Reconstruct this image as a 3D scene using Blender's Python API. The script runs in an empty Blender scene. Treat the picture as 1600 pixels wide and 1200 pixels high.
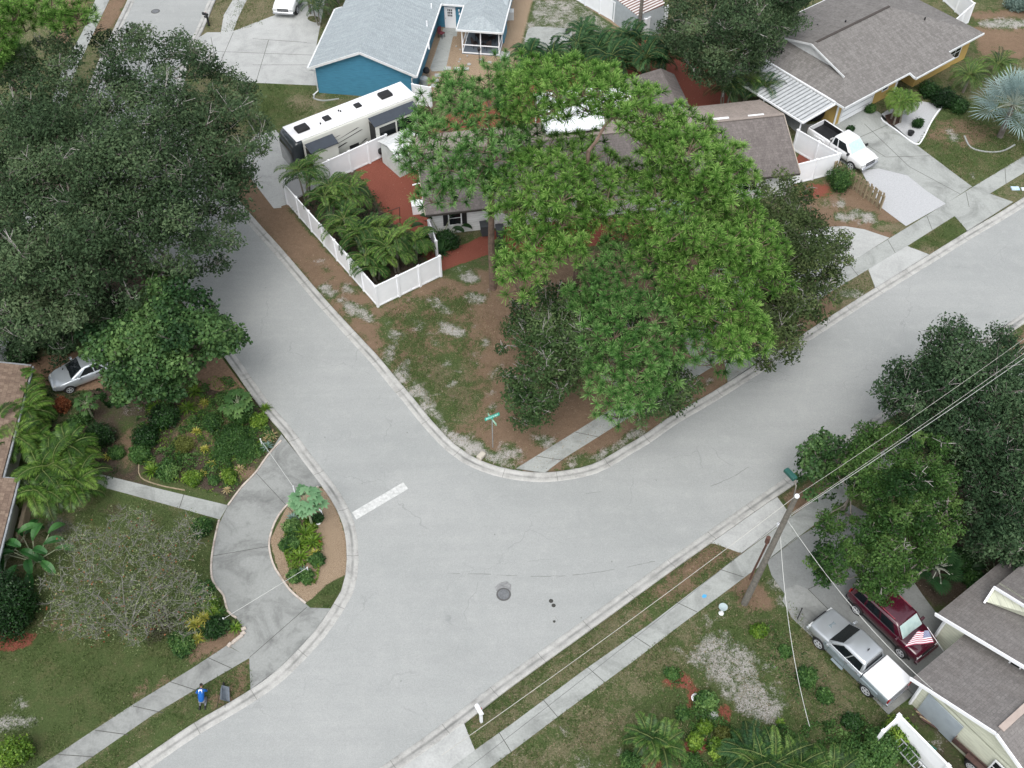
import bpy, bmesh, math, random
import numpy as np
from math import radians, sin, cos, pi, sqrt, atan2, hypot
from mathutils import Vector, Matrix
SC = bpy.context.scene
COL = SC.collection
# ---------------------------------------------------------------- camera
H = 50.0; PITCH = radians(49.5); FPX = 1620.0
cam_d = bpy.data.cameras.new('camera'); cam = bpy.data.objects.new('camera', cam_d); COL.objects.link(cam)
cam.location = (0, 0, H); cam.rotation_euler = (pi/2-PITCH, 0, 0)
cam_d.sensor_width = 36; cam_d.lens = 36*FPX/1600; cam_d.clip_end = 2000; cam_d.clip_start = .5
SC.camera = cam
# ---------------------------------------------------------------- overcast sky and soft sun
SUN_EL, SUN_AZ = radians(60), radians(192)      # azimuth from +Y towards +X
w = bpy.data.worlds.new("World"); SC.world = w; w.use_nodes = True
nt = w.node_tree; nt.nodes.clear()
sky = nt.nodes.new('ShaderNodeTexSky'); sky.sky_type = 'NISHITA'; sky.sun_disc = False
sky.sun_elevation = SUN_EL; sky.sun_rotation = SUN_AZ; sky.air_density = 1.0; sky.dust_density = 4.0; sky.ozone_density = 1.0
hsv = nt.nodes.new('ShaderNodeHueSaturation'); hsv.inputs['Saturation'].default_value = .30
bg = nt.nodes.new('ShaderNodeBackground'); bg.inputs['Strength'].default_value = .15
wo = nt.nodes.new('ShaderNodeOutputWorld')
nt.links.new(sky.outputs[0], hsv.inputs['Color']); nt.links.new(hsv.outputs[0], bg.inputs[0]); nt.links.new(bg.outputs[0], wo.inputs[0])
sl = bpy.data.lights.new('sun', 'SUN'); sl.energy = .6; sl.angle = radians(50); sl.color = (1, .985, .96)
so = bpy.data.objects.new('sun', sl); COL.objects.link(so)
sd = Vector((sin(SUN_AZ)*cos(SUN_EL), cos(SUN_AZ)*cos(SUN_EL), sin(SUN_EL)))
so.rotation_euler = sd.to_track_quat('Z', 'Y').to_euler(); so.location = (0, 0, 80)
SC.view_settings.view_transform = 'Standard'; SC.view_settings.look = 'None'; SC.view_settings.exposure = 0.84; SC.view_settings.gamma = 1
try:
    SC.cycles.max_bounces = 5; SC.cycles.diffuse_bounces = 3; SC.cycles.transparent_max_bounces = 8; SC.cycles.use_denoising = True
except Exception: pass

# ---------------------------------------------------------------- pixel (1600x1200 photo) -> world point on plane z
_f = np.array([0, cos(PITCH), -sin(PITCH)]); _u = np.array([0, sin(PITCH), cos(PITCH)]); _r = np.array([1., 0, 0])
def P(x, y, z=0.0):
    d = _f*FPX+_r*(x-800)+_u*(600-y); t = (z-H)/d[2]
    return Vector((d[0]*t, d[1]*t, z))
def PA(a, z=0.0):
    a = np.asarray(a, float); d = _f[None]*FPX+_r[None]*(a[:, :1]-800)+_u[None]*(600-a[:, 1:2])
    z = np.broadcast_to(np.asarray(z, float), (len(a),)); t = (z-H)/d[:, 2]
    return np.stack([d[:, 0]*t, d[:, 1]*t, z], 1)

# ---------------------------------------------------------------- objects
def tag(o, label=None, cat=None, group=None, kind=None):
    if label: o['label'] = label
    if cat: o['category'] = cat
    if group: o['group'] = group
    if kind: o['kind'] = kind
    return o
def thing(name, label, cat, loc=(0, 0, 0), rz=0, group=None):
    o = bpy.data.objects.new(name, None); COL.objects.link(o); o.location = loc; o.rotation_euler = (0, 0, rz)
    o.empty_display_size = .3
    return tag(o, label, cat, group)
def w2l(par, v):
    """world points -> parent's local frame (parents are only moved and turned about z)"""
    v = np.asarray(v, float)
    if par is None: return v
    L = par.location; p = par.parent
    v = v-np.array([L.x, L.y, L.z]); a = -par.rotation_euler.z
    c, s = cos(a), sin(a)
    return np.stack([v[:, 0]*c-v[:, 1]*s, v[:, 0]*s+v[:, 1]*c, v[:, 2]], 1)
def mesh(name, verts, faces, mat, par=None, world=False, smooth=False, uv=False, tint=None):
    verts = np.asarray([tuple(v) for v in verts] if not isinstance(verts, np.ndarray) else verts, np.float64)
    top = par
    while top is not None and top.type != 'EMPTY' and top.parent is not None: top = top.parent
    if world and par is not None: verts = w2l(top, verts)
    me = bpy.data.meshes.new(name)
    if isinstance(faces, np.ndarray):
        n, k = faces.shape
        me.vertices.add(len(verts)); me.vertices.foreach_set('co', verts.astype(np.float32).ravel())
        me.loops.add(n*k); me.loops.foreach_set('vertex_index', faces.astype(np.int32).ravel())
        me.polygons.add(n); me.polygons.foreach_set('loop_start', np.arange(0, n*k, k, dtype=np.int32))
        try: me.polygons.foreach_set('loop_total', np.full(n, k, np.int32))
        except Exception: pass
        me.update(calc_edges=True)
    else:
        me.from_pydata([tuple(v) for v in verts], [], faces); me.update()
    if smooth: me.polygons.foreach_set('use_smooth', [True]*len(me.polygons))
    if uv:
        l = me.uv_layers.new(name='UVMap'); co = []
        for p in me.polygons:
            n = p.normal
            u = Vector((0, 0, 1)).cross(n)
            u = u.normalized() if u.length > 1e-3 else Vector((1, 0, 0))
            v = n.cross(u)
            for li in p.loop_indices:
                c = me.vertices[me.loops[li].vertex_index].co; co += [c.dot(u), c.dot(v)]
        l.data.foreach_set('uv', co)
    if tint is not None:
        a = me.attributes.new('tint', 'FLOAT', 'POINT'); a.data.foreach_set('value', np.asarray(tint, np.float32))
    me.materials.append(mat)
    o = bpy.data.objects.new(name, me); COL.objects.link(o)
    if par is not None: o.parent = par
    return o
class MB:
    """collects shapes into one mesh"""
    def __init__(s): s.v = []; s.f = []
    def add(s, vs, fs):
        n = len(s.v); s.v += [tuple(v) for v in vs]; s.f += [tuple(i+n for i in f) for f in fs]; return s
    def box(s, x0, x1, y0, y1, z0, z1, ch=0):
        if ch:   # chamfered upper edges
            c = ch
            vs = [(x0, y0, z0), (x1, y0, z0), (x1, y1, z0), (x0, y1, z0), (x0, y0, z1-c), (x1, y0, z1-c), (x1, y1, z1-c), (x0, y1, z1-c),
                  (x0+c, y0+c, z1), (x1-c, y0+c, z1), (x1-c, y1-c, z1), (x0+c, y1-c, z1)]
            fs = [(3, 2, 1, 0), (8, 9, 10, 11)]+[(i, (i+1) % 4, 4+(i+1) % 4, 4+i) for i in range(4)]+[(4+i, 4+(i+1) % 4, 8+(i+1) % 4, 8+i) for i in range(4)]
            return s.add(vs, fs)
        return s.add([(x0, y0, z0), (x1, y0, z0), (x1, y1, z0), (x0, y1, z0), (x0, y0, z1), (x1, y0, z1), (x1, y1, z1), (x0, y1, z1)],
                     [(3, 2, 1, 0), (4, 5, 6, 7), (0, 1, 5, 4), (1, 2, 6, 5), (2, 3, 7, 6), (3, 0, 4, 7)])
    def bar(s, a, b, w, h, up=(0, 0, 1)):
        """box bar from a to b, width w sideways, height h (centred)"""
        a = Vector(a); b = Vector(b); d = (b-a).normalized(); up = Vector(up)
        if abs(d.dot(up)) > .98: up = Vector((1, 0, 0))
        sx = d.cross(up).normalized()*w/2; sz = sx.cross(d).normalized()*h/2
        return s.add([a-sx-sz, a+sx-sz, a+sx+sz, a-sx+sz, b-sx-sz, b+sx-sz, b+sx+sz, b-sx+sz],
                     [(3, 2, 1, 0), (4, 5, 6, 7), (0, 1, 5, 4), (1, 2, 6, 5), (2, 3, 7, 6), (3, 0, 4, 7)])
    def tube(s, pts, rad, n=6, cap=True):
        pts = [Vector(p) for p in pts]
        if not hasattr(rad, '__len__'): rad = [rad]*len(pts)
        base = len(s.v); t0 = (pts[1]-pts[0]).normalized()
        ref = Vector((0, 0, 1)) if abs(t0.z) < .9 else Vector((1, 0, 0))
        for i, p in enumerate(pts):
            t = (pts[min(i+1, len(pts)-1)]-pts[max(i-1, 0)]).normalized()
            a = t.cross(ref); a = a.normalized() if a.length > 1e-4 else Vector((1, 0, 0)); b = t.cross(a).normalized()
            for k in range(n):
                an = 2*pi*k/n; s.v.append(tuple(p+(a*cos(an)+b*sin(an))*rad[i]))
        for i in range(len(pts)-1):
            for k in range(n):
                q = base+i*n+k; r = base+i*n+(k+1) % n; s.f.append((q, r, r+n, q+n))
        if cap: s.f.append(tuple(base+k for k in range(n))[::-1]); s.f.append(tuple(base+(len(pts)-1)*n+k for k in range(n)))
        return s
    def lathe(s, prof, c=(0, 0, 0), n=12, axis='z'):
        base = len(s.v)
        for r, z in prof:
            for k in range(n):
                a = 2*pi*k/n; x, y = r*cos(a), r*sin(a)
                p = (x, y, z) if axis == 'z' else (x, z, y) if axis == 'y' else (z, x, y)
                s.v.append((p[0]+c[0], p[1]+c[1], p[2]+c[2]))
        for i in range(len(prof)-1):
            for k in range(n):
                q = base+i*n+k; r = base+i*n+(k+1) % n; s.f.append((q, r, r+n, q+n))
        s.f.append(tuple(base+k for k in range(n))[::-1]); s.f.append(tuple(base+(len(prof)-1)*n+k for k in range(n)))
        return s
    def prism(s, poly, z0, z1):
        n = len(poly); z0 = z0 if hasattr(z0, '__len__') else [z0]*n; z1 = z1 if hasattr(z1, '__len__') else [z1]*n
        return s.add([(p[0], p[1], z0[i]) for i, p in enumerate(poly)]+[(p[0], p[1], z1[i]) for i, p in enumerate(poly)],
                     [tuple(range(n))[::-1], tuple(range(n, 2*n))]+[(i, (i+1) % n, n+(i+1) % n, n+i) for i in range(n)])
    def slab(s, pts, dirv, t):
        """polygon pts thickened by t along dirv (backwards)"""
        n = len(pts); d = Vector(dirv)*t; pts = [Vector(p) for p in pts]
        return s.add([p for p in pts]+[p-d for p in pts], [tuple(range(n)), tuple(range(n, 2*n))[::-1]]+[((i+1) % n, i, n+i, n+(i+1) % n) for i in range(n)])
    def out(s, name, mat, par=None, world=False, smooth=False, uv=False):
        return mesh(name, s.v, s.f, mat, par, world, smooth, uv)

def copy_tree(o, loc=None, rz=None, label=None, parent=None, scale=None):
    c = o.copy(); COL.objects.link(c); c.parent = parent
    if loc is not None: c.location = loc
    if rz is not None: c.rotation_euler = (0, 0, rz)
    if scale is not None: c.scale = (scale,)*3
    if label: c['label'] = label
    for ch in list(o.children): copy_tree(ch, parent=c)
    return c

# ---------------------------------------------------------------- materials
_M = {}
def nodes(name):
    m = bpy.data.materials.new(name); m.use_nodes = True; n = m.node_tree; b = n.nodes['Principled BSDF']; return m, n, b
def ramp(n, fac, stops):
    r = n.nodes.new('ShaderNodeValToRGB'); e = r.color_ramp.elements
    e[0].position = stops[0][0]; e[0].color = (*stops[0][1], 1); e[1].position = stops[-1][0]; e[1].color = (*stops[-1][1], 1)
    for p, c in stops[1:-1]:
        k = e.new(p); k.color = (*c, 1)
    n.links.new(fac, r.inputs[0]); return r.outputs[0]
def noise(n, vec, scale, detail=4, rough=.6, dist=0):
    t = n.nodes.new('ShaderNodeTexNoise'); t.inputs['Scale'].default_value = scale; t.inputs['Detail'].default_value = detail
    t.inputs['Roughness'].default_value = rough; t.inputs['Distortion'].default_value = dist
    if vec is not None: n.links.new(vec, t.inputs['Vector'])
    return t.outputs['Fac']
def mixc(n, fac, a, b, mode='MIX'):
    x = n.nodes.new('ShaderNodeMix'); x.data_type = 'RGBA'; x.blend_type = mode
    if isinstance(fac, (int, float)): x.inputs[0].default_value = fac
    else: n.links.new(fac, x.inputs[0])
    for i, c in ((6, a), (7, b)):
        if isinstance(c, tuple): x.inputs[i].default_value = (*c, 1)
        else: n.links.new(c, x.inputs[i])
    return x.outputs[2]
def math_(n, op, a, b=None, c=None, clamp=False):
    x = n.nodes.new('ShaderNodeMath'); x.operation = op; x.use_clamp = clamp
    for i, v in enumerate((a, b, c)):
        if v is None: continue
        if isinstance(v, (int, float)): x.inputs[i].default_value = v
        else: n.links.new(v, x.inputs[i])
    return x.outputs[0]
def maprange(n, v, a, b, c=0, d=1):
    x = n.nodes.new('ShaderNodeMapRange'); n.links.new(v, x.inputs[0])
    for i, k in enumerate((a, b, c, d)): x.inputs[i+1].default_value = k
    return x.outputs[0]
def coord(n, kind='Object', scale=None, rz=0):
    t = n.nodes.new('ShaderNodeTexCoord'); o = t.outputs[kind]
    if scale or rz:
        m = n.nodes.new('ShaderNodeMapping'); n.links.new(o, m.inputs[0]); m.inputs['Rotation'].default_value = (0, 0, rz)
        if scale: m.inputs['Scale'].default_value = scale
        o = m.outputs[0]
    return o
def bump(n, b, h, strength=.3, dist=.02):
    x = n.nodes.new('ShaderNodeBump'); x.inputs['Strength'].default_value = strength; x.inputs['Distance'].default_value = dist
    n.links.new(h, x.inputs['Height']); n.links.new(x.outputs[0], b.inputs['Normal'])
def M(name, c0, c1=None, scale=3, rough=.8, bmp=0, metal=0, spec=.3, coat=0, scale2=None):
    """paint / plastic / metal / plain stuff with a little natural variation"""
    if name in _M: return _M[name]
    m, n, b = nodes(name); c1 = c1 or tuple(k*.82 for k in c0)
    v = coord(n); f = noise(n, v, scale, 5, .65)
    col = ramp(n, f, [(.3, c1), (.68, c0)])
    n.links.new(col, b.inputs['Base Color']); b.inputs['Roughness'].default_value = rough; b.inputs['Metallic'].default_value = metal
    b.inputs['Specular IOR Level'].default_value = spec
    if coat: b.inputs['Coat Weight'].default_value = coat; b.inputs['Coat Roughness'].default_value = .05
    if bmp: bump(n, b, noise(n, v, scale2 or scale*8, 4), bmp)
    _M[name] = m; return m
def leafmat(name, dark, mid, light, rough=.55, trans=.22, spec=.25):
    if name in _M: return _M[name]
    m, n, b = nodes(name)
    a = n.nodes.new('ShaderNodeAttribute'); a.attribute_name = 'tint'
    col = ramp(n, a.outputs['Fac'], [(0, dark), (.5, mid), (1, light)])
    n.links.new(col, b.inputs['Base Color']); b.inputs['Roughness'].default_value = rough; b.inputs['Specular IOR Level'].default_value = spec
    t = n.nodes.new('ShaderNodeBsdfTranslucent'); n.links.new(col, t.inputs[0])
    x = n.nodes.new('ShaderNodeMixShader'); x.inputs[0].default_value = trans
    o = n.nodes['Material Output']; n.links.new(b.outputs[0], x.inputs[1]); n.links.new(t.outputs[0], x.inputs[2]); n.links.new(x.outputs[0], o.inputs[0])
    _M[name] = m; return m
def shingle(name, c0, c1, c2, row=.19, stain=.35):
    if name in _M: return _M[name]
    m, n, b = nodes(name); uv = coord(n, 'UV')
    t = n.nodes.new('ShaderNodeTexBrick'); n.links.new(uv, t.inputs['Vector'])
    t.inputs['Scale'].default_value = 1; t.inputs['Brick Width'].default_value = .26; t.inputs['Row Height'].default_value = row
    t.inputs['Mortar Size'].default_value = .016; t.inputs['Mortar Smooth'].default_value = .5; t.inputs['Bias'].default_value = 0
    t.inputs['Color1'].default_value = (*c0, 1); t.inputs['Color2'].default_value = (*c1, 1); t.inputs['Mortar'].default_value = (*[k*.9 for k in c1], 1)
    o = coord(n)
    f = noise(n, o, .55, 6, .7, .6); col = mixc(n, maprange(n, f, .42, .75, 0, stain), t.outputs['Color'], c2)
    mp = n.nodes.new('ShaderNodeMapping'); n.links.new(uv, mp.inputs[0]); mp.inputs['Scale'].default_value = (2.2, .25, 1)
    s = noise(n, mp.outputs[0], 1.6, 5, .7); col = mixc(n, maprange(n, s, .45, .75, 0, .45), col, tuple(min(1, k*1.35) for k in c0))
    g = noise(n, o, 14, 3, .8); col = mixc(n, .45, col, ramp(n, g, [(.3, (.25,)*3), (.7, (.75,)*3)]), 'OVERLAY')
    n.links.new(col, b.inputs['Base Color']); b.inputs['Roughness'].default_value = .9; b.inputs['Specular IOR Level'].default_value = .15
    bump(n, b, t.outputs['Fac'], -.5, .03)
    _M[name] = m; return m
def lap(name, c, row=.16):
    """horizontal lap siding"""
    if name in _M: return _M[name]
    m, n, b = nodes(name); v = coord(n)
    sp = n.nodes.new('ShaderNodeSeparateXYZ'); n.links.new(v, sp.inputs[0])
    fr = math_(n, 'FRACT', math_(n, 'DIVIDE', sp.outputs[2], row))
    k = maprange(n, fr, .0, .12, .62, 1)
    f = noise(n, coord(n, 'Object', (1, 1, 5)), 1.6, 5)
    col = ramp(n, f, [(.3, tuple(x*.86 for x in c)), (.7, tuple(min(1, x*1.1) for x in c))])
    mul = n.nodes.new('ShaderNodeVectorMath'); mul.operation = 'SCALE'; n.links.new(col, mul.inputs[0]); n.links.new(k, mul.inputs['Scale'])
    n.links.new(mul.outputs[0], b.inputs['Base Color']); b.inputs['Roughness'].default_value = .6
    bump(n, b, fr, .4, .02)
    _M[name] = m; return m

WHITE = M('white_vinyl', (.86, .88, .90), (.79, .81, .84), 1.2, .45, spec=.4)
WTRIM = M('white_trim', (.68, .70, .71), (.56, .58, .58), 2.5, .6)
RIM = M('alloy_rim', (.52, .54, .56), (.44, .46, .48), 3, .35, metal=.15)
def concrete(name, c, dark, stain=.6, sc=.45):
    if name in _M: return _M[name]
    m, n, b = nodes(name); v = coord(n)
    f = noise(n, v, sc, 8, .68, .8)
    col = ramp(n, f, [(.33, dark), (.52, c), (.75, tuple(min(1, k*1.12) for k in c))])
    g = noise(n, v, 9, 5, .8); col = mixc(n, .35, col, ramp(n, g, [(.3, (.3,)*3), (.7, (.7,)*3)]), 'OVERLAY')
    d = noise(n, v, 1.7, 6, .75); col = mixc(n, maprange(n, d, .55, .75, 0, stain), col, dark)
    n.links.new(col, b.inputs['Base Color']); b.inputs['Roughness'].default_value = .9; b.inputs['Specular IOR Level'].default_value = .2
    bump(n, b, noise(n, v, 30, 3), .25, .01)
    _M[name] = m; return m
CWHITE = concrete('new_concrete', (.38, .39, .38), (.30, .31, .30), .3)
CMID = concrete('weathered_concrete', (.31, .325, .31), (.20, .21, .20), .5)
CGREY = concrete('old_concrete', (.25, .26, .25), (.14, .145, .14), .6)
CKERB = concrete('kerb_concrete', (.36, .37, .355), (.22, .225, .21), .6, 1.1)
JOINT = M('joint_dirt', (.09, .09, .08), (.05, .05, .045), 5, .95)  # dark colour of the thin strips that mark slab joints
BARK = M('bark_grey', (.19, .175, .155), (.08, .07, .06), 2.2, .95, .6, scale2=14)
BARKP = M('bark_pine', (.20, .14, .11), (.09, .065, .05), 2.6, .95, .7, scale2=12)
BARKW = M('bark_pale', (.36, .34, .32), (.22, .21, .20), 4, .9)
GLASS = M('dark_glass', (.012, .016, .018), (.006, .008, .01), 2, .12, spec=.45)
BLACK = M('black_plastic', (.022, .023, .025), (.012, .012, .013), 3, .5)
RUBBER = M('tyre_rubber', (.025, .025, .026), (.014, .014, .014), 6, .85)
CHROME = M('bright_metal', (.62, .63, .65), (.5, .51, .53), 3, .25, metal=.9)
GALV = M('galvanised_metal', (.42, .44, .45), (.3, .31, .32), 2, .5, metal=.5)
# ================================================================= the ground, the roads
def smooth_line(pts, step=.6, closed=False):
    pts = [Vector((p[0], p[1], 0)) for p in pts]; out = []
    n = len(pts)
    for i in range(n-1):
        p0 = pts[max(i-1, 0)]; p1 = pts[i]; p2 = pts[i+1]; p3 = pts[min(i+2, n-1)]
        k = max(1, int((p2-p1).length/step))
        for j in range(k):
            t = j/k; out.append(.5*((2*p1)+(p2-p0)*t+(2*p0-5*p1+4*p2-p3)*t*t+(3*p1-p0-3*p2+p3)*t*t*t))
    out.append(pts[-1]); return out
def offset(line, d):
    out = []
    for i, p in enumerate(line):
        t = (line[min(i+1, len(line)-1)]-line[max(i-1, 0)]).normalized(); out.append(p+Vector((-t.y, t.x, 0))*d)
    return out
# back-of-kerb lines, as seen in the photo
K1 = [(1860, 140), (1600, 309), (1511, 362.5), (1452, 399), (1367, 451), (1307, 489), (1135, 600), (1050, 650), (1007, 680), (975, 699), (940, 720), (907, 732), (851, 739.5), (800, 735), (762, 725), (732, 711), (710, 695), (687, 672), (665, 647), (645, 622), (626, 600), (590, 557), (560, 525), (505, 465), (445, 395), (400, 345), (362, 300), (322, 252), (296, 210), (285, 165), (290, 120), (300, 82), (320, 42), (337, 0), (365, -60), (420, -200)]
K4 = [(270, -200), (222, -60), (200, 0), (180, 42), (150, 108), (128, 175), (122, 230), (140, 285), (185, 350), (250, 428), (300, 492), (352, 560), (405, 635), (440, 676), (472, 720), (495, 750), (510, 770), (525, 795), (536, 822), (541, 850), (542, 875), (540, 900), (533, 925), (517, 952), (492, 987), (462, 1020), (432, 1049), (400, 1073), (360, 1098), (300, 1133), (212, 1193), (100, 1268), (-120, 1415), (-300, 1530)]
K2 = [(140, 1530), (300, 1420), (625, 1203), (725, 1131), (800, 1073), (940, 972), (1040, 899), (1112, 848), (1200, 786), (1330, 696), (1450, 612), (1567, 527), (1600, 506), (1860, 330)]
k1 = smooth_line([P(*p) for p in K1]); k4 = smooth_line([P(*p) for p in K4]); k2 = smooth_line([P(*p) for p in K2])
ROADPOLY = np.array([(p.x, p.y) for p in k1+k4+k2])

def pip(px, py, poly):
    ins = np.zeros(px.shape, bool); n = len(poly)
    for i in range(n):
        x0, y0 = poly[i]; x1, y1 = poly[(i+1) % n]
        c = ((y0 > py) != (y1 > py))
        with np.errstate(divide='ignore', invalid='ignore'): ins ^= c & (px < (x1-x0)*(py-y0)/(y1-y0+1e-12)+x0)
    return ins
def sdist(px, py, poly):
    """signed distance, positive inside"""
    d = np.full(px.shape, 1e9)
    n = len(poly)
    for i in range(n):
        x0, y0 = poly[i]; x1, y1 = poly[(i+1) % n]; dx, dy = x1-x0, y1-y0
        t = np.clip(((px-x0)*dx+(py-y0)*dy)/(dx*dx+dy*dy+1e-12), 0, 1)
        d = np.minimum(d, (px-x0-t*dx)**2+(py-y0-t*dy)**2)
    d = np.sqrt(d); return np.where(pip(px, py, poly), d, -d)

def axis(lo, hi, step, far):
    a = np.arange(lo, hi+1e-6, step); e = [step]
    while sum(e) < far: e.append(e[-1]*1.35)
    c = np.cumsum(e); return np.concatenate([(lo-c)[::-1], a, hi+c])
gx = axis(-56, 56, .25, 330); gy = axis(12, 100, .25, 330)
GX, GY = np.meshgrid(gx, gy); nx, ny = len(gx), len(gy)
fx, fy = GX.ravel(), GY.ravel()
rd = sdist(fx, fy, ROADPOLY)
gz = -.06+.145*np.clip(-rd/.25, 0, 1)
rng = np.random.default_rng(5)
# channels: 0 green, 1 dry, 2 sand, 3 needle litter, 4 red mulch, 5 tan chips, 6 dark soil
W = np.zeros((7, len(fx))); W[0] = .55; W[1] = .45
def paint(ch, poly, wgt=1., soft=.6, keep=0.):
    poly = [(p.x, p.y) for p in (P(*q) for q in poly)]
    x0, x1 = min(p[0] for p in poly)-soft, max(p[0] for p in poly)+soft; y0, y1 = min(p[1] for p in poly)-soft, max(p[1] for p in poly)+soft
    ix = np.where((fx > x0) & (fx < x1) & (fy > y0) & (fy < y1))[0]
    s = np.clip(.5+sdist(fx[ix], fy[ix], poly)/(2*soft), 0, 1); a = s*s*(3-2*s)*wgt
    W[:, ix] *= (1-a); W[ch, ix] += a
def blob(ch, x, y, rx, ry, wgt=1., soft=.6, rot=0):
    paint(ch, [(x+rx*cos(a)*cos(rot)-ry*sin(a)*sin(rot), y+rx*cos(a)*sin(rot)+ry*sin(a)*cos(rot)) for a in np.linspace(0, 2*pi, 14)[:-1]], wgt, soft)
# corner lot
paint(3, [(330, 240), (455, 322), (592, 482), (700, 430), (860, 400), (1180, 380), (1400, 330), (1300, 500), (1000, 690), (850, 745), (760, 725), (700, 690), (560, 528), (400, 348)], .95, .8)
paint(0, [(600, 490), (690, 450), (760, 470), (770, 520), (775, 600), (740, 660), (690, 660), (640, 600), (575, 520)], .5, 1.4)
paint(1, [(640, 560), (740, 560), (770, 640), (720, 690), (680, 640)], .55, 1.2)
paint(3, [(735, 445), (800, 430), (820, 660), (760, 650), (745, 560)], .7, 1.4)
for b in ((722, 428, 26, 14, .9), (560, 487, 28, 10, .9), (545, 452, 16, 8, .7), (512, 458, 14, 8, .7), (608, 560, 10, 22, .7), (626, 588, 10, 30, .8), (665, 640, 12, 22, .6), (690, 480, 20, 8, .6), (700, 512, 26, 8, .6),
          (645, 500, 20, 8, .5), (715, 520, 16, 7, .6), (745, 466, 18, 7, .5), (690, 672, 14, 14, .6), (735, 700, 30, 12, .65), (800, 706, 26, 14, .6), (845, 690, 26, 12, .5), (960, 700, 36, 8, .6, -.6), (900, 716, 22, 8, .6, -.2), (785, 722, 30, 8, .6)):
    blob(2, *b[:4], b[4], .5, b[5] if len(b) > 5 else .5)
paint(6, [(690, 425), (760, 395), (790, 420), (700, 445)], .4, .8)
# red mulch yards of the brown roofed house
paint(4, [(548, 268), (600, 245), (660, 215), (700, 180), (830, 150), (860, 200), (660, 250), (690, 400), (670, 420), (600, 400)], 1, .25)
paint(4, [(690, 398), (800, 350), (1000, 340), (1060, 340), (1040, 370), (860, 395), (760, 400), (690, 425)], 1, .3)
paint(4, [(1000, 60), (1110, 110), (1150, 170), (1060, 170), (960, 120), (700, 190), (820, 130)], 1, .3)
paint(4, [(1235, 265), (1250, 240), (1300, 240), (1262, 268)], 1, .2)
paint(6, [(555, 262), (440, 318), (592, 474), (684, 432), (660, 395), (600, 330)], .8, .4)
# yard right of the oak
paint(3, [(1240, 290), (1330, 280), (1390, 330), (1410, 350), (1390, 372), (1300, 360), (1250, 330)], .9, .5)
blob(4, 1275, 300, 30, 14, .7, .6); blob(2, 1330, 338, 30, 10, .55, .6); blob(1, 1385, 356, 26, 8, .8, .5)
paint(0, [(1420, 388), (1491, 340), (1511, 362), (1452, 399)], .9, .5); blob(1, 1452, 392, 18, 8, .7, .5)
paint(1, [(1300, 455), (1356, 422), (1367, 451), (1307, 489)], .8, .4); blob(2, 1330, 460, 24, 9, .7, .5)
paint(0, [(1430, 227), (1475, 165), (1560, 150), (1640, 170), (1640, 225), (1519, 294)], .4, .5)
blob(3, 1500, 210, 60, 24, .6, 1.2); blob(2, 1490, 217, 12, 8, .7, .5); blob(2, 1482, 205, 6, 4, .6, .4); blob(2, 1520, 275, 6, 6, .6, .4)
paint(3, [(1515, 20), (1700, 10), (1700, 90), (1530, 95)], .85, .8); blob(2, 1570, 38, 50, 10, .7, .8)
# beyond
paint(1, [(300, 0), (420, 0), (440, 60), (310, 60)], .4, 1); paint(0, [(400, 130), (490, 130), (490, 170), (420, 215), (380, 190)], .75, 1)
blob(1, 470, 162, 26, 12, .7, 1)
paint(5, [(690, 40), (835, -20), (960, -60), (1000, 40), (930, 60), (820, 110), (790, 140), (640, 160), (640, 100)], .75, .3)
paint(2, [(832, 0), (900, 0), (960, 40), (930, 62), (830, 90), (806, 100)], .62, .6)
paint(3, [(100, -20), (148, -10), (120, 60), (80, 80)], .7, .6); paint(3, [(172, 0), (198, 0), (178, 42), (140, 60)], .9, .4)
# under the big oak and its yard
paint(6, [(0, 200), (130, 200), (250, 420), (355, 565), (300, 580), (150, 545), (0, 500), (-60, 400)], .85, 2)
blob(3, 220, 500, 80, 30, .5, 1.5); blob(3, 90, 500, 60, 24, .35, 1.5)
paint(3, [(330, 240), (385, 320), (455, 325), (440, 300), (400, 260)], .9, .5)
# garden on the left
paint(6, [(140, 600), (360, 575), (420, 640), (440, 690), (400, 740), (357, 790), (150, 745), (100, 700)], .9, .6)
paint(3, [(300, 610), (360, 640), (430, 690), (400, 730), (330, 720), (260, 690)], .5, .8)
blob(2, 195, 640, 45, 22, .35, 1.2); blob(3, 200, 700, 18, 40, .6, 1)
blob(3, 385, 742, 16, 8, .8, .3)
paint(5, [(250, 560), (352, 565), (400, 640), (350, 600), (300, 600)], .8, .5)
paint(0, [(215, 750), (350, 790), (352, 775), (222, 735)], .8, .3)
# lawn at lower left
paint(0, [(155, 765), (340, 815), (330, 905), (380, 990), (355, 1010), (62, 1200), (0, 1240), (-150, 1200), (-150, 950), (60, 900)], .97, .5)
for b in ((230, 800, 60, 14, .2), (120, 980, 60, 22, .25), (280, 930, 50, 20, .2), (255, 1062, 40, 12, .3)): blob(1, *b[:4], b[4], 1.2)
blob(3, 260, 1075, 50, 14, .55, 1); blob(3, 90, 980, 30, 12, .5, 1); blob(6, 175, 800, 30, 14, .6, 1)
blob(2, 32, 1130, 30, 13, .85, .5); blob(2, 34, 1100, 10, 8, .7, .5); blob(2, 5, 1132, 12, 6, .7, .5); blob(2, 118, 1078, 14, 8, .35, .6)
paint(4, [(-20, 985), (60, 990), (50, 1012), (0, 1018), (-20, 1015)], .85, .3); blob(4, 10, 1006, 30, 10, .6, .5)
paint(3, [(325, 985), (380, 985), (383, 1000), (352, 1015), (300, 1040), (290, 1020)], .85, .4); blob(3, 370, 935, 16, 30, .6, .4)
paint(0, [(120, 1210), (312, 1075), (392, 1028), (397, 1075), (212, 1200), (180, 1240)], .55, .4)
paint(3, [(345, 1062), (392, 1030), (397, 1077), (340, 1112), (320, 1100)], .6, .8)
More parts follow.
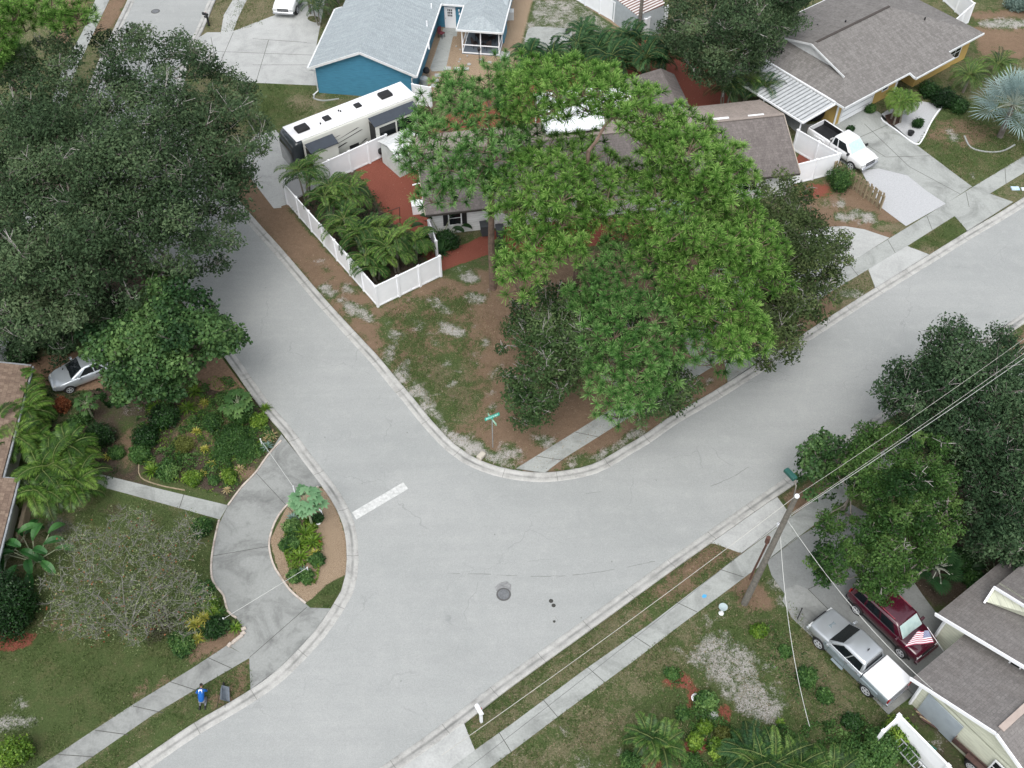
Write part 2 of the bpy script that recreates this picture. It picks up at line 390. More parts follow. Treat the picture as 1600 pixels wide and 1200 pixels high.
# island
paint(5, [(499, 762), (450, 790), (422, 845), (437, 900), (477, 944), (545, 925), (548, 860), (515, 765)], 1, .2)
paint(0, [(479, 945), (510, 915), (545, 895), (540, 920), (515, 955)], .95, .3)
# south side
paint(0, [(725, 1131), (940, 972), (1112, 848), (1160, 866), (1010, 980), (742, 1175)], .45, .5)
paint(3, [(985, 940), (1112, 848), (1160, 866), (1060, 935), (1000, 980)], .75, 1.2); blob(3, 745, 1130, 12, 10, .8, .4)
paint(0, [(740, 1130), (900, 1000), (960, 1000), (760, 1165)], .45, 1)
paint(0, [(750, 1210), (1064, 976), (1137, 922), (1200, 880), (1290, 1012), (1390, 1118), (1480, 1260), (700, 1300)], .45, .4)
paint(3, [(1137, 922), (1170, 890), (1216, 947), (1200, 960), (1160, 950)], .8, .5)
for b in ((1100, 1020, 30, 22, .7), (1140, 1045, 36, 26, .75), (1175, 1080, 34, 26, .75), (1195, 1112, 24, 16, .7), (1125, 1000, 20, 12, .5), (1160, 1020, 26, 14, .45), (1215, 1090, 20, 20, .4), (1090, 1050, 16, 14, .4)): blob(2, *b[:4], b[4], 1.3)
for b in ((1120, 960, 24, 14, .35), (900, 1150, 40, 12, .35), (850, 1190, 50, 14, .5), (905, 1170, 12, 6, .7), (1035, 1190, 16, 8, .3), (1215, 1000, 10, 18, .4), (1250, 1010, 16, 8, .3), (1215, 910, 16, 14, .8), (1222, 945, 8, 14, .7)): blob(2, *b[:4], b[4], .6)
for b in ((1055, 1065, 28, 16), (1085, 1095, 14, 20), (1090, 1165, 26, 14), (1020, 1195, 20, 12), (1130, 1120, 14, 20)): blob(4, *b, .85, .4)
paint(6, [(1390, 1118), (1425, 1090), (1600, 1180), (1600, 1300), (1450, 1300)], .6, .5); blob(2, 1450, 1160, 30, 20, .4, .6)
paint(3, [(1222, 776), (1300, 735), (1460, 640), (1530, 575), (1600, 520), (1660, 480), (1660, 560), (1320, 750), (1237, 812)], .9, .5)
paint(6, [(1340, 870), (1430, 780), (1600, 640), (1700, 640), (1700, 860), (1600, 860), (1470, 960)], .95, 1)
paint(5, [(1262, 835), (1300, 815), (1330, 800), (1350, 810), (1300, 840)], .9, .3)
paint(1, [(750, 1210), (800, 1170), (1064, 976), (1137, 922), (1090, 1010), (1000, 1100), (900, 1240)], .45, 1.5)
paint(1, [(725, 1131), (1000, 935), (1060, 935), (760, 1165)], .4, .6); paint(1, [(1160, 950), (1280, 1015), (1390, 1118), (1300, 1150), (1200, 1060)], .3, 1)
for b in ((830, 1160, 26, 8), (875, 1140, 20, 7), (960, 1065, 18, 6), (1100, 970, 20, 8), (1130, 1000, 16, 10), (1040, 1010, 16, 6), (905, 1195, 30, 8), (1165, 1100, 20, 14), (1200, 1120, 16, 12), (930, 1100, 20, 8)): blob(2, *b, .45, .7)
for b in ((620, 530, 16, 10), (660, 600, 10, 8), (735, 470, 20, 10), (770, 590, 8, 10), (605, 520, 10, 8), (650, 470, 20, 6), (860, 690, 16, 10), (700, 560, 12, 6), (1290, 320, 16, 8)): blob(2, *b, .5, .6)
rs = random.Random(8)
for poly, n_, wd in (([(560, 500), (600, 490), (690, 440), (780, 430), (800, 500), (780, 700), (860, 730), (740, 710), (640, 600)], 85, .52), ([(480, 410), (500, 400), (590, 490), (560, 520), (520, 470)], 16, .6), ([(600, 560), (660, 640), (720, 700), (790, 735), (780, 715), (700, 670), (640, 590)], 34, .75), ([(1290, 300), (1370, 330), (1390, 360), (1310, 350)], 18, .55),
        ([(800, 1170), (900, 1110), (1000, 1060), (1120, 950), (1200, 1000), (1230, 1140), (1000, 1200), (820, 1200)], 60, .5), ([(870, 735), (960, 690), (1000, 660), (1020, 670), (930, 730)], 14, .6), ([(1030, 640), (1300, 480), (1300, 495), (1040, 660)], 20, .5), ([(10, 1060), (60, 1080), (60, 1150), (-20, 1160)], 10, .4)):
    pa = np.array(poly, float); k = 0
    while k < n_:
        x, y = rs.uniform(*[f(pa[:, 0]) for f in (min, max)]), rs.uniform(*[f(pa[:, 1]) for f in (min, max)])
        if pip(np.array([x]), np.array([y]), pa)[0]: blob(2, x, y, rs.uniform(3, 13), rs.uniform(2, 6), wd*rs.uniform(.6, 1.1), rs.uniform(.25, .6), rs.uniform(-.9, .9)); k += 1
# patchiness
def fn(a, b, s, sd):
    r = np.random.default_rng(sd); o = 0
    for k in range(6):
        th = r.uniform(0, 2*pi); ph = r.uniform(0, 6); q = s*r.uniform(.6, 1.8); o = o+np.sin((a*cos(th)+b*sin(th))*q+ph+1.3*np.sin((a*sin(th)-b*cos(th))*q*.7+ph*2))
    return o/6
gz += np.where(rd < -.3, .02*fn(fx, fy, .6, 3)*np.clip((-rd-.3)/2, 0, 1), 0)
gz += np.where(np.hypot(fx, fy-50) > 150, 0, 0)
GV = np.stack([fx, fy, gz], 1)
ii = (np.arange(ny-1)[:, None]*nx+np.arange(nx-1)[None]).ravel()
GF = np.stack([ii, ii+1, ii+nx+1, ii+nx], 1)

def ground_mat():
    m, n, b = nodes('ground_cover'); v = coord(n)
    A = n.nodes.new('ShaderNodeAttribute'); A.attribute_name = 'mixa'; B = n.nodes.new('ShaderNodeAttribute'); B.attribute_name = 'mixb'
    sa = n.nodes.new('ShaderNodeSeparateColor'); n.links.new(A.outputs['Color'], sa.inputs[0])
    sb = n.nodes.new('ShaderNodeSeparateColor'); n.links.new(B.outputs['Color'], sb.inputs[0])
    n1 = noise(n, v, .9, 8, .72, .5); n2 = noise(n, v, 3.2, 8, .8, .4); n3 = noise(n, v, 12, 5, .85, .6); n4 = noise(n, v, 34, 3, .85)
    n5 = noise(n, v, .22, 5, .6)
    brk = math_(n, 'ADD', math_(n, 'MULTIPLY', math_(n, 'SUBTRACT', n2, .5), 1.5), math_(n, 'MULTIPLY', math_(n, 'SUBTRACT', n3, .5), 1.2))
    big = math_(n, 'MULTIPLY', math_(n, 'SUBTRACT', n1, .5), 1.6); brk = math_(n, 'ADD', brk, big)
    def wt(o, lo=.32, hi=.62, k=1.): return maprange(n, math_(n, 'ADD', o, math_(n, 'MULTIPLY', brk, k)), lo, hi)
    green = ramp(n, n3, [(.28, (.045, .060, .022)), (.5, (.070, .102, .036)), (.72, (.145, .18, .075))])
    green = mixc(n, maprange(n, n1, .46, .72, 0, .6), green, ramp(n, n3, [(.3, (.075, .07, .034)), (.7, (.20, .18, .095))]))
    dry = ramp(n, n3, [(.28, (.10, .085, .052)), (.5, (.20, .172, .11)), (.72, (.33, .285, .20))])
    dry = mixc(n, maprange(n, n1, .45, .62, 0, .6), dry, green)
    sand = ramp(n, n3, [(.25, (.19, .17, .145)), (.45, (.36, .345, .32)), (.75, (.56, .55, .525))])
    lit = ramp(n, n4, [(.25, (.10, .058, .034)), (.5, (.225, .155, .105)), (.75, (.42, .31, .225))])
    lit = mixc(n, maprange(n, n2, .42, .66, 0, .5), lit, ramp(n, n3, [(.3, (.05, .035, .022)), (.7, (.2, .15, .10))]))
    red = ramp(n, n4, [(.25, (.10, .03, .02)), (.5, (.24, .080, .056)), (.8, (.40, .17, .13))])
    tan = ramp(n, n4, [(.3, (.12, .08, .05)), (.5, (.33, .245, .165)), (.7, (.62, .51, .39))])
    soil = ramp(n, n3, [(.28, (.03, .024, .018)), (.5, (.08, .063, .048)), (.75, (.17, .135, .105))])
    c = green
    c = mixc(n, wt(sa.outputs[0]), c, dry)
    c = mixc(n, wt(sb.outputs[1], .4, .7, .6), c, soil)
    c = mixc(n, wt(sa.outputs[2]), c, lit)
    c = mixc(n, wt(sb.outputs[0], .44, .56, .10), c, tan)
    c = mixc(n, wt(sa.outputs[1], .46, .86, 1.0), c, sand)
    c = mixc(n, wt(A.outputs['Alpha'], .40, .60, .55), c, red)
    # scattered fallen leaves and twigs
    t = n.nodes.new('ShaderNodeTexVoronoi'); t.inputs['Scale'].default_value = 3.3; t.inputs['Randomness'].default_value = 1; n.links.new(v, t.inputs['Vector'])
    dots = math_(n, 'MULTIPLY', math_(n, 'LESS_THAN', t.outputs['Distance'], .10), math_(n, 'GREATER_THAN', noise(n, v, 1.3, 3), .52))
    c = mixc(n, math_(n, 'MULTIPLY', dots, .55), c, (.42, .36, .27))
    c = mixc(n, maprange(n, n5, .35, .7, 0, .35), c, mixc(n, 1, c, (.62, .62, .6), 'MULTIPLY'))
    n.links.new(c, b.inputs['Base Color']); b.inputs['Roughness'].default_value = .97; b.inputs['Specular IOR Level'].default_value = .08
    bump(n, b, math_(n, 'ADD', n4, math_(n, 'MULTIPLY', n3, 1.5)), .8, .06)
    return m
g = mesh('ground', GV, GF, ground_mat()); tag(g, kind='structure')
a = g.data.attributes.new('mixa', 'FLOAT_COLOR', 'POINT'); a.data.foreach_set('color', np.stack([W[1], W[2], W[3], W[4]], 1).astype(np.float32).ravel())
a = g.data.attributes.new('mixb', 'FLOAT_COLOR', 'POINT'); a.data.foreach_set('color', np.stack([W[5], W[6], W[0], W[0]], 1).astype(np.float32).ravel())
g.data.polygons.foreach_set('use_smooth', [True]*len(g.data.polygons))

def asphalt():
    m, n, b = nodes('sun_bleached_asphalt'); v = coord(n)
    f = noise(n, v, .12, 4, .55, .3); g_ = noise(n, v, 1.1, 7, .7, .3); h = noise(n, v, 22, 4, .8)
    st = noise(n, coord(n, 'Object', (.09, 1.0, 1), radians(-37)), 1.0, 6, .65, .15)
    c = ramp(n, f, [(.35, (.285, .298, .292)), (.65, (.330, .341, .333))])
    c = mixc(n, maprange(n, st, .35, .7, 0, .4), c, (.248, .260, .256))
    c = mixc(n, maprange(n, g_, .5, .75, 0, .5), c, (.36, .368, .358))
    c = mixc(n, maprange(n, g_, .25, .4, .35, 0), c, (.22, .235, .235))
    c = mixc(n, .5, c, ramp(n, h, [(.3, (.32,)*3), (.7, (.66,)*3)]), 'OVERLAY')
    t = n.nodes.new('ShaderNodeTexVoronoi'); t.feature = 'DISTANCE_TO_EDGE'; t.inputs['Scale'].default_value = .16
    wv = n.nodes.new('ShaderNodeTexNoise'); wv.inputs['Scale'].default_value = .8; wv.inputs['Detail'].default_value = 6; n.links.new(v, wv.inputs['Vector'])
    mx = n.nodes.new('ShaderNodeMix'); mx.data_type = 'VECTOR'; mx.inputs[0].default_value = .75; 
    va = n.nodes.new('ShaderNodeVectorMath'); va.operation = 'MULTIPLY_ADD'; va.inputs[1].default_value = (1.6, 1.6, 0)
    n.links.new(wv.outputs['Color'], va.inputs[0]); n.links.new(v, va.inputs[2]); n.links.new(va.outputs[0], t.inputs['Vector'])
    cr = math_(n, 'MULTIPLY', math_(n, 'LESS_THAN', t.outputs['Distance'], .0035), maprange(n, noise(n, v, .25, 4), .48, .6, 0, .24))
    c = mixc(n, cr, c, (.12, .13, .13))
    d = n.nodes.new('ShaderNodeTexVoronoi'); d.inputs['Scale'].default_value = .9; n.links.new(v, d.inputs['Vector'])
    dd = math_(n, 'MULTIPLY', math_(n, 'LESS_THAN', d.outputs['Distance'], .045), math_(n, 'GREATER_THAN', noise(n, v, .5, 2), .55))
    c = mixc(n, math_(n, 'MULTIPLY', dd, .5), c, (.1, .105, .1))
    n.links.new(c, b.inputs['Base Color']); b.inputs['Roughness'].default_value = .92; b.inputs['Specular IOR Level'].default_value = .2
    bump(n, b, h, .35, .01)
    return m
rp = k1+k4+k2
ro = mesh('road', [(p.x, p.y, .02) for p in rp], [tuple(range(len(rp)))], asphalt()); tag(ro, kind='structure')
if ro.data.polygons[0].normal.z < 0:
    ro.data.flip_normals()

def kerb_mat():
    m, n, b = nodes('kerb_and_gutter'); uv = coord(n, 'UV'); v = coord(n)
    s = n.nodes.new('ShaderNodeSeparateXYZ'); n.links.new(uv, s.inputs[0])
    f = noise(n, v, 1.3, 7, .7); c = ramp(n, f, [(.3, (.25, .25, .238)), (.5, (.365, .365, .348)), (.75, (.45, .447, .43))])
    h = noise(n, v, 16, 4, .8); c = mixc(n, .4, c, ramp(n, h, [(.3, (.3,)*3), (.7, (.7,)*3)]), 'OVERLAY')
    gut = math_(n, 'MULTIPLY', maprange(n, math_(n, 'ABSOLUTE', math_(n, 'SUBTRACT', s.outputs[1], .34)), .02, .10, 1, 0), maprange(n, noise(n, v, .5, 5), .38, .62, .15, .8))
    c = mixc(n, gut, c, (.13, .135, .13))
    jt = math_(n, 'LESS_THAN', math_(n, 'FRACT', math_(n, 'DIVIDE', s.outputs[0], 3.05)), .012)
    c = mixc(n, math_(n, 'MULTIPLY', jt, .5), c, (.07, .07, .065))
    n.links.new(c, b.inputs['Base Color']); b.inputs['Roughness'].default_value = .9; b.inputs['Specular IOR Level'].default_value = .2
    return m
KM = kerb_mat()
PROF = [(0, -.05), (0, .098), (.03, .112), (.16, .108), (.28, .04), (.35, .026), (.48, .032), (.64, .036), (.66, .015)]
def kerb(line, name='kerb'):
    rows = [offset(line, d) for d, z in PROF]; vs = []; fs = []; uv = []
    L = [0]
    for i in range(1, len(line)): L.append(L[-1]+(line[i]-line[i-1]).length)
    m = len(PROF)
    for i in range(len(line)):
        for j in range(m): q = rows[j][i]; vs.append((q.x, q.y, PROF[j][1]))
    for i in range(len(line)-1):
        for j in range(m-1): fs.append((i*m+j, i*m+j+1, (i+1)*m+j+1, (i+1)*m+j))
    o = mesh(name, vs, fs, KM, smooth=True); tag(o, kind='structure')
    l = o.data.uv_layers.new(name='UVMap'); vi = [0]*len(o.data.loops); o.data.loops.foreach_get('vertex_index', vi)
    l.data.foreach_set('uv', [c for k in vi for c in (L[k//m], PROF[k % m][0])])
    bm = bmesh.new(); bm.from_mesh(o.data); bmesh.ops.recalc_face_normals(bm, faces=bm.faces)
    if sum(f.normal.z for f in bm.faces) < 0: bmesh.ops.reverse_faces(bm, faces=bm.faces)
    bm.to_mesh(o.data); bm.free()
    return o
kerb(k1); kerb(k4); kerb(k2)

def flat(name, pts, mat, z=.1, thick=.16, kind='structure', label=None, cat=None, raw=False, par=None):
    ps = pts if raw else [P(*p) for p in pts]
    ar = sum(ps[i][0]*ps[(i+1) % len(ps)][1]-ps[(i+1) % len(ps)][0]*ps[i][1] for i in range(len(ps)))
    if ar < 0: ps = ps[::-1]
    o = MB().prism([(p[0], p[1]) for p in ps], z-thick, z).out(name, mat, par, world=par is not None)
    if par is None: tag(o, label, cat, kind=kind)
    return o
def strips(segs, w, z, name, par, mat=JOINT, world=True):
    mb = MB()
    for a, b in segs:
        a = P(*a); b = P(*b); d = (b-a).normalized(); s = Vector((-d.y, d.x, 0))*w/2
        mb.add([(p.x, p.y, z) for p in (a-s, b-s, b+s, a+s)], [(0, 1, 2, 3)])
    return mb.out(name, mat, par, world)
def lerp(a, b, t): return (a[0]+(b[0]-a[0])*t, a[1]+(b[1]-a[1])*t)
def joints(a0, a1, b0, b1, n, par, z, w=.035):
    strips([(lerp(a0, a1, (i+.5)/n), lerp(b0, b1, (i+.5)/n)) for i in range(n)], w, z, 'joint', par)

# pavements
s1 = flat('pavement', [(807, 733), (1000, 613), (1300, 429), (1519, 294), (1600, 245), (1860, 85), (1860, 108), (1600, 271), (1546, 304), (1417, 386), (1300, 456), (1090, 589), (971, 661), (882, 717), (851, 740)], CMID, .104)
joints((807, 733), (1600, 245), (851, 739), (1600, 271), 13, s1, .107)
s2 = flat('pavement', [(560, 1310), (745, 1171), (800, 1132), (910, 1050), (1010, 980), (1115, 900), (1160, 866), (1237, 808), (1320, 747), (1400, 690), (1600, 552), (1860, 370), (1860, 410), (1600, 590), (1420, 712), (1320, 785), (1250, 838), (1137, 923), (1064, 977), (990, 1034), (885, 1111), (800, 1175), (620, 1310)], CMID, .104)
joints((745, 1171), (1160, 866), (762, 1203), (1198, 876), 6, s2, .107)
s3 = flat('pavement', [(391, 1029), (355, 1010), (297, 1048), (212, 1100), (140, 1147), (62, 1199), (-100, 1310), (-40, 1310), (120, 1201), (240, 1118), (312, 1075)], CGREY, .104)
joints((355, 1010), (62, 1199), (391, 1029), (120, 1201), 5, s3, .107)
s5 = flat('pavement', [(150, 0), (172, 0), (150, 46), (120, 110), (95, 180), (75, 180), (98, 110), (130, 50)], CMID, .104)
s6 = flat('pavement', [(365, 0), (387, -1), (372, 30), (363, 55), (345, 55), (350, 25)], CWHITE, .104)
# driveways
d1 = flat('driveway', [(1205, 170), (1262, 196), (1311, 191), (1347, 172), (1372, 176), (1430, 227), (1518, 293), (1477, 320), (1447, 300), (1417, 276), (1372, 265), (1330, 265), (1240, 205)], CMID, .1)
strips([((1336, 216), (1383, 247)), ((1383, 247), (1452, 245)), ((1312, 230), (1390, 195)), ((1350, 195), (1420, 262)), ((1420, 262), (1500, 305))], .04, .103, 'joint', d1)
flat('driveway_apron', [(1491, 339), (1546, 304), (1582, 317), (1511, 362)], CMID, .1)
GRAV = M('white_gravel', (.45, .46, .47), (.34, .35, .36), 10, .95, .6, scale2=40)
flat('gravel', [(1345, 268), (1372, 265), (1417, 276), (1447, 300), (1477, 320), (1415, 355), (1375, 325), (1362, 300)], GRAV, .112)
flat('driveway_apron', [(1356, 422), (1417, 386), (1451, 399), (1367, 451)], CWHITE, .1)
flat('driveway', [(1389, 373), (1350, 360), (1320, 355), (1290, 356), (1200, 378), (1120, 420), (1075, 470), (1060, 520), (1080, 560), (1110, 576), (1150, 548), (1120, 520), (1140, 480), (1200, 450), (1300, 430)], CWHITE, .1)
flat('driveway_apron', [(1131, 566), (1190, 528), (1215, 546), (1137, 598)], CMID, .1)
d3 = flat('driveway', [(625, 1203), (725, 1131), (742, 1173), (764, 1205), (760, 1340), (440, 1340)], CWHITE, .1005)
flat('driveway_apron', [(1112, 849), (1200, 787), (1214, 778), (1228, 797), (1236, 808), (1158, 866)], CWHITE, .1)
CDARK = concrete('stained_concrete', (.205, .215, .21), (.14, .145, .14), .6)
d4 = flat('driveway', [(1198, 878), (1250, 839), (1330, 790), (1400, 830), (1400, 870), (1440, 930), (1500, 1010), (1425, 1088), (1387, 1117), (1337, 1063), (1285, 1013), (1262, 990), (1235, 965), (1226, 930), (1205, 900)], CDARK, .1)
flat('driveway', [(1222, 940), (1228, 922), (1245, 915), (1262, 922), (1425, 1086), (1387, 1118), (1337, 1064), (1285, 1014), (1262, 991), (1238, 968)], CGREY, .104)
strips([((1262, 922), (1425, 1086)), ((1245, 840), (1205, 872)), ((1300, 905), (1262, 922)), ((1350, 1009), (1315, 1042))], .035, .108, 'joint', d4)
d5 = flat('driveway', [(440, 680), (420, 712), (400, 740), (378, 763), (357, 791), (343, 820), (335, 850), (331, 880), (332, 905), (340, 920), (350, 932), (357, 957), (370, 967), (380, 981), (381, 993), (356, 1009), (390, 1029), (392, 1078), (432, 1049), (462, 1020), (492, 987), (517, 952), (485, 951), (477, 944), (455, 925), (437, 900), (427, 882), (421, 855), (424, 835), (433, 812), (450, 790), (475, 772), (502, 760), (495, 750), (472, 720)], CGREY, .1)
strips([((400, 740), (470, 815)), ((333, 870), (421, 855)), ((390, 1029), (480, 950))], .03, .103, 'joint', d5)
flat('path', [(152, 741), (290, 775), (357, 791), (344, 813), (280, 795), (152, 760), (60, 738), (60, 722)], CMID, .1)
strips([((288, 774), (281, 795)), ((168, 744), (162, 763))], .04, .103, 'joint', d5)
d6 = flat('driveway', [(430, 205), (400, 250), (420, 300), (434, 325), (452, 320), (500, 290), (470, 240)], CWHITE, .1)
flat('driveway_apron', [(378, 262), (405, 200), (432, 205), (440, 326), (428, 327)], CWHITE, .096)
PAVER = M('brown_pavers', (.26, .17, .11), (.13, .085, .055), 7, .9, .5, scale2=30)
flat('driveway', [(-10, 575), (60, 560), (110, 552), (200, 545), (345, 558), (395, 625), (330, 610), (240, 605), (120, 612), (60, 600)], PAVER, .1)
flat('driveway', [(215, 388), (120, 372), (30, 360), (40, 318), (130, 316), (186, 352)], CMID, .1)
d7 = flat('driveway', [(308, 62), (324, 52), (360, 52), (430, 25), (435, -60), (520, -60), (495, 70), (498, 135), (400, 131), (370, 128), (303, 92)], CWHITE, .1)
strips([((330, 60), (340, 110)), ((365, 52), (340, 110)), ((420, 64), (400, 131)), ((395, 62), (480, 68)), ((395, 103), (480, 103)), ((340, 82), (495, 88))], .04, .103, 'joint', d7)
flat('path', [(693, 45), (715, 45), (714, 58), (708, 58), (696, 112), (675, 113), (672, 108), (689, 58)], CMID, .1)
# road things
STR = M('worn_white_paint', (.60, .61, .60), (.36, .37, .36), 5, .7)
flat('stop_line', [(550, 801), (630, 754), (638, 764), (557, 812)], STR, .027, .004)
IRON = M('cast_iron', (.17, .18, .19), (.10, .105, .11), 8, .7, .5)
def manhole(x, y, label):
    c = P(x, y); t = thing('manhole_cover', label, 'manhole cover', (c.x, c.y, .02))
    MB().lathe([(.40, 0), (.40, .008), (.31, .009), (.31, .002)], n=24).out('ring', M('ring_iron', (.10, .10, .10)), t)
    MB().lathe([(.30, 0), (.30, .012), (.22, .014)], n=24).out('lid', IRON, t)
manhole(787, 929, 'round iron manhole cover in the middle of the junction'); manhole(243, 18, 'iron manhole cover in the far street at the top')
PATCH = M('patched_asphalt', (.27, .275, .275), (.15, .155, .155), 6, .9, .5)
flat('road_patch', [(773, 918), (780, 911), (792, 908), (799, 914), (798, 925), (792, 934), (780, 932), (776, 924)], PATCH, .0245, .004)

for pts in ([(700, 896), (755, 897), (790, 899), (850, 901), (905, 898), (960, 890), (1030, 876)], [(866, 962), (872, 970)], [(1110, 760), (1140, 748), (1170, 730)], [(940, 768), (915, 772)]):
    ln = smooth_line([P(*p) for p in pts], .35); rs = random.Random(len(pts)); mb = MB()
    for i in range(len(ln)-1):
        if rs.random() < .22: continue
        a, b = ln[i]+Vector((rs.uniform(-.03, .03), rs.uniform(-.03, .03), 0)), ln[i+1]; d = (b-a).normalized(); s = Vector((-d.y, d.x, 0))*rs.uniform(.008, .022)
        mb.add([(p.x, p.y, .0242) for p in (a-s, b-s, b+s, a+s)], [(0, 1, 2, 3)])
    tag(mb.out('road_crack', M('crack_fill', (.20, .21, .205), (.15, .155, .15))), kind='structure')
# ================================================================= houses
SH_GREY = shingle('shingle_pale_grey', (.315, .355, .37), (.27, .305, .32), (.22, .25, .265), .16, .3)
SH_BROWN = shingle('shingle_brown', (.170, .153, .145), (.130, .116, .110), (.092, .082, .079), .21, .6)
SH_YEL = shingle('shingle_taupe', (.200, .192, .184), (.145, .138, .131), (.11, .105, .10), .22, .35)
SH_CREAM = shingle('shingle_mottled', (.195, .185, .178), (.155, .147, .142), (.12, .108, .10), .17, .6)
SH_TAN = shingle('shingle_tan', (.22, .165, .125), (.14, .10, .078), (.13, .10, .075), .26, .4)
BLUE = lap('blue_siding', (.062, .235, .36)); WALLW = lap('white_siding', (.62, .63, .63), .2)
YEL = M('ochre_render', (.52, .36, .12), (.42, .29, .10), 1.5, .9, .2, scale2=20); CREAM = lap('cream_siding', (.60, .62, .50), .22)
class Frame:
    """local axes of a building: origin from a photo point at height z, u along ang, v to its left"""
    def __init__(s, px, py, z, ang): s.o = P(px, py, z); s.a = radians(ang); s.c = cos(s.a); s.s = sin(s.a)
    def __call__(s, u, v, z): return Vector((s.o.x+u*s.c-v*s.s, s.o.y+u*s.s+v*s.c, z))
    def thing(s, name, label, cat, group=None, u=0, v=0):
        p = s(u, v, 0); return thing(name, label, cat, (p.x, p.y, .08), s.a, group)
def roof(polys, mat, par, name='roof', t=.14):
    mb = MB()
    for p in polys:
        p = [Vector(q) for q in p]; n = Vector((0, 0, 0))
        for i in range(len(p)): a, b = p[i], p[(i+1) % len(p)]; n += Vector(((a.y-b.y)*(a.z+b.z), (a.z-b.z)*(a.x+b.x), (a.x-b.x)*(a.y+b.y)))
        if n.z < 0: p = p[::-1]
        mb.slab(p, (0, 0, 1), t)
    return mb.out(name, mat, par, True, uv=True)
def bars(segs, w, h, mat, par, name, dz=0):
    for a, b in segs: o = MB().bar(Vector(a)+Vector((0, 0, dz)), Vector(b)+Vector((0, 0, dz)), w, h).out(name, mat, par, True)
    return o
def walls(poly, z1, mat, par, name='wall', z0=0):
    """polygon of world points, height per point"""
    return MB().prism([(p.x, p.y) for p in poly], z0, z1).out(name, mat, par, True)
def quadwall(pts, nrm, t, mat, par, name): return MB().slab(pts, nrm, t).out(name, mat, par, True)
def window(par, c, right, w_, h_, nrm, mull=(1, 1), frame=WTRIM, name='window'):
    c = Vector(c); r = Vector(right).normalized(); nn = Vector(nrm).normalized(); up = Vector((0, 0, 1))
    mb = MB(); a = w_/2; b = h_/2
    for s1 in (-1, 1):
        mb.bar(c+r*a*s1-up*(b+.04), c+r*a*s1+up*(b+.04), .08, .08, nn); mb.bar(c-r*(a-.04)+up*b*s1, c+r*(a-.04)+up*b*s1, .079, .078, nn)
    for i in range(1, mull[0]+1): x = -a+2*a*i/(mull[0]+1); mb.bar(c+r*x-up*(b-.04), c+r*x+up*(b-.04), .045, .05, nn)
    for i in range(1, mull[1]+1): z = -b+2*b*i/(mull[1]+1); mb.bar(c+up*z-r*(a-.04), c+up*z+r*(a-.04), .044, .048, nn)
    f = mb.out(name, frame, par, True)
    g_ = MB().slab([c-r*a-up*b+nn*.012, c+r*a-up*b+nn*.012, c+r*a+up*b+nn*.012, c-r*a+up*b+nn*.012], nn, .02).out('pane', GLASS, f, True)
    return f

# ---- blue house at the top
F = Frame(650, 119, 2.6, 82.5); T = F.thing('blue_house', 'blue clapboard house with pale grey gable roof behind the motorhome', 'house', u=4, v=4.5)
Wd = 8.9; zr = 4.4; m_ = .5*Wd
roof([[F(0, 0, 2.6), F(22, 0, 2.6), F(22, m_, zr), F(0, m_, zr)], [F(0, Wd, 2.6), F(9.2, Wd, 2.6), F(9.2, m_, zr), F(0, m_, zr)],
      [F(9.2, Wd-.65, 2.6+.65*.404), F(22, Wd-.65, 2.6+.65*.404), F(22, m_, zr), F(9.2, m_, zr)]], SH_GREY, T)
walls([F(.35, .45, 0), F(21.6, .45, 0), F(21.6, Wd-1.1, 0), F(9, Wd-1.1, 0), F(9, Wd-.45, 0), F(.35, Wd-.45, 0)], 2.6, BLUE, T)
quadwall([F(.34, .45, 2.6), F(.34, Wd-.45, 2.6), F(.34, Wd-.45, 2.66), F(.34, m_, zr-.16), F(.34, .45, 2.66)], (-F.c, -F.s, 0), .12, BLUE, T, 'gable')
bars([(F(-.05, -.02, 2.6), F(-.05, m_, zr)), (F(-.05, m_, zr), F(-.05, Wd+.02, 2.6))], .06, .2, WTRIM, T, 'bargeboard', -.05)
bars([(F(-.05, -.07, 2.58), F(11.3, -.07, 2.58)), (F(0, Wd+.07, 2.58), F(9.2, Wd+.07, 2.58)), (F(9.25, Wd, 2.6), F(9.25, Wd-.6, 2.8))], .12, .12, WTRIM, T, 'gutter', -.03)
for v_, n_ in ((.42, 0), (Wd-.42, 1)):
    MB().tube([F(-.02, -.05 if n_ == 0 else Wd+.05, 2.5), F(.2, v_, 2.25), F(.24, v_, .35), F(-.15, v_+(.35 if n_ else -.1), .15)], .055, 6).out('downpipe', WTRIM, T, True)
for (x, y, z) in ((585, 56, 3.9), (600, 20, 3.9)):
    p = P(x, y, z); q = F(0, 0, 0); MB().bar(p, p+Vector((F.c*1.1, F.s*1.1, 0)), .42, .12).out('skylight', WHITE, T, True)
for (x, y) in ((674, 10), (667, 37), (670, 70)): p = P(x, y, 3.0); MB().tube([p-Vector((0, 0, .4)), p+Vector((0, 0, .25))], .06, 8).out('vent_pipe', WHITE, T, True)
# link over the back door and screened porch
roof([[F(11.4, -1.2, 2.55), F(11.4, -5.9, 2.55), F(16, -5.9, 4), F(16, .3, 4), F(11.4, .1, 2.55)]], SH_GREY, T, 'roof')
pz = 2.55
roof([[F(7.45, -2.1, pz), F(7.45, -5.98, pz), F(8.7, -4.05, 3.3)], [F(7.45, -2.1, pz), F(8.7, -4.05, 3.3), F(15, -4.05, 3.3), F(15, -2.1, pz)],
      [F(7.45, -5.98, pz), F(8.7, -4.05, 3.3), F(15, -4.05, 3.3), F(15, -5.98, pz)]], SH_GREY, T, 'porch_roof')
bars([(F(7.4, -2.05, pz), F(7.4, -6.03, pz)), (F(7.4, -2.05, pz), F(11.4, -2.05, pz)), (F(7.4, -6.03, pz), F(15, -6.03, pz)), (F(11.35, -.1, pz), F(11.35, -2.0, pz))], .1, .15, WTRIM, T, 'gutter', -.08)
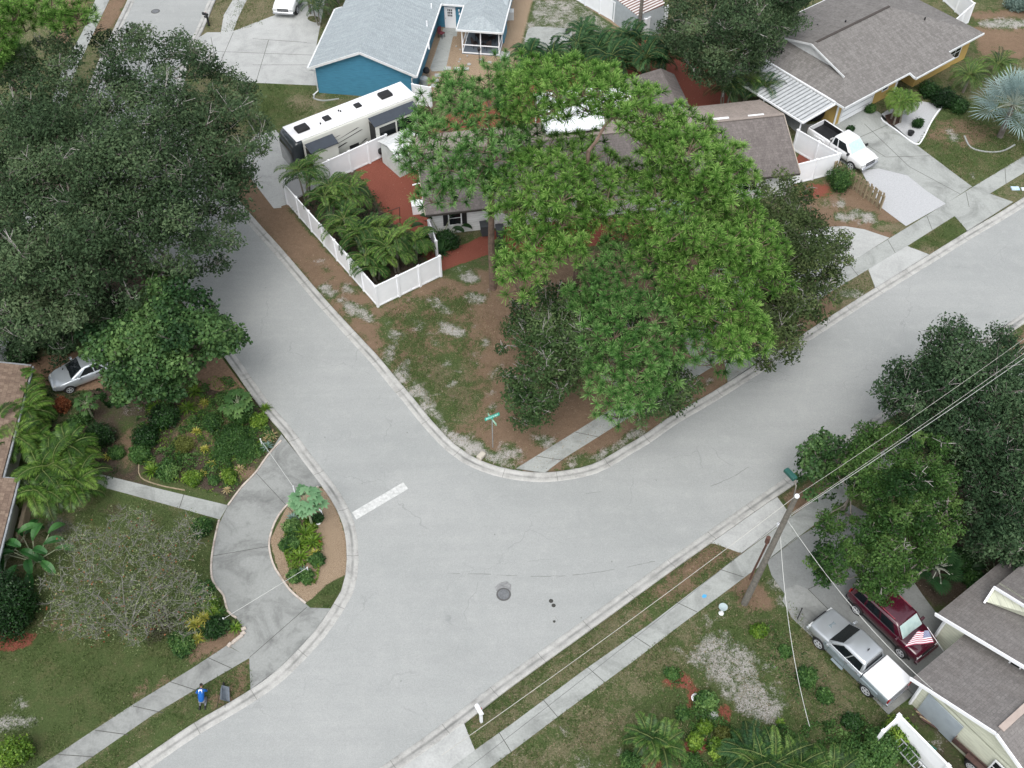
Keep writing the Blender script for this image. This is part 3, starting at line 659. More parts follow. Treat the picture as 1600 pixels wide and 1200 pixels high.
walls([F(11.75, .4, 0), F(11.75, -5.6, 0), F(20, -5.6, 0), F(20, .4, 0)], 2.5, BLUE, T)
walls([F(9.8, -5.8, 0), F(11.7, -5.8, 0), F(11.7, -5.6, 0), F(9.8, -5.6, 0)], 2.4, BLUE, T)
pf = walls([F(7.7, -2.4, 0), F(7.7, -5.7, 0), F(11.7, -5.7, 0), F(11.7, -2.4, 0)], .14, M('porch_floor', (.17, .20, .23)), T, 'porch_floor')
mb = MB()
for v_ in (-2.45, -4.05, -5.65): mb.bar(F(7.75, v_, .14), F(7.75, v_, 2.42), .09, .09)
for v_ in (-2.45, -5.65): mb.bar(F(9.7, v_, .14), F(9.7, v_, 2.42), .09, .09)
for z_ in (.2, .95): mb.bar(F(7.75, -2.5, z_), F(7.75, -5.6, z_), .07, .07); mb.bar(F(7.8, -2.45, z_), F(11.7, -2.45, z_), .068, .068); mb.bar(F(7.8, -5.65, z_), F(11.7, -5.65, z_), .068, .068)
mb.out('screen_frame', WHITE, T, True)
dn = Vector((-F.c, -F.s, 0)); rr = Vector((F.s, -F.c, 0))
dc = F(11.68, -.72, 1.05)
D = MB().slab([dc-rr*.5-Vector((0, 0, 1.02)), dc+rr*.5-Vector((0, 0, 1.02)), dc+rr*.5+Vector((0, 0, 1.06)), dc-rr*.5+Vector((0, 0, 1.06))], dn, .05).out('door', WHITE, T, True)
window(D, dc+Vector((0, 0, .52))+dn*.01, rr, .5, .8, dn, (2, 2), WHITE, 'door_window')
MB().tube([dc+dn*.05-rr*.4, dc+dn*.09-rr*.4], .03, 8).out('handle', GALV, D, True)
for k, (z_, v_) in enumerate(((1.9, -1.55), (1.55, -1.6))): q = F(11.7, v_, z_); MB().bar(q, q+dn*.15, .12, .16).out('wall_lamp', WHITE, T, True)
# ---- patio furniture inside porch / alcove
def chair(name, loc, rz, mat, label, grp):
    t = thing(name, label, 'chair', loc, rz, grp)
    MB().box(-.24, .24, -.24, .24, .42, .46).out('seat', mat, t); MB().box(-.24, .24, .2, .25, .46, .95, ).out('backrest', mat, t)
    for a_, b_ in ((-.21, -.21), (.21, -.21), (-.21, .21), (.21, .21)): MB().tube([(a_, b_, 0), (a_, b_, .42)], .02, 5).out('leg', BLACK, t)
    return t
IRONF = M('dark_iron_furniture', (.06, .045, .045), (.03, .025, .025), 6, .6)
q = F(9.2, -4.05, .17)
t = thing('patio_table', 'round dark table inside the screened porch', 'table', q)
MB().lathe([(.5, .68), (.52, .7), (.52, .73)], n=16).out('tabletop', IRONF, t); MB().lathe([(.3, 0), (.05, .05), (.04, .68)], n=10).out('pedestal', IRONF, t)
for i in range(4):
    a_ = i*pi/2+.5; chair('patio_chair', (q.x+.85*cos(a_), q.y+.85*sin(a_), .17), a_-pi/2, IRONF, 'dark iron chair drawn up to the round table inside the screened porch', 'chairs in the screened porch')
q = P(690, 60); chair('folding_chair', (q.x, q.y, .1), 1, M('maroon_cloth', (.16, .04, .05)), 'small folding chair by the blue wall near the back door', None)
for i, (x, y) in enumerate(((700, 108), (714, 109), (728, 109), (684, 119), (681, 127), (678, 135))):
    q = P(x, y); t = flat('stepping_stone', [(x-4.6, y-2.2), (x+4.8, y-2.2), (x+4.2, y+2.8), (x-5, y+2.6)], CWHITE, .12, .06, None, 'square pale stepping stone in the tan gravel behind the blue house', 'stepping stone'); t['group'] = 'square stepping stones'
for i, (x, y) in enumerate(((719, 94), (717, 98), (733, 102), (751, 95), (765, 99), (730, 89), (713, 74), (719, 79))):
    q = P(x, y); r_ = .18 if i in (3, 4, 2) else .09
    t = MB().lathe([(r_, 0), (r_*.95, .05)], n=9).out('round_stone', CWHITE); t.location = (q.x, q.y, .09); tag(t, 'small round white stone on the tan gravel by the screened porch', 'stone', 'round white stones by the porch')
flat('doorstep', [(780, 82), (797, 82), (795, 97), (782, 97)], CWHITE, .14, .1)
q = P(749, 101); t = thing('garden_lamp', 'black post lamp standing in front of the screened porch', 'lamp', (q.x, q.y, .08))
MB().tube([(0, 0, 0), (0, 0, 1.2)], .035, 6).out('post', BLACK, t); MB().lathe([(.06, 1.2), (.13, 1.3), (.15, 1.5), (.04, 1.62)], n=8).out('lantern', BLACK, t)
q = P(667, 124); t = thing('black_bin', 'black barbecue kettle by the corner of the blue house', 'grill', (q.x, q.y, .08))
MB().lathe([(.1, .5), (.28, .65), (.3, .8), (.2, 1), (.03, 1.06)], n=14).out('bowl', BLACK, t)
for a_ in (0, 2.1, 4.2): MB().tube([(.22*cos(a_), .22*sin(a_), 0), (.1*cos(a_), .1*sin(a_), .6)], .015, 5).out('leg', GALV, t)
q = P(663, 136); t = MB().lathe([(.3, 0), (.33, .75), (.35, .78), (.34, .8), (.05, .86)], n=14).out('dustbin', M('grey_plastic', (.32, .35, .36))); t.location = (q.x, q.y, .08); tag(t, 'grey round bin standing beside the black barbecue', 'bin')
q = P(796, 30); t = MB().box(-.4, .4, -.35, .35, 0, .8, .05).out('air_conditioner', M('ac_grey', (.6, .61, .6), (.45, .46, .46), 20)); t.location = (q.x, q.y, .08); tag(t, 'pale air conditioning unit beside the screened porch wing', 'air conditioner')

# ---- long brown roofed house in the middle
F = Frame(665, 336, 2.5, 9.8); T = F.thing('brown_roof_house', 'long low white house with weathered brown gable roof under the pines', 'house', u=13.7, v=4.6)
Ln = 27.45; Wd = 9.3; m_ = Wd/2; zr = 4.35; s_ = (zr-2.5)/m_
SH_BACK = shingle('shingle_pale_tan', (.33, .285, .255), (.27, .235, .21), (.24, .2, .18), .21, .4)  # paler tan shingle for the back slope, ridge cap and dormer
roof([[F(0, 0, 2.5), F(Ln, 0, 2.5), F(Ln, m_, zr), F(0, m_, zr)]], SH_BROWN, T)
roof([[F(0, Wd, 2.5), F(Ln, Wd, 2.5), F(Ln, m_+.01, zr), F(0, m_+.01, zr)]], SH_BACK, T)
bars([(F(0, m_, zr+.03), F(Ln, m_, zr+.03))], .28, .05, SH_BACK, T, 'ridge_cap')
walls([F(.4, .55, 0), F(Ln-.4, .55, 0), F(Ln-.4, Wd-.5, 0), F(.4, Wd-.5, 0)], 2.55, WALLW, T)
for u_ in (.4, Ln-.4):
    quadwall([F(u_, .55, 2.5), F(u_, Wd-.5, 2.5), F(u_, m_, zr-.2)], (F.c*(1 if u_ > 5 else -1), F.s*(1 if u_ > 5 else -1), 0), .1, WALLW, T, 'gable')
bars([(F(0, -.04, 2.42), F(Ln, -.04, 2.42))], .06, .14, M('dark_gutter', (.05, .045, .04)), T, 'gutter')
bars([(F(-.03, 0, 2.45), F(-.03, m_, zr-.05)), (F(-.03, m_, zr-.05), F(-.03, Wd, 2.45)), (F(Ln+.03, 0, 2.45), F(Ln+.03, m_, zr-.05)), (F(Ln+.03, m_, zr-.05), F(Ln+.03, Wd, 2.45))], .05, .16, M('beige_board', (.42, .37, .31)), T, 'bargeboard')
roof([[F(20.6, 9.2, 3.3), F(20.6, 13.7, 3.3), F(21.75, 13.6, 2.7), F(21.75, 9.2, 2.7)], [F(20.6, 9.2, 3.3), F(20.6, 13.7, 3.3), F(17.6, 13.7, 2.6), F(17.6, 9.2, 2.6)]], SH_BROWN, T, 'wing_roof')
walls([F(18, 9, 0), F(21.4, 9, 0), F(21.4, 13.2, 0), F(18, 13.2, 0)], 2.5, WALLW, T)
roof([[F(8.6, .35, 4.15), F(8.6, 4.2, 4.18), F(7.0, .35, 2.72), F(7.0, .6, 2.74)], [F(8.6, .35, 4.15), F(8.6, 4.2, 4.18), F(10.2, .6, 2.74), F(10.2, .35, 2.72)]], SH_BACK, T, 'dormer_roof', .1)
quadwall([F(7.25, .6, 2.6), F(9.95, .6, 2.6), F(8.6, .6, 3.98)], (F.s, -F.c, 0), .1, WALLW, T, 'dormer')
window(T, F(8.6, .58, 3.1), (F.c, F.s, 0), .5, .45, (F.s, -F.c, 0), (0, 0))
MB().prism([(q.x, q.y) for q in (F(9.5, 5.1, 0), F(13.95, 5.1, 0), F(14.6, 10.2, 0), F(9.5, 10.2, 0))], 4.42, 4.55).out('patio_roof', WHITE, T, True)
[MB().bar(F(u_, 9.9, .1), F(u_, 9.9, 4.42), .1, .1).out('patio_post', WHITE, T, True) for u_ in (9.7, 13.8)]
for (x, y) in ((1127, 187), (1182, 182)):
    p = P(x, y, 4.15); MB().bar(p-Vector((.6, .1, 0)), p+Vector((.6, .1, 0)), .42, .12).out('skylight', WHITE, T, True)
fn_ = (F.s, -F.c, 0); fr_ = (F.c, F.s, 0)
window(T, F(2.1, .53, 1.5), fr_, .9, 1.25, fn_, (0, 1))
for u_ in (1.42, 2.78):
    MB().slab([F(u_-.17, .5, .88), F(u_+.17, .5, .88), F(u_+.17, .5, 2.02), F(u_, .5, 2.14), F(u_-.17, .5, 2.02)], fn_, .05).out('shutter', BLACK, T, True)
MB().slab([F(6.2, .5, .1), F(7.1, .5, .1), F(7.1, .5, 2.1), F(6.2, .5, 2.1)], fn_, .05).out('door', M('dark_door', (.05, .04, .04)), T, True)
window(T, F(12, .53, 1.5), fr_, 1.6, 1.25, fn_, (1, 1)); window(T, F(18, .53, 1.5), fr_, 1.6, 1.25, fn_, (1, 1)); window(T, F(24, .53, 1.5), fr_, 1.2, 1.2, fn_, (1, 1))
MB().tube([F(-.05, 6.5, 2.4), F(.3, 6.4, 2.2), F(.3, 6.4, .3), F(-.4, 6.4, .15)], .06, 6).out('downpipe', WHITE, T, True)
# ---- yellow house
F = Frame(1320, 167, 2.6, 37.5); T = F.thing('yellow_house', 'ochre yellow house with large taupe shingle roof and white garage door', 'house', u=8, v=6)
k = .3; m_ = 5.85; e = 11.7; zr = 2.6+k*m_; g0 = 2.4; zg = 2.6+k*g0
roof([[F(0, 0, 2.6), F(17.6, 0, 2.6), F(17.6-m_, m_, zr), F(g0, m_, zr), F(g0, g0, zg)], [F(17.6, 0, 2.6), F(17.6, e, 2.6), F(17.6-m_, m_, zr)],
      [F(17.6, e, 2.6), F(0, e, 2.6), F(g0, e-g0, zg), F(g0, m_, zr), F(17.6-m_, m_, zr)], [F(0, 0, 2.6), F(g0, g0, zg), F(g0+.2, m_, zg+.03), F(g0, e-g0, zg), F(0, e, 2.6)],
      [F(7.9, -.65, 2.42), F(12.85, -.65, 2.42), F(12.85, .05, 2.63), F(7.9, .05, 2.63)]], SH_YEL, T)
roof([[F(g0-.25, g0-.1, zg+.06), F(g0-.25, m_, zr+.06), F(g0+.4, m_, zr+.06), F(g0+.4, g0-.1, zg+.06)], [F(g0-.25, e-g0+.1, zg+.06), F(g0-.25, m_, zr+.06), F(g0+.4, m_, zr+.06), F(g0+.4, e-g0+.1, zg+.06)]], SH_YEL, T, 'gable_roof', .1)
quadwall([F(g0+.05, g0+.1, zg-.1), F(g0+.05, e-g0-.1, zg-.1), F(g0+.05, m_, zr-.08)], (-F.c, -F.s, 0), .1, WTRIM, T, 'gable')
bars([(F(g0-.28, g0-.3, zg-.02), F(g0-.28, m_, zr+.02)), (F(g0-.28, m_, zr+.02), F(g0-.28, e-g0+.3, zg-.02))], .05, .16, WTRIM, T, 'bargeboard')
bars([(F(g0+.3, m_, zr+.05), F(17.6-m_, m_, zr+.05))], .2, .05, M('ridge_vent', (.07, .06, .055)), T, 'ridge_cap')
bars([(F(-.06, -.06, 2.5), F(-.06, e, 2.5)), (F(-.1, -.06, 2.5), F(7.9, -.06, 2.5)), (F(7.9, -.71, 2.32), F(12.85, -.71, 2.32)), (F(12.9, -.06, 2.5), F(17.66, -.06, 2.5)), (F(0, e+.06, 2.5), F(17.6, e+.06, 2.5)), (F(7.86, -.65, 2.34), F(7.86, 0, 2.5))], .08, .16, WTRIM, T, 'gutter')
walls([F(.5, .9, 0), F(8, .9, 0), F(8, 1.9, 0), F(10, 1.9, 0), F(10, .5, 0), F(17, .5, 0), F(17, e-.6, 0), F(.5, e-.6, 0)], 2.52, YEL, T)
fn_ = (F.s, -F.c, 0); fr_ = (F.c, F.s, 0)
gd = MB().slab([F(1.25, .85, .12), F(4.9, .85, .12), F(4.9, .85, 2.2), F(1.25, .85, 2.2)], fn_, .05); gd = gd.out('garage_door', WHITE, T, True)
bars([(F(1.25, .83, z_), F(4.9, .83, z_)) for z_ in (.6, 1.12, 1.65)], .02, .025, GALV, gd, 'panel_groove')
bars([(F(u_, .86, .1), F(u_, .86, 2.4)) for u_ in (.5, 1.15, 5.0, 7.95)], .1, .14, WTRIM, T, 'corner_trim')
MB().slab([F(8.6, 1.86, .1), F(9.6, 1.86, .1), F(9.6, 1.86, 2.15), F(8.6, 1.86, 2.15)], fn_, .05).out('door', M('dark_door', (.05, .04, .04)), T, True)
window(T, F(11.8, .48, 1.4), fr_, 1.5, 1.2, fn_, (1, 1)); window(T, F(15, .48, 1.4), fr_, 1.5, 1.2, fn_, (1, 1)); window(T, F(6.5, .88, 1.5), fr_, .7, 1, fn_, (0, 1))
for (x, y, z) in ((1276, 44, 3.3), (1320, 38, 3.9), (1444, 33, 3.5), (1221, 83, 3.0)):
    p = P(x, y, z); MB().tube([p-Vector((0, 0, .3)), p+Vector((0, 0, .35))], .07, 8).out('vent_pipe', BLACK, T, True)
# carport
mb = MB(); nseg = 24
for i in range(nseg):
    v0 = .9+i*(8.6/nseg); v1 = v0+8.6/nseg*.62
    u_end = -3.72+(1.2 if v0 < 2.3 and False else 0)
    mb.slab([F(-.18, v0, 2.48), F(-.18, v1, 2.48), F(u_end, v1, 2.3), F(u_end, v0, 2.3)], (0, 0, 1), .04)
CT = F.thing('carport', 'ribbed white metal carport roof attached beside the yellow house', 'carport', u=-2, v=4)
ct = mb.out('rib', M('chalky_metal', (.50, .52, .53), (.38, .40, .41), 2, .6), CT, True)
MB().slab([F(-.16, .88, 2.455), F(-.16, 9.5, 2.455), F(-3.7, 9.5, 2.275), F(-3.7, .88, 2.275)], (0, 0, 1), .06).out('roof_sheet', M('old_white_metal', (.26, .27, .28), (.15, .16, .16), 2.5, .6, scale2=10), CT, True)
bars([(F(-3.75, .85, 2.24), F(-3.75, 9.5, 2.24)), (F(-.1, .84, 2.42), F(-3.75, .84, 2.24))], .08, .14, WHITE, CT, 'fascia')
bars([(F(-.06, .9, 2.56), F(-.06, 9.5, 2.56))], .1, .1, WHITE, CT, 'flashing')
for v_ in (1.1, 5, 9.2): MB().bar(F(-3.6, v_, .08), F(-3.6, v_, 2.2), .1, .1).out('post', WHITE, CT, True)
# ---- cream house lower right
F = Frame(1425, 1060, 2.5, 36); T = F.thing('cream_house', 'cream sided house with mottled grey brown gable roofs at the lower right', 'house', u=5, v=-4)
zr = 4.2; m_ = -4.2
roof([[F(0, 0, 2.5), F(4.3, 0, 2.5), F(4.3, m_, zr), F(0, m_, zr)], [F(0, m_, zr), F(9, m_, zr), F(9, -8.4, 2.5), F(0, -8.4, 2.5)]], SH_CREAM, T, 'garage_roof')
roof([[F(3.55, 1.5, 2.8), F(16, 1.5, 2.8), F(16, -4.2, 4.97), F(3.55, -4.2, 4.97)], [F(3.55, -4.2, 4.97), F(16, -4.2, 4.97), F(16, -9.9, 2.8), F(3.55, -9.9, 2.8)]], SH_CREAM, T)
bars([(F(-.05, .06, 2.45), F(-.05, m_, zr-.02)), (F(-.05, m_, zr-.02), F(-.05, -8.4, 2.45)), (F(3.5, 1.55, 2.75), F(3.5, m_, 4.93)), (F(3.5, m_, 4.93), F(3.5, -9.9, 2.75))], .08, .2, WHITE, T, 'bargeboard')
bars([(F(4.4, m_, zr+.05), F(.3, m_, zr+.05))], .3, .06, M('ridge_strip', (.42, .35, .31)), T, 'ridge_cap')
walls([F(.35, -.5, 0), F(4.4, -.5, 0), F(4.4, -7.9, 0), F(.35, -7.9, 0)], 2.4, CREAM, T)
quadwall([F(.35, -.5, 2.3), F(.35, m_, zr-.2), F(.35, -7.9, 2.3)], (-F.c, -F.s, 0), .1, CREAM, T, 'gable')
walls([F(4.0, 1.1, 0), F(15.6, 1.1, 0), F(15.6, -9.5, 0), F(4.0, -9.5, 0)], 2.75, CREAM, T)
quadwall([F(3.98, 1.1, 2.7), F(3.98, m_, 4.8), F(3.98, -9.5, 2.7)], (-F.c, -F.s, 0), .1, CREAM, T, 'gable')
fn_ = Vector((-F.c, -F.s, 0)); fr_ = Vector((F.s, -F.c, 0))
bars([(F(3.93, 1.08, .1), F(3.93, 1.08, 2.7)), (F(.3, -.5, .1), F(.3, -.5, 2.4))], .12, .12, WHITE, T, 'corner_trim')
MB().slab([F(.25, -.95, .25), F(.25, -3.0, .25), F(.25, -3.0, 2.1), F(.25, -.95, 2.1)], fn_, .06).out('shutter_panel', M('pale_blue_metal', (.34, .39, .42), (.28, .32, .35), 1.5, .5), T, True)
window(T, F(3.85, -2.6, 3.6), fr_, .5, .5, fn_, (0, 0)); window(T, F(.22, -5.5, 1.5), fr_, 1.2, 1.1, fn_, (1, 1))
A_, B_, C_, D_ = P(1540, 940, 3.35), P(1560, 912, 4.1), P(1660, 973, 5.6), P(1660, 986, 4.6)
ud = Vector((F.c, F.s, 0))
MB().slab([A_, D_, C_, B_], fn_, .1).out('upper_gable', CREAM, T, True)
roof([[B_-ud*.3, C_-ud*.3, C_+ud*9, B_+ud*9]], SH_CREAM, T, 'upper_roof')
bars([(A_-ud*.1, B_-ud*.3), (B_-ud*.35, C_-ud*.35)], .1, .14, WHITE, T, 'bargeboard')
# ---- left house
F = Frame(27, 748, 2.6, 95.8); T = F.thing('tan_roof_house', 'house at the left edge with pinkish tan shingle roof', 'house', u=2, v=5)
def zz(v): return 2.6+.3*v
roof([[F(-9, 0, zz(0)), F(0, 0, zz(0)), F(0, 12, zz(12)), F(-9, 12, zz(12))], [F(-.02, .78, zz(.78)), F(8.3, .78, zz(.78)), F(8.3, 12, zz(12)), F(-.02, 12, zz(12))]], SH_TAN, T)
bars([(F(-9, -.08, 2.5), F(.05, -.08, 2.5)), (F(.05, .02, 2.5), F(.05, .7, 2.7)), (F(0, .7, 2.7), F(8.35, .7, 2.7)), (F(8.35, .78, 2.8), F(8.35, 12, 6.1))], .10, .12, M('grey_gutter', (.30, .32, .33), (.16, .17, .18), 5, .6), T, 'gutter')
walls([F(-8.7, .7, 0), F(-.3, .7, 0), F(-.3, 1.4, 0), F(7.9, 1.4, 0), F(7.9, 11, 0), F(-8.7, 11, 0)], 2.5, CREAM, T)
bars([(F(1.2, .1, .4), F(-2.6, .1, .4))], .22, .8, M('tan_block', (.42, .34, .24), (.3, .24, .17), 3), tag(F.thing('garden_wall', 'low tan garden wall between the palms and the left house', 'wall', u=0, v=.1)), 'wall')
# shed upper left
q = P(22, 567); T = thing('garden_shed', 'small grey sided shed with shiny pale metal roof at the left edge', 'shed', (q.x-1.3, q.y+.4, .08))
MB().prism([(-1.4, -.3), (1.2, -.3), (1.2, 3), (-1.4, 3)], 0, 1.5).out('wall', M('grey_panel', (.2, .22, .23)), T)
roof([[T.location+Vector(p) for p in ((-1.6, -.5, 1.5), (-.1, -.5, 2.5), (-.1, 3.2, 2.5), (-1.6, 3.2, 1.5))], [T.location+Vector(p) for p in ((-.1, -.5, 2.5), (-.1, 3.2, 2.5), (1.4, 3.2, 1.5), (1.4, -.5, 1.5))]], M('shiny_metal_roof', (.55, .6, .62), (.45, .5, .52), 2, .35, metal=.3), T, 'roof', .06)
MB().prism([(-1.4, -.31), (1.2, -.31), (-.1, -.31)], [1.4, 1.4, 1.4], [1.5, 1.5, 2.4]).out('gable', M('grey_panel', (.2, .22, .23)), T)
# metal roofed shed by the motorhome
T = thing('ribbed_shed', 'small white shed with ribbed metal roof behind the vinyl fence', 'shed', P(634, 258, .08), radians(38))
L_ = T.location
SW = M('shed_white', (.58, .62, .60), (.45, .50, .48), 2)
MB().prism([(-1.2, -1), (1.2, -1), (1.2, 1.4), (-1.2, 1.4)], 0, 1.9).out('wall', SW, T)
mb = MB(); 
for i in range(9):
    x0 = -1.35+i*.3
    mb.slab([(x0, .2, 2.32), (x0+.24, .2, 2.32), (x0+.24, -1.2, 1.92), (x0, -1.2, 1.92)], (0, 0, 1), .04); mb.slab([(x0, .2, 2.32), (x0, 1.6, 1.92), (x0+.24, 1.6, 1.92), (x0+.24, .2, 2.32)], (0, 0, 1), .04)
mb.slab([(-1.35, .2, 2.3), (1.35, .2, 2.3), (1.35, -1.2, 1.9), (-1.35, -1.2, 1.9)], (0, 0, 1), .03); mb.slab([(-1.35, .2, 2.3), (-1.35, 1.6, 1.9), (1.35, 1.6, 1.9), (1.35, .2, 2.3)], (0, 0, 1), .03)
mb.out('roof', M('ribbed_white_metal', (.66, .68, .68), (.5, .52, .52), 4, .5), T)
MB().slab([(-.5, -1.02, .05), (.4, -1.02, .05), (.4, -1.02, 1.75), (-.5, -1.02, 1.75)], (0, -1, 0), .03).out('door', SW, T)
T = thing('rusty_roof_shed', 'shed with rust brown and white striped metal roof beyond the white fence at the top', 'shed', P(1000, 10, .08))
a_, b_, c_, d_ = P(955, -8, 2.4), P(996, 24, 2.4), P(1040, 6, 2.9), P(1010, -30, 2.9)
MB().prism([(p.x, p.y) for p in (a_, b_, c_, d_)], .1, [2.3, 2.3, 2.8, 2.8]).out('wall', M('pale_grey_wall', (.4, .44, .46)), T, True)
mr, nr, br = nodes('rusty_stripes'); s_x = nr.nodes.new('ShaderNodeSeparateXYZ'); nr.links.new(coord(nr, 'Object', None, 0), s_x.inputs[0])
nr.links.new(mixc(nr, math_(nr, 'LESS_THAN', math_(nr, 'FRACT', math_(nr, 'MULTIPLY', math_(nr, 'ADD', s_x.outputs[1], math_(nr, 'MULTIPLY', s_x.outputs[0], -.5)), 2.6)), .5), (.6, .6, .58), (.16, .07, .05)), br.inputs['Base Color'])
roof([[a_, b_, c_, d_]], mr, T, 'roof', .06)

# ================================================================= fences
def fence(name, pts, label, mat=WHITE, h=1.83, post_h=1.98, pw=.15, gap=1.9, caps=True, cat='fence', par_world=True, end_post=True):
    a0 = pts[0]; T = thing(name, label, cat, (a0.x, a0.y, .06))
    post = None
    for i in range(len(pts)-1):
        a, b = pts[i], pts[i+1]; L = (b-a).length; n = max(1, round(L/gap)); d = (b-a).normalized()
        for j in range(n):
            p = a+(b-a)*(j/n); q = a+(b-a)*((j+1)/n)
            mb = MB(); mb.bar(p+d*pw/2+Vector((0, 0, h/2+.1)), q-d*pw/2+Vector((0, 0, h/2+.1)), .045, h-.12)
            mb.bar(p+d*pw/2+Vector((0, 0, h+.04)), q-d*pw/2+Vector((0, 0, h+.04)), .09, .13); mb.bar(p+d*pw/2+Vector((0, 0, .12)), q-d*pw/2+Vector((0, 0, .12)), .088, .13)
            mb.out('panel', mat, T, True)
    allp = []
    for i in range(len(pts)-1):
        a, b = pts[i], pts[i+1]; n = max(1, round((b-a).length/gap)); allp += [a+(b-a)*(j/n) for j in range(n)]
    if end_post: allp.append(pts[-1])
    m0 = MB().box(-pw/2, pw/2, -pw/2, pw/2, 0, post_h-.05)
    if caps: m0.box(-pw/2-.02, pw/2+.02, -pw/2-.02, pw/2+.02, post_h-.05, post_h+.03, .04)
    for i, p in enumerate(allp):
        if i == 0: post = m0.out('post', mat, T); c = post
        else: c = post.copy(); COL.objects.link(c); c.parent = T
        c.location = (p.x-a0.x, p.y-a0.y, 0); c.rotation_euler = (0, 0, radians(36))
    return T
G = lambda x, y: P(x, y, .08)
fence('vinyl_fence', [G(450, 319), G(590.7, 479.5), G(689, 432)], 'white vinyl privacy fence wrapping the palms at the street corner')
fence('vinyl_fence', [G(453, 313), G(550, 268), G(606, 242)], 'white vinyl fence between the motorhome and the red mulch yard')
fence('vinyl_fence', [G(672, 370), G(683, 402)], 'short white fence beside the shuttered window', h=1.5, post_h=1.6)
fence('vinyl_fence', [G(647, 163), G(674, 168)], 'white gate panel between the motorhome and the corner of the blue house')
fence('vinyl_fence', [G(1239, 235), G(1303, 272), G(1234, 290)], 'white vinyl fence between the brown roofed house and the white pickup')
fence('vinyl_fence', [G(1387, 1145), G(1364, 1166)], 'short white fence arm in the shrubs beside the cream house')
fence('vinyl_fence', [G(1388, 1142), G(1462, 1219), G(1520, 1280)], 'white vinyl fence running beside the rusty trailer', gap=2)
fence('vinyl_fence', [G(1440, -30), G(1511, 36), G(1482, 62)], 'white vinyl fence behind the yellow house at the top right')
fence('vinyl_fence', [G(830, -40), G(1006, 61), G(1040, 40)], 'long white vinyl fence at the top between gravel yard and rusty striped roof', h=1.83)
WOOD = M('weathered_wood', (.33, .27, .18), (.20, .17, .11), 6, .9, .3)
T = thing('picket_fence', 'weathered wooden picket fence beside the white gravel', 'fence', G(1303, 274))
a, b = G(1301, 274), G(1376, 328); L = (b-a).length; d = (b-a)/L; nn = Vector((-d.y, d.x, 0))
n_ = int(L/.2); mb0 = MB().box(-.008, .008, -.075, .075, 0, 1.45)
pk = None
for i in range(n_):
    p = a+d*(i+.5)*.2-T.location
    if pk is None: pk = mb0.out('picket', WOOD, T); c = pk
    else: c = pk.copy(); COL.objects.link(c); c.parent = T
    c.location = p+nn*(.04 if i % 2 else -.04); c.rotation_euler = (0, 0, atan2(d.y, d.x)-pi/2); c.scale = (1, 1, 1+.03*sin(i*2.3))
for z_ in (.4, 1.15): MB().bar(a+Vector((0, 0, z_)), b+Vector((0, 0, z_)), .04, .09).out('rail', WOOD, T, True)
for i in range(4): p = a+d*(L*i/3); MB().bar(p-nn*.09, p-nn*.09+Vector((0, 0, 1.35)), .1, .1).out('post', WOOD, T, True)
# ================================================================= vehicles
def bev(o, off=.05, seg=2, ang=25):
    bm = bmesh.new(); bm.from_mesh(o.data); bmesh.ops.remove_doubles(bm, verts=bm.verts, dist=.0005)
    ed = [e for e in bm.edges if len(e.link_faces) == 2 and e.calc_face_angle(0) > radians(ang)]
    bmesh.ops.bevel(bm, geom=ed, offset=off, segments=seg, affect='EDGES', clamp_overlap=True, profile=.5)
    bmesh.ops.recalc_face_normals(bm, faces=bm.faces); bm.to_mesh(o.data); bm.free()
    o.data.polygons.foreach_set('use_smooth', [True]*len(o.data.polygons)); return o
def loft(secs):
    """secs: list of (x, [(y,z)...]) half rings from bottom centre to top centre, mirrored"""
    mb = MB(); rings = []
    for x, pr in secs:
        r = [(x, y, z) for y, z in pr]+[(x, -y, z) for y, z in pr[::-1] if y > 1e-6]; rings.append(r)
    n = len(rings[0])
    vs = [v for r in rings for v in r]; fs = []
    for i in range(len(rings)-1):
        for k in range(n): fs.append((i*n+k, i*n+(k+1) % n, (i+1)*n+(k+1) % n, (i+1)*n+k))
    fs.append(tuple(range(n))[::-1]); fs.append(tuple((len(rings)-1)*n+k for k in range(n)))
    return mb.add(vs, fs)
def bodyring(w, zb, zt, crown=.03):
    return [(0, zb), (w*.86, zb), (w*.97, zb+.12), (w, zb+(zt-zb)*.45), (w*.985, zt-.16), (w*.92, zt-.03), (w*.80, zt), (0, zt+crown)]
def panelglass(T, c, inset, off, name, mat=GLASS, ix=None):
    """c: 4 corners (bl, br, tr, tl); inset fractions"""
    c = [Vector(q) for q in c]; n = (c[1]-c[0]).cross(c[3]-c[0]).normalized()
    def B(s, t): return c[0]*(1-s)*(1-t)+c[1]*s*(1-t)+c[2]*s*t+c[3]*(1-s)*t+n*off
    a, b, d, e = inset
    return MB().slab([B(a, d), B(b, d), B(b, e), B(a, e)], n, .02).out(name, mat, T)
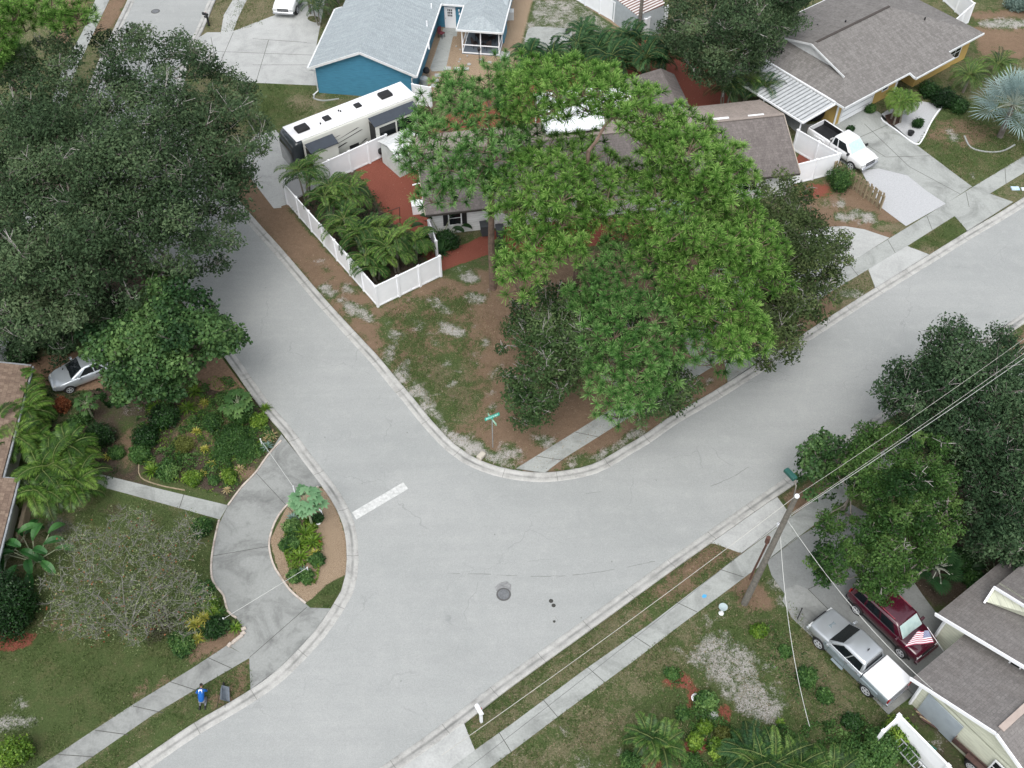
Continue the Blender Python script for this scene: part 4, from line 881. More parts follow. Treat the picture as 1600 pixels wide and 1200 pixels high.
def wheel(T, x, y, r, w=.22, rimmat=RIM, spokes=5):
    s = 1 if y > 0 else -1
    t = MB().lathe([(r*.62, -w/2), (r*.94, -w/2), (r, -w*.3), (r, w*.3), (r*.94, w/2), (r*.62, w/2)], n=20, axis='y').out('wheel', RUBBER, T, smooth=False)
    t.location = (x, y, r)
    mb = MB().lathe([(r*.68, s*w*.50), (r*.68, s*w*.55), (r*.60, s*w*.56), (r*.57, s*w*.50)], n=20, axis='y')
    for k in range(spokes):
        a = 2*pi*k/spokes+.3; mb.bar((0, s*w*.53, 0), (r*.6*cos(a), s*w*.53, r*.6*sin(a)), r*.2, w*.07, (0, 1, 0))
    mb.lathe([(r*.18, s*w*.5), (r*.18, s*w*.58)], n=10, axis='y')
    mb.out('rim', rimmat, t)
    MB().lathe([(r*.6, s*w*.495), (r*.6, s*w*.505)], n=16, axis='y').out('brake_disc', BLACK, t)
    MB().lathe([(r*1.16, 0), (r*1.16, .02)], n=24, axis='y').out('wheel_arch', BLACK, T).location = (x, y-s*(w/2+.0)+s*(w/2-.03), r*1.02)
    return t
def cab(T, mat, xr, xf, w, zb, zt, fr, rr, tw, win, bevo=.09, shade=None, wsh=(.07, .93, .1, .92)):
    A, Am = Vector((xf, w, zb)), Vector((xf, -w, zb)); B, Bm = Vector((xf-fr, tw, zt-.03)), Vector((xf-fr, -tw, zt-.03))
    C, Cm = Vector((xr+rr, tw, zt-.03)), Vector((xr+rr, -tw, zt-.03)); D, Dm = Vector((xr, w, zb)), Vector((xr, -w, zb))
    R = [B+Vector((-.15, -.12, .05)), Bm+Vector((-.15, .12, .05)), Cm+Vector((.15, .12, .05)), C+Vector((.15, -.12, .05))]
    o = MB().add([A, Am, Dm, D, B, Bm, Cm, C]+R, [(3, 2, 1, 0), (0, 1, 5, 4), (1, 2, 6, 5), (2, 3, 7, 6), (3, 0, 4, 7), (4, 5, 9, 8), (5, 6, 10, 9), (6, 7, 11, 10), (7, 4, 8, 11), (8, 9, 10, 11)]).out('cab', mat, T)
    bev(o, bevo, 3)
    # panels anticlockwise seen from outside
    panelglass(T, [Am, A, B, Bm], wsh, .012, 'windscreen', shade or GLASS)
    panelglass(T, [D, Dm, Cm, C], (.12, .88, .25, .88), .012, 'rear_window')
    for a, b in win:
        panelglass(T, [A, D, C, B], (a, b, .1, .88), .012, 'side_window'); panelglass(T, [Dm, Am, Bm, Cm], (1-b, 1-a, .1, .88), .012, 'side_window')
    return o
def mirror(T, x, y, z, mat):
    s = 1 if y > 0 else -1; mb = MB().box(x-.06, x+.08, min(y, y+s*.24), max(y, y+s*.24), z, z+.17, .03); return mb.out('wing_mirror', mat, T)
def lamps(T, xf, xr, w, z1, z2):
    LG = M('lamp_glass', (.7, .72, .72), (.5, .52, .52), 9, .15); RD = M('red_lamp', (.35, .02, .02), (.25, .01, .01), 9, .25)
    for s in (-1, 1):
        MB().box(xf-.12, xf, s*w-(.32 if s > 0 else 0), s*w+(.32 if s < 0 else 0), z1, z1+.2, .03).out('headlight', LG, T)
        MB().box(xr, xr+.08, s*w-(.14 if s > 0 else 0), s*w+(.14 if s < 0 else 0), z2, z2+.34, .02).out('tail_light', RD, T)
def handle(T, x, w, z, mat):
    for s in (-1, 1): MB().box(x-.1, x+.1, min(s*w, s*(w+.035)), max(s*w, s*(w+.035)), z, z+.04).out('door_handle', mat, T)
SILVER = M('silver_paint', (.46, .49, .51), (.42, .45, .47), 1, .28, metal=.55, coat=.6)
SILVER_D = M('silver_cladding', (.24, .29, .31), (.21, .25, .27), 1, .4, metal=.3, coat=.3)
WPAINT = M('white_paint', (.74, .75, .76), (.70, .71, .72), 1, .22, spec=.5, coat=.8)
MAROON = M('maroon_paint', (.060, .006, .016), (.05, .005, .013), 1, .2, spec=.5, coat=1)
CARSIL = M('silver_blue_paint', (.55, .60, .64), (.52, .57, .61), 1, .28, metal=.55, coat=.6)
SHADE = M('reflective_sunshade', (.50, .62, .60), (.36, .50, .49), 5, .35)

def pickup(name, label, loc, rz, paint, lower, L=5.6, W=1.86, bed='open', rows=2, shade=None, hood_scoop=False, cabr=None):
    T = thing(name, label, 'pickup truck', (loc.x, loc.y, loc.z), rz)
    w = W/2; xf = L/2; xr = -L/2; wb = L*.60; fx_ = xf-.95; rx_ = fx_-wb
    cabf = xf-1.35; cabb = cabr if cabr is not None else (xr+1.75 if rows == 2 else xr+2.35)
    zb = .38
    # front + cab lower body
    o = loft([(cabb, bodyring(w, zb, 1.12)), (cabf, bodyring(w, zb, 1.13)), (cabf+.3, bodyring(w, zb, 1.14, .05)), (xf-.45, bodyring(w*.98, zb, 1.08, .05)), (xf-.12, bodyring(w*.93, zb+.05, 1.0, .04)), (xf-.02, bodyring(w*.88, zb+.1, .88, .02))]).out('body', paint, T, smooth=True)
    bev(o, .03, 2, 35)
    if lower is not paint:
        for s in (-1, 1): MB().box(cabb, cabf+.2, min(s*w, s*(w+.015)), max(s*w, s*(w+.015)), .45, .98, .03).out('door_panel', lower, T)
    cab(T, paint, cabb+.02, cabf+.12, w*.93, 1.08, 1.78, .78, .12, w*.76, ((.10, .50), (.54, .93)) if rows == 2 else ((.12, .62), (.68, .9)), shade=shade)
    # bed
    bx0, bx1 = xr+.08, cabb-.05
    o = loft([(bx0, bodyring(w*.98, zb+.08, .78, 0)), (bx1, bodyring(w, zb+.02, .78, 0))]).out('bed_base', lower, T)
    for s in (-1, 1):
        y0, y1 = sorted((s*w, s*(w-.16))); sd_ = MB().box(bx0, bx1, y0, y1, .6, 1.19, .05).out('bed_side', lower, T); bev(sd_, .02, 2)
        MB().box(rx_-.56, rx_+.56, min(s*w, s*(w+.05)), max(s*w, s*(w+.05)), .62, .98, .05).out('fender_flare', lower, T)
    MB().box(bx0-.03, bx0+.06, -w+.13, w-.13, .62, 1.2, .02).out('tailgate', paint, T)
    if bed == 'open':
        MB().box(bx0+.07, bx1-.02, -w+.165, w-.165, .785, .81).out('bed_liner', BLACK, T)
        for s in (-1, 1): y0, y1 = sorted((s*(w-.162), s*(w-.19))); MB().box(bx0+.07, bx1, y0, y1, .8, 1.17).out('bed_liner_side', BLACK, T)
        MB().box(bx1-.04, bx1-.01, -w+.2, w-.2, .8, 1.17).out('bed_liner_side', BLACK, T)
    else:
        lid = MB().box(bx0-.02, bx1, -w+.02, w-.02, 1.195, 1.30, .04).out('tonneau_cover', WPAINT, T); bev(lid, .02, 2)
        MB().box(bx0+.0, bx1-.02, w*.28, w*.28+.02, 1.3005, 1.305).out('tonneau_crease', M('grey_seam', (.4, .42, .44)), T)
    # bumpers, grille
    bm_ = MB().box(xf-.14, xf+.06, -w*.93, w*.93, .42, .66, .05).out('bumper', CHROME if paint is not SILVER else SILVER, T); bev(bm_, .02, 2)
    MB().box(xr-.04, xr+.1, -w*.9, w*.9, .5, .66, .03).out('bumper', CHROME, T)
    gr = MB().box(xf-.05, xf+.02, -w*.5, w*.5, .7, .94, .02).out('grille', BLACK, T)
    for z_ in (.76, .82, .88): MB().box(xf+.02, xf+.03, -w*.48, w*.48, z_, z_+.02).out('grille_bar', CHROME, gr)
    lamps(T, xf-.02, xr+.02, w*.92, .74, .78)
    mirror(T, cabf-.1, w*.95, 1.12, paint if paint is not WPAINT else BLACK); mirror(T, cabf-.1, -w*.95, 1.12, paint if paint is not WPAINT else BLACK)
    handle(T, cabf-1.25, w+.01, .98, CHROME)
    if rows == 2: handle(T, cabb+.25, w+.01, .98, CHROME)
    if hood_scoop: MB().box(xf-1.0, xf-.72, -.2, .2, 1.13, 1.165, .02).out('bonnet_vent', SILVER_D, T)
    for s in (-1, 1): MB().box(cabf-1.3, cabf-.55, min(s*(w+.02), s*(w+.17)), max(s*(w+.02), s*(w+.17)), .36, .40, .01).out('side_step', SILVER_D if paint is SILVER else BLACK, T)
    # seams between doors
    for x_ in [cabf-.12, (cabf+cabb)/2-.15][:rows]:
        for s in (-1, 1): MB().box(x_-.006, x_+.006, min(s*(w+.012), s*(w+.018)), max(s*(w+.012), s*(w+.018)), .46, 1.0).out('door_seam', BLACK, T)
    for x_ in (fx_, rx_):
        for s in (-1, 1): wheel(T, x_, s*(w-.07), .39, .26)
    return T
pc = P(1340, 1040, .0)+Vector((0, 0, .1))
sp = pickup('pickup_truck', 'silver crew cab pickup with white bed cover on the grey driveway', Vector((P(1340, 1024, .8).x, P(1340, 1024, .8).y, .1)), radians(126.5), SILVER, SILVER_D, 5.3, 1.86, 'cover', 2, hood_scoop=True)
MB().box(-.35, -.3, -.05, .05, 1.84, 1.95).out('antenna', BLACK, sp)
wc = P(1316, 226, .9)
wp_ = pickup('pickup_truck', 'white extended cab pickup with open black bed beside the white fence', Vector((wc.x, wc.y, .1)), radians(-54), WPAINT, WPAINT, 5.7, 1.96, 'open', 1, shade=SHADE)
MB().box(-.9, -.55, .1, .5, .82, 1.05, .04).out('cargo', M('white_bags', (.6, .6, .6), (.2, .2, .2), 12), wp_); MB().box(-.95, -.6, -.4, -.05, .82, 1.0, .04).out('cargo', M('white_bags', (.6, .6, .6)), wp_)
tc = P(452, 7, .9)
pickup('pickup_truck', 'white pickup nose towards the camera beside the palms at the top', Vector((tc.x-.15, tc.y+1.9, .1)), radians(-96), WPAINT, WPAINT, 5.9, 2.02, 'open', 2, shade=M('teal_glass', (.10, .22, .25), (.08, .18, .2), 2, .1))
# maroon sport utility
mc = P(1394, 966, .8)
T = thing('sport_utility', 'dark maroon boxy sport utility with sunshade and flag on its bonnet', 'car', (mc.x, mc.y, .1), radians(-54.5))
w = .92; L = 4.7; xf = L/2; xr = -L/2
o = loft([(xr, bodyring(w*.93, .4, 1.0)), (xr+.15, bodyring(w*.97, .36, 1.06)), (xr+.8, bodyring(w, .34, 1.1)), (xf-1.4, bodyring(w, .34, 1.1)), (xf-1.1, bodyring(w, .34, 1.12, .04)), (xf-.35, bodyring(w*.97, .36, 1.06, .04)), (xf-.05, bodyring(w*.9, .42, .96, .02))]).out('body', MAROON, T, smooth=True); bev(o, .03, 2, 35)
cab(T, MAROON, xr+.08, xf-1.1, w*.95, 1.06, 1.72, .58, .22, w*.80, ((.12, .40), (.43, .70), (.73, .93)), .08, SHADE)
for s in (-1, 1):
    MB().tube([(xr+.5, s*.62, 1.80), (xf-2.0, s*.62, 1.80)], .025, 6).out('roof_rail', M('roof_rail', (.28, .06, .08)), T)
    MB().box(xr+.2, xf-.3, min(s*w, s*(w+.02)), max(s*w, s*(w+.02)), .38, .52).out('side_cladding', BLACK, T)
gr = MB().box(xf-.06, xf+.01, -.5, .5, .62, .92, .03).out('grille', BLACK, T)
for i in range(7): MB().box(xf+.01, xf+.02, -.42+i*.13, -.36+i*.13, .66, .88).out('grille_slot', CHROME, gr)
lamps(T, xf-.02, xr, w*.88, .7, .85); mirror(T, xf-1.35, w*.93, 1.08, MAROON); mirror(T, xf-1.35, -w*.93, 1.08, MAROON); handle(T, .1, w+.01, .93, MAROON)
MB().box(xf-.1, xf+.08, -w*.9, w*.9, .38, .58, .04).out('bumper', MAROON, T); MB().box(xr-.06, xr+.1, -w*.9, w*.9, .38, .6, .04).out('bumper', BLACK, T)
for x_ in (xf-.85, xr+.85):
    for s in (-1, 1): wheel(T, x_, s*(w-.05), .36, .24, RIM)
# flag over the bonnet, on a pole fixed to the house corner
ft = thing('flag', 'stars and stripes flag flying over the bonnet of the maroon car', 'flag', P(1470, 1000, .1))
def flagmat():
    m, n, b = nodes('flag_cloth'); uv = coord(n, 'UV'); s = n.nodes.new('ShaderNodeSeparateXYZ'); n.links.new(uv, s.inputs[0])
    st = math_(n, 'LESS_THAN', math_(n, 'FRACT', math_(n, 'MULTIPLY', s.outputs[1], 6.5)), .5)
    c = mixc(n, st, (.72, .72, .74), (.30, .03, .07))
    can = math_(n, 'MULTIPLY', math_(n, 'LESS_THAN', s.outputs[0], .4), math_(n, 'GREATER_THAN', s.outputs[1], .46))
    v = n.nodes.new('ShaderNodeTexVoronoi'); v.inputs['Randomness'].default_value = 0; v.inputs['Scale'].default_value = 1
    mp = n.nodes.new('ShaderNodeMapping'); mp.inputs['Scale'].default_value = (17, 12, 1); n.links.new(uv, mp.inputs[0]); n.links.new(mp.outputs[0], v.inputs['Vector'])
    cc_ = mixc(n, math_(n, 'LESS_THAN', v.outputs['Distance'], .27), (.02, .045, .16), (.75, .75, .78))
    n.links.new(mixc(n, can, c, cc_), b.inputs['Base Color']); b.inputs['Roughness'].default_value = .8; return m
h0, h1 = P(1451, 985, 2.6), P(1459, 1004, 2.1); f0, f1 = P(1434, 986, 2.5), P(1415, 1009, 1.75)
nu, nv = 16, 8; vs = []; uvs = []
for i in range(nu+1):
    for j in range(nv+1):
        s, t = i/nu, j/nv
        p = h0*(1-s)*(1-t)+h1*(1-s)*t+f0*s*(1-t)+f1*s*t+Vector((0, 0, .09*sin(s*9+t*2)*s-.05*s)); vs.append(p); uvs.append((s, 1-t))
fs = [(i*(nv+1)+j, i*(nv+1)+j+1, (i+1)*(nv+1)+j+1, (i+1)*(nv+1)+j) for i in range(nu) for j in range(nv)]
fo = mesh('cloth', vs, fs, flagmat(), ft, True, True); l = fo.data.uv_layers.new(name='UVMap'); vi = [0]*len(fo.data.loops); fo.data.loops.foreach_get('vertex_index', vi); l.data.foreach_set('uv', [c for k_ in vi for c in uvs[k_]])
MB().tube([P(1478, 1023, .8), P(1449, 980, 2.75)], .018, 6).out('pole', WHITE, ft, True)
# silver sedan
sc_ = P(136, 578, .6)
T = thing('sedan_car', 'silver blue two door car on the brown paver driveway, tail under the green tree', 'car', (sc_.x, sc_.y, .1), radians(211))
w = .9; L = 4.6; xf = L/2; xr = -L/2
o = loft([(xr, bodyring(w*.80, .36, .82)), (xr+.2, bodyring(w*.9, .28, .92)), (xr+.9, bodyring(w, .25, .95)), (0, bodyring(w, .22, .93)), (xf-1.3, bodyring(w, .24, .92, .04)), (xf-.5, bodyring(w*.93, .28, .80, .05)), (xf-.12, bodyring(w*.78, .32, .68, .03)), (xf, bodyring(w*.62, .38, .58, .01))]).out('body', CARSIL, T, smooth=True); bev(o, .03, 2, 40)
cab(T, CARSIL, xr+.75, xf-1.15, w*.90, .88, 1.38, .95, .75, w*.66, ((.20, .55), (.58, .80)), .07)
lamps(T, xf-.14, xr+.02, w*.72, .52, .62); mirror(T, xf-1.7, w*.93, .92, CARSIL); mirror(T, xf-1.7, -w*.93, .92, CARSIL); handle(T, -.5, w+.0, .8, CHROME)
for x_ in (xf-.9, xr+.9):
    for s in (-1, 1): wheel(T, x_, s*(w-.06), .32, .21)
# ---- motorhome / fifth wheel trailer
a = P(458, 245, 0); 
ra, rb = P(464, 222, 3.55), P(647, 150, 3.55); ang = atan2((rb-ra).y, (rb-ra).x)
rc, = [(P(435, 202, 3.55)+P(647, 150, 3.55))/2]
T = thing('motorhome', 'long white roofed motorhome with dark cap and slide out sides behind the blue house', 'motorhome', (rc.x, rc.y, .1), ang)
Lr = (rb-P(464, 222, 3.55)).length; w = 1.25; hx = Lr/2+.35
CREAMP = M('cream_fibreglass', (.55, .56, .52), (.50, .51, .47), 1, .35, spec=.4)
def rvring(w, zb, zt): return [(0, zb), (w*.95, zb), (w, zb+.1), (w, (zb+zt)/2), (w, zt-.15), (w*.97, zt-.04), (w*.88, zt), (0, zt+.03)]
o = loft([(-hx+.9, rvring(w, .55, 3.45)), (hx, rvring(w, .55, 3.45))]).out('body', CREAMP, T); bev(o, .03, 2, 35)
o = loft([(-hx, rvring(w*.82, 1.0, 2.6)), (-hx+.12, rvring(w*.9, .9, 3.1)), (-hx+.35, rvring(w*.96, .8, 3.35)), (-hx+.91, rvring(w+.005, .7, 3.45))]).out('front_cap', M('charcoal_gloss', (.035, .045, .05), (.025, .03, .035), 1, .15, coat=.8), T, smooth=True)
MB().box(-hx+.5, hx-.02, -w*.9, w*.9, 3.475, 3.50, .01).out('roof_membrane', M('white_membrane', (.78, .79, .80), (.70, .71, .73), 1.5, .7), T)
for x_, y_, sx, sy in ((-hx+1.55, .0, .5, .38), (hx-2.0, .15, .5, .38)): bev(MB().box(x_-sx, x_+sx, y_-sy, y_+sy, 3.5, 3.78, .08).out('air_conditioner', BLACK, T), .05, 2)
for x_, y_, s_ in ((-hx+3.7, .1, .28), (hx-4.4, .2, .26)): bev(MB().box(x_-s_, x_+s_, y_-s_, y_+s_, 3.5, 3.66, .05).out('roof_vent', BLACK, T), .03, 2)
for x_, y_ in ((-hx+3, -.2), (-hx+4.9, .45), (-hx+5.0, .3)): MB().lathe([(.06, 3.5), (.06, 3.62), (.02, 3.64)], (x_, y_, 0), 8).out('roof_cap', BLACK, T)
for x0, x1, z0, dz_ in ((-hx+1.1, -hx+3.3, 1.1, 2.75), (hx-4.3, hx-.45, .95, 2.85)):
    sl_ = MB().box(x0, x1, -w-.85, -w+.02, z0, dz_).out('slide_out', CREAMP, T)
    MB().box(x0-.04, x0-.005, -w-.87, -w, z0-.05, dz_+.05).out('slide_trim', BLACK, sl_)
    MB().add([(x0-.06, -w-.9, dz_+.02), (x1+.06, -w-.9, dz_+.02), (x1+.06, -w+.0, dz_+.3), (x0-.06, -w+.0, dz_+.3), (x0-.06, -w-.9, dz_+.07), (x1+.06, -w-.9, dz_+.07), (x1+.06, -w, dz_+.36), (x0-.06, -w, dz_+.36)], [(3, 2, 1, 0), (4, 5, 6, 7), (0, 1, 5, 4), (1, 2, 6, 5), (2, 3, 7, 6), (3, 0, 4, 7)]).out('awning_topper', M('slate_awning', (.055, .066, .082), (.045, .053, .066), 2, .7, spec=.15), sl_)
    if x1-x0 > 3:
        for q0, q1 in ((x0+.35, x0+1.75), (x0+1.9, x1-.4)): MB().box(q0, q1, -w-.875, -w-.852, z0+.75, dz_-.2).out('window', GLASS, sl_)
        MB().box(x0+.1, x1-.1, -w-.865, -w-.852, z0+.1, z0+.16).out('stripe', BLACK, sl_)
# swooshes, doors, hatches on the fence side
for (x0, z0, x1, z1, h_) in ((-1.9, 2.35, .2, 2.75, .07), (-2.0, 2.0, .5, 2.45, .09), (-2.2, 1.55, -.9, 1.85, .16), (.0, 1.2, .8, 1.5, .1), (-2.3, 2.6, -1.4, 2.72, .05)):
    MB().add([(x0, -w-.012, z0), (x1, -w-.012, z1), (x1-.2, -w-.012, z1+h_*.3), (x0+.3, -w-.012, z0+h_), (x0, -w+.0, z0), (x1, -w, z1), (x1-.2, -w, z1+h_*.3), (x0+.3, -w, z0+h_)], [(0, 1, 2, 3), (7, 6, 5, 4), (0, 4, 5, 1), (1, 5, 6, 2), (2, 6, 7, 3), (3, 7, 4, 0)]).out('stripe', BLACK, T)
MB().box(-.8, .0, -w-.02, -w, .75, 1.45).out('hatch', BLACK, T)
MB().box(-hx+1.0, hx-.3, -w-.01, -w+.02, .56, .72).out('skirt', BLACK, T)
for x_ in (.9, 1.8):
    for s in (-1, 1): wheel(T, x_, s*(w-.1), .4, .25, RIM)
MB().tube([(hx+.02, .9, .8), (hx+.12, .9, 3.3)], .02, 5).out('ladder_rail', GALV, T); MB().tube([(hx+.02, .55, .8), (hx+.12, .55, 3.3)], .02, 5).out('ladder_rail', GALV, T)
# ---- boat under cover on its trailer by the carport
q = P(1258, 188, 0)
T = thing('covered_boat', 'white hulled boat under a black cover on a trailer below the carport', 'boat', (q.x-.6, q.y+2.2, .1), radians(127.5))
o = loft([(-2.4, [(0, .6), (.5, .6), (.85, .9), (.95, 1.15), (.95, 1.25), (.9, 1.3), (.5, 1.3), (0, 1.3)]), (0, [(0, .5), (.55, .6), (.9, .95), (1.0, 1.2), (1, 1.3), (.95, 1.35), (.5, 1.35), (0, 1.35)]), (1.8, [(0, .6), (.3, .75), (.6, 1.05), (.72, 1.3), (.74, 1.4), (.7, 1.45), (.4, 1.45), (0, 1.45)]), (2.9, [(0, 1.2), (.03, 1.25), (.06, 1.3), (.08, 1.45), (.09, 1.5), (.08, 1.53), (.04, 1.53), (0, 1.53)])]).out('hull', WHITE, T, smooth=True)
wheel(T, -.7, -.95, .33, .2, BLACK); wheel(T, -.7, .95, .33, .2, BLACK)
mb = MB(); [mb.tube([(-2.8, s*.6, .45), (2.2, s*.6, .45), (4.1, 0, .45)], .05, 6) for s in (-1, 1)]; mb.tube([(-.7, -.95, .4), (-.7, .95, .4)], .05, 6); mb.out('trailer_frame', GALV, T)
q = P(1270, 186, 0); T = thing('covered_motor', 'big black covered shape beside the white boat under the carport', 'covered equipment', (q.x, q.y+.2, .1), radians(37))
o = loft([(-.9, [(0, .25), (.6, .25), (.75, .5), (.7, 1.0), (.5, 1.3), (.2, 1.42), (.1, 1.44), (0, 1.45)]), (-.2, [(0, .1), (.75, .1), (.85, .5), (.85, 1.1), (.6, 1.5), (.3, 1.62), (.1, 1.65), (0, 1.66)]), (.8, [(0, .1), (.7, .1), (.8, .5), (.8, 1.0), (.5, 1.35), (.2, 1.45), (.1, 1.47), (0, 1.48)]), (1.1, [(0, .3), (.4, .3), (.5, .5), (.5, .8), (.35, 1.05), (.2, 1.1), (.1, 1.11), (0, 1.12)])]).out('tarpaulin', M('black_tarp', (.012, .013, .018), (.006, .006, .01), 3, .6, .5), T, smooth=True)
# ---- rusty utility trailer
q = P(1533, 1176, .5)
T = thing('utility_trailer', 'rusty brown utility trailer with one black tyre in front of the cream house', 'trailer', (q.x, q.y, .1), radians(-50))
RUST = M('rusty_steel', (.11, .065, .055), (.05, .03, .028), 5, .85, .4)
mb = MB().box(-1.2, 1.2, -.65, .65, .5, .56); bd = mb.out('bed', RUST, T)
for s in (-1, 1): MB().box(-1.2, 1.2, min(s*.65, s*.69), max(s*.65, s*.69), .5, .92).out('side_board', RUST, T)
MB().box(1.2, 1.24, -.69, .69, .5, .92).out('tail_board', RUST, T); MB().box(-1.24, -1.2, -.69, .69, .5, .92).out('front_board', RUST, T)
MB().tube([(-1.2, .5, .48), (-2.4, 0, .45)], .04, 6).out('drawbar', RUST, T); MB().tube([(-1.2, -.5, .48), (-2.4, 0, .45)], .04, 6).out('drawbar', RUST, T)
wheel(T, .1, -.86, .38, .24, RIM, 8); wheel(T, .1, .86, .38, .24, RIM, 8)
for s in (-1, 1): MB().box(-.4, .6, min(s*.72, s*1.0), max(s*.72, s*1.0), .8, .83).out('mudguard', RUST, T)
# ================================================================= street furniture and yard things
# utility pole with street lamp
b0 = P(1163, 943, .05); t0 = P(1244, 776, 10.6)
T = thing('utility_pole', 'leaning weathered wooden utility pole with green street lamp and white insulator', 'utility pole', b0)
POLE = M('pole_wood', (.20, .185, .16), (.10, .095, .085), 5, .95, .5, scale2=30)
MB().tube([b0+(t0-b0)*t for t in (0, .3, .6, 1)], [.19, .175, .155, .125], 10).out('pole', POLE, T, True)
pp = lambda t: b0+(t0-b0)*t
MB().tube([pp(.93), pp(.98)+Vector((.1, .55, .25)), pp(.98)+Vector((.05, .95, .4))], .035, 6).out('lamp_arm', POLE, T, True)
hd = pp(.98)+Vector((-.1, 1.1, .42)); o = MB().box(-.14, .14, -.34, .34, -.1, .12, .05).out('lamp_head', M('dark_green_metal', (.02, .09, .075), (.015, .06, .05), 3, .35), T); bev(o, .03, 2); o.location = hd-T.location; o.rotation_euler = (0, 0, .55)
MB().lathe([(.05, 0), (.10, .02), (.12, .09), (.10, .16), (.04, .2)], n=12).out('insulator', WHITE, T).location = t0-T.location+Vector((.02, -.02, -.02))
MB().tube([P(1172, 905, .3), P(1177, 893, 1.2), P(1198, 850, 4.6)], .06, 7).out('riser_conduit', M('rusty_conduit', (.13, .07, .055)), T, True)
MB().lathe([(.1, 0), (.13, .1), (.12, .5)], n=8).out('cable_box', M('rusty_conduit', (.13, .07, .055)), T).location = P(1198, 848, 4.5)-T.location
for k_, (x, y, z) in enumerate(((1215, 822, 7.3), (1218, 834, 6.8))): MB().lathe([(.07, 0), (.08, .2), (.03, .25)], n=8).out('bracket', WHITE, T).location = P(x, y, z)-T.location
WIRE = M('pale_cable', (.50, .49, .45), (.4, .39, .36), 1, .6); WIREW = M('white_cable', (.48, .49, .47), (.4, .41, .39), 1, .7); WIRED = M('dark_cable', (.12, .12, .12))
def wire(a, b, sag, r, mat, label, n=18):
    pts = [a+(b-a)*(i/n)-Vector((0, 0, sag*4*(i/n)*(1-i/n))) for i in range(n+1)]
    o = MB().tube([p-a for p in pts], r, 5).out('cable', mat); o.location = a; return tag(o, label, 'cable')
tp = pp(1)+Vector((0, 0, .1))
wire(tp, P(1620, 515, 10.4), .25, .008, WIRE, 'uppermost thin cable running right from the pole top over the trees')
a_ = P(1231, 806, 8.2)
wire(a_, P(1620, 538, 8.4), .2, .009, WIRE, 'middle cable running right from the pole over the trees')
wire(P(1231, 808, 8.0), P(1620, 546, 8.2), .2, .013, WIREW, 'thick white lowest cable running right from the pole over the trees')
wire(tp, P(690, 1180, 10.5), .3, .012, WIRE, 'thin pale cable running down left from the pole over the verge')
wire(a_, P(690, 1232, 8.4), .2, .009, WIRED, 'dark cable running down left from the pole above the pavement')
wire(P(1219, 834, 7.0), P(1265, 1135, 3.5), .9, .015, WIREW, 'white service cable dropping from the pole down to the front yard')
wire(P(1230, 812, 7.6), P(1458, 1078, 2.9), .7, .015, WIREW, 'white service cable from the pole to the cream house')
q = P(1246, 967, .1); q2 = P(1239, 958, 1.1); t = thing('driveway_marker', 'thin dark marker stake at the edge of the grey driveway', 'stake', q)
MB().tube([q, q+Vector((0, 0, 1.1))], .025, 6).out('stake', BLACK, t, True); MB().lathe([(.04, 0), (.04, .06)], n=8).out('cap', BLACK, t).location = (0, 0, 1.1)
# second pole at the top
q = P(997, 62, .1); T = thing('utility_pole', 'tall plain wooden pole at the end of the long white fence, by the dark palms', 'utility pole', q); MB().tube([(0, 0, 0), (0, 0, 9)], [.17, .13], 9).out('pole', POLE, T); MB().tube([(-.8, 0, 8.4), (.8, 0, 8.4)], .06, 6).out('crossarm', POLE, T)
# street sign
q = P(770, 699, .08); T = thing('street_sign', 'green crossed street name blades on a thin grey post at the corner', 'street sign', q)
MB().tube([(0, 0, 0), (0, 0, 2.75)], .03, 8).out('post', GALV, T)
GS = M('sign_green', (.02, .36, .26), (.016, .30, .22), 2, .35); GS2 = M('sign_green_pale', (.26, .52, .36), (.2, .44, .3), 2, .35)
for an, z_, ln, mt in ((radians(28), 2.95, .95, GS), (radians(-58), 2.70, .95, GS2)):
    bl = MB().box(-ln/2, ln/2, -.012, .012, -.1, .1).out('blade', mt, T); bl.location = (0, 0, z_); bl.rotation_euler = (radians(-18) if mt is GS else 0, 0, an)
    mb = MB(); r_ = random.Random(int(z_*10)); x_ = -ln/2+.08
    while x_ < ln/2-.12:
        w_ = r_.uniform(.03, .06); mb.box(x_, x_+w_*.45, -.016, -.0125, -.055, .055); mb.box(x_, x_+w_, -.016, -.0125, r_.choice((-.05, 0, .04)), r_.choice((-.035, .015, .055))+.0); x_ += w_+.035
    mb.out('lettering', WHITE, bl)
MB().lathe([(.05, 2.72), (.05, 2.98), (.02, 3.0)], n=8).out('bracket', GS, T)
q = P(752, 714, .1); o = MB().box(-.26, .26, -.17, .17, 0, .28, .05).out('stone_block', concrete('pale_block', (.46, .43, .37), (.32, .30, .26))); bev(o, .02, 2); o.location = q; o.rotation_euler = (0, 0, .9); tag(o, 'pale concrete block lying behind the kerb at the corner', 'concrete block')
# mailboxes
def mailbox(x, y, label, mat, rz):
    q = P(x, y, .08); T = thing('mailbox', label, 'mailbox', q, rz)
    MB().box(-.06, .06, -.06, .06, 0, 1.05, .01).out('post', mat, T); MB().box(-.05, .05, -.06, .32, .8, .9).out('bracket', mat, T)
    mb = MB(); n = 8; ring = [(-.1, 1.05), (.1, 1.05)]+[(.1*cos(a), 1.17+.1*sin(a)) for a in np.linspace(0, pi, n)]
    m_ = len(ring); mb.add([(x_, -.12, z_) for x_, z_ in ring]+[(x_, .42, z_) for x_, z_ in ring], [tuple(range(m_)), tuple(range(m_, 2*m_))[::-1]]+[((i+1) % m_, i, m_+i, m_+(i+1) % m_) for i in range(m_)])
    b_ = mb.out('box', mat, T); MB().box(.1, .115, .1, .14, 1.1, 1.32).out('flag', M('flag_red', (.4, .03, .03)), b_)
    for c in T.children: c.scale = (1.05, 1.05, 1)
    return T
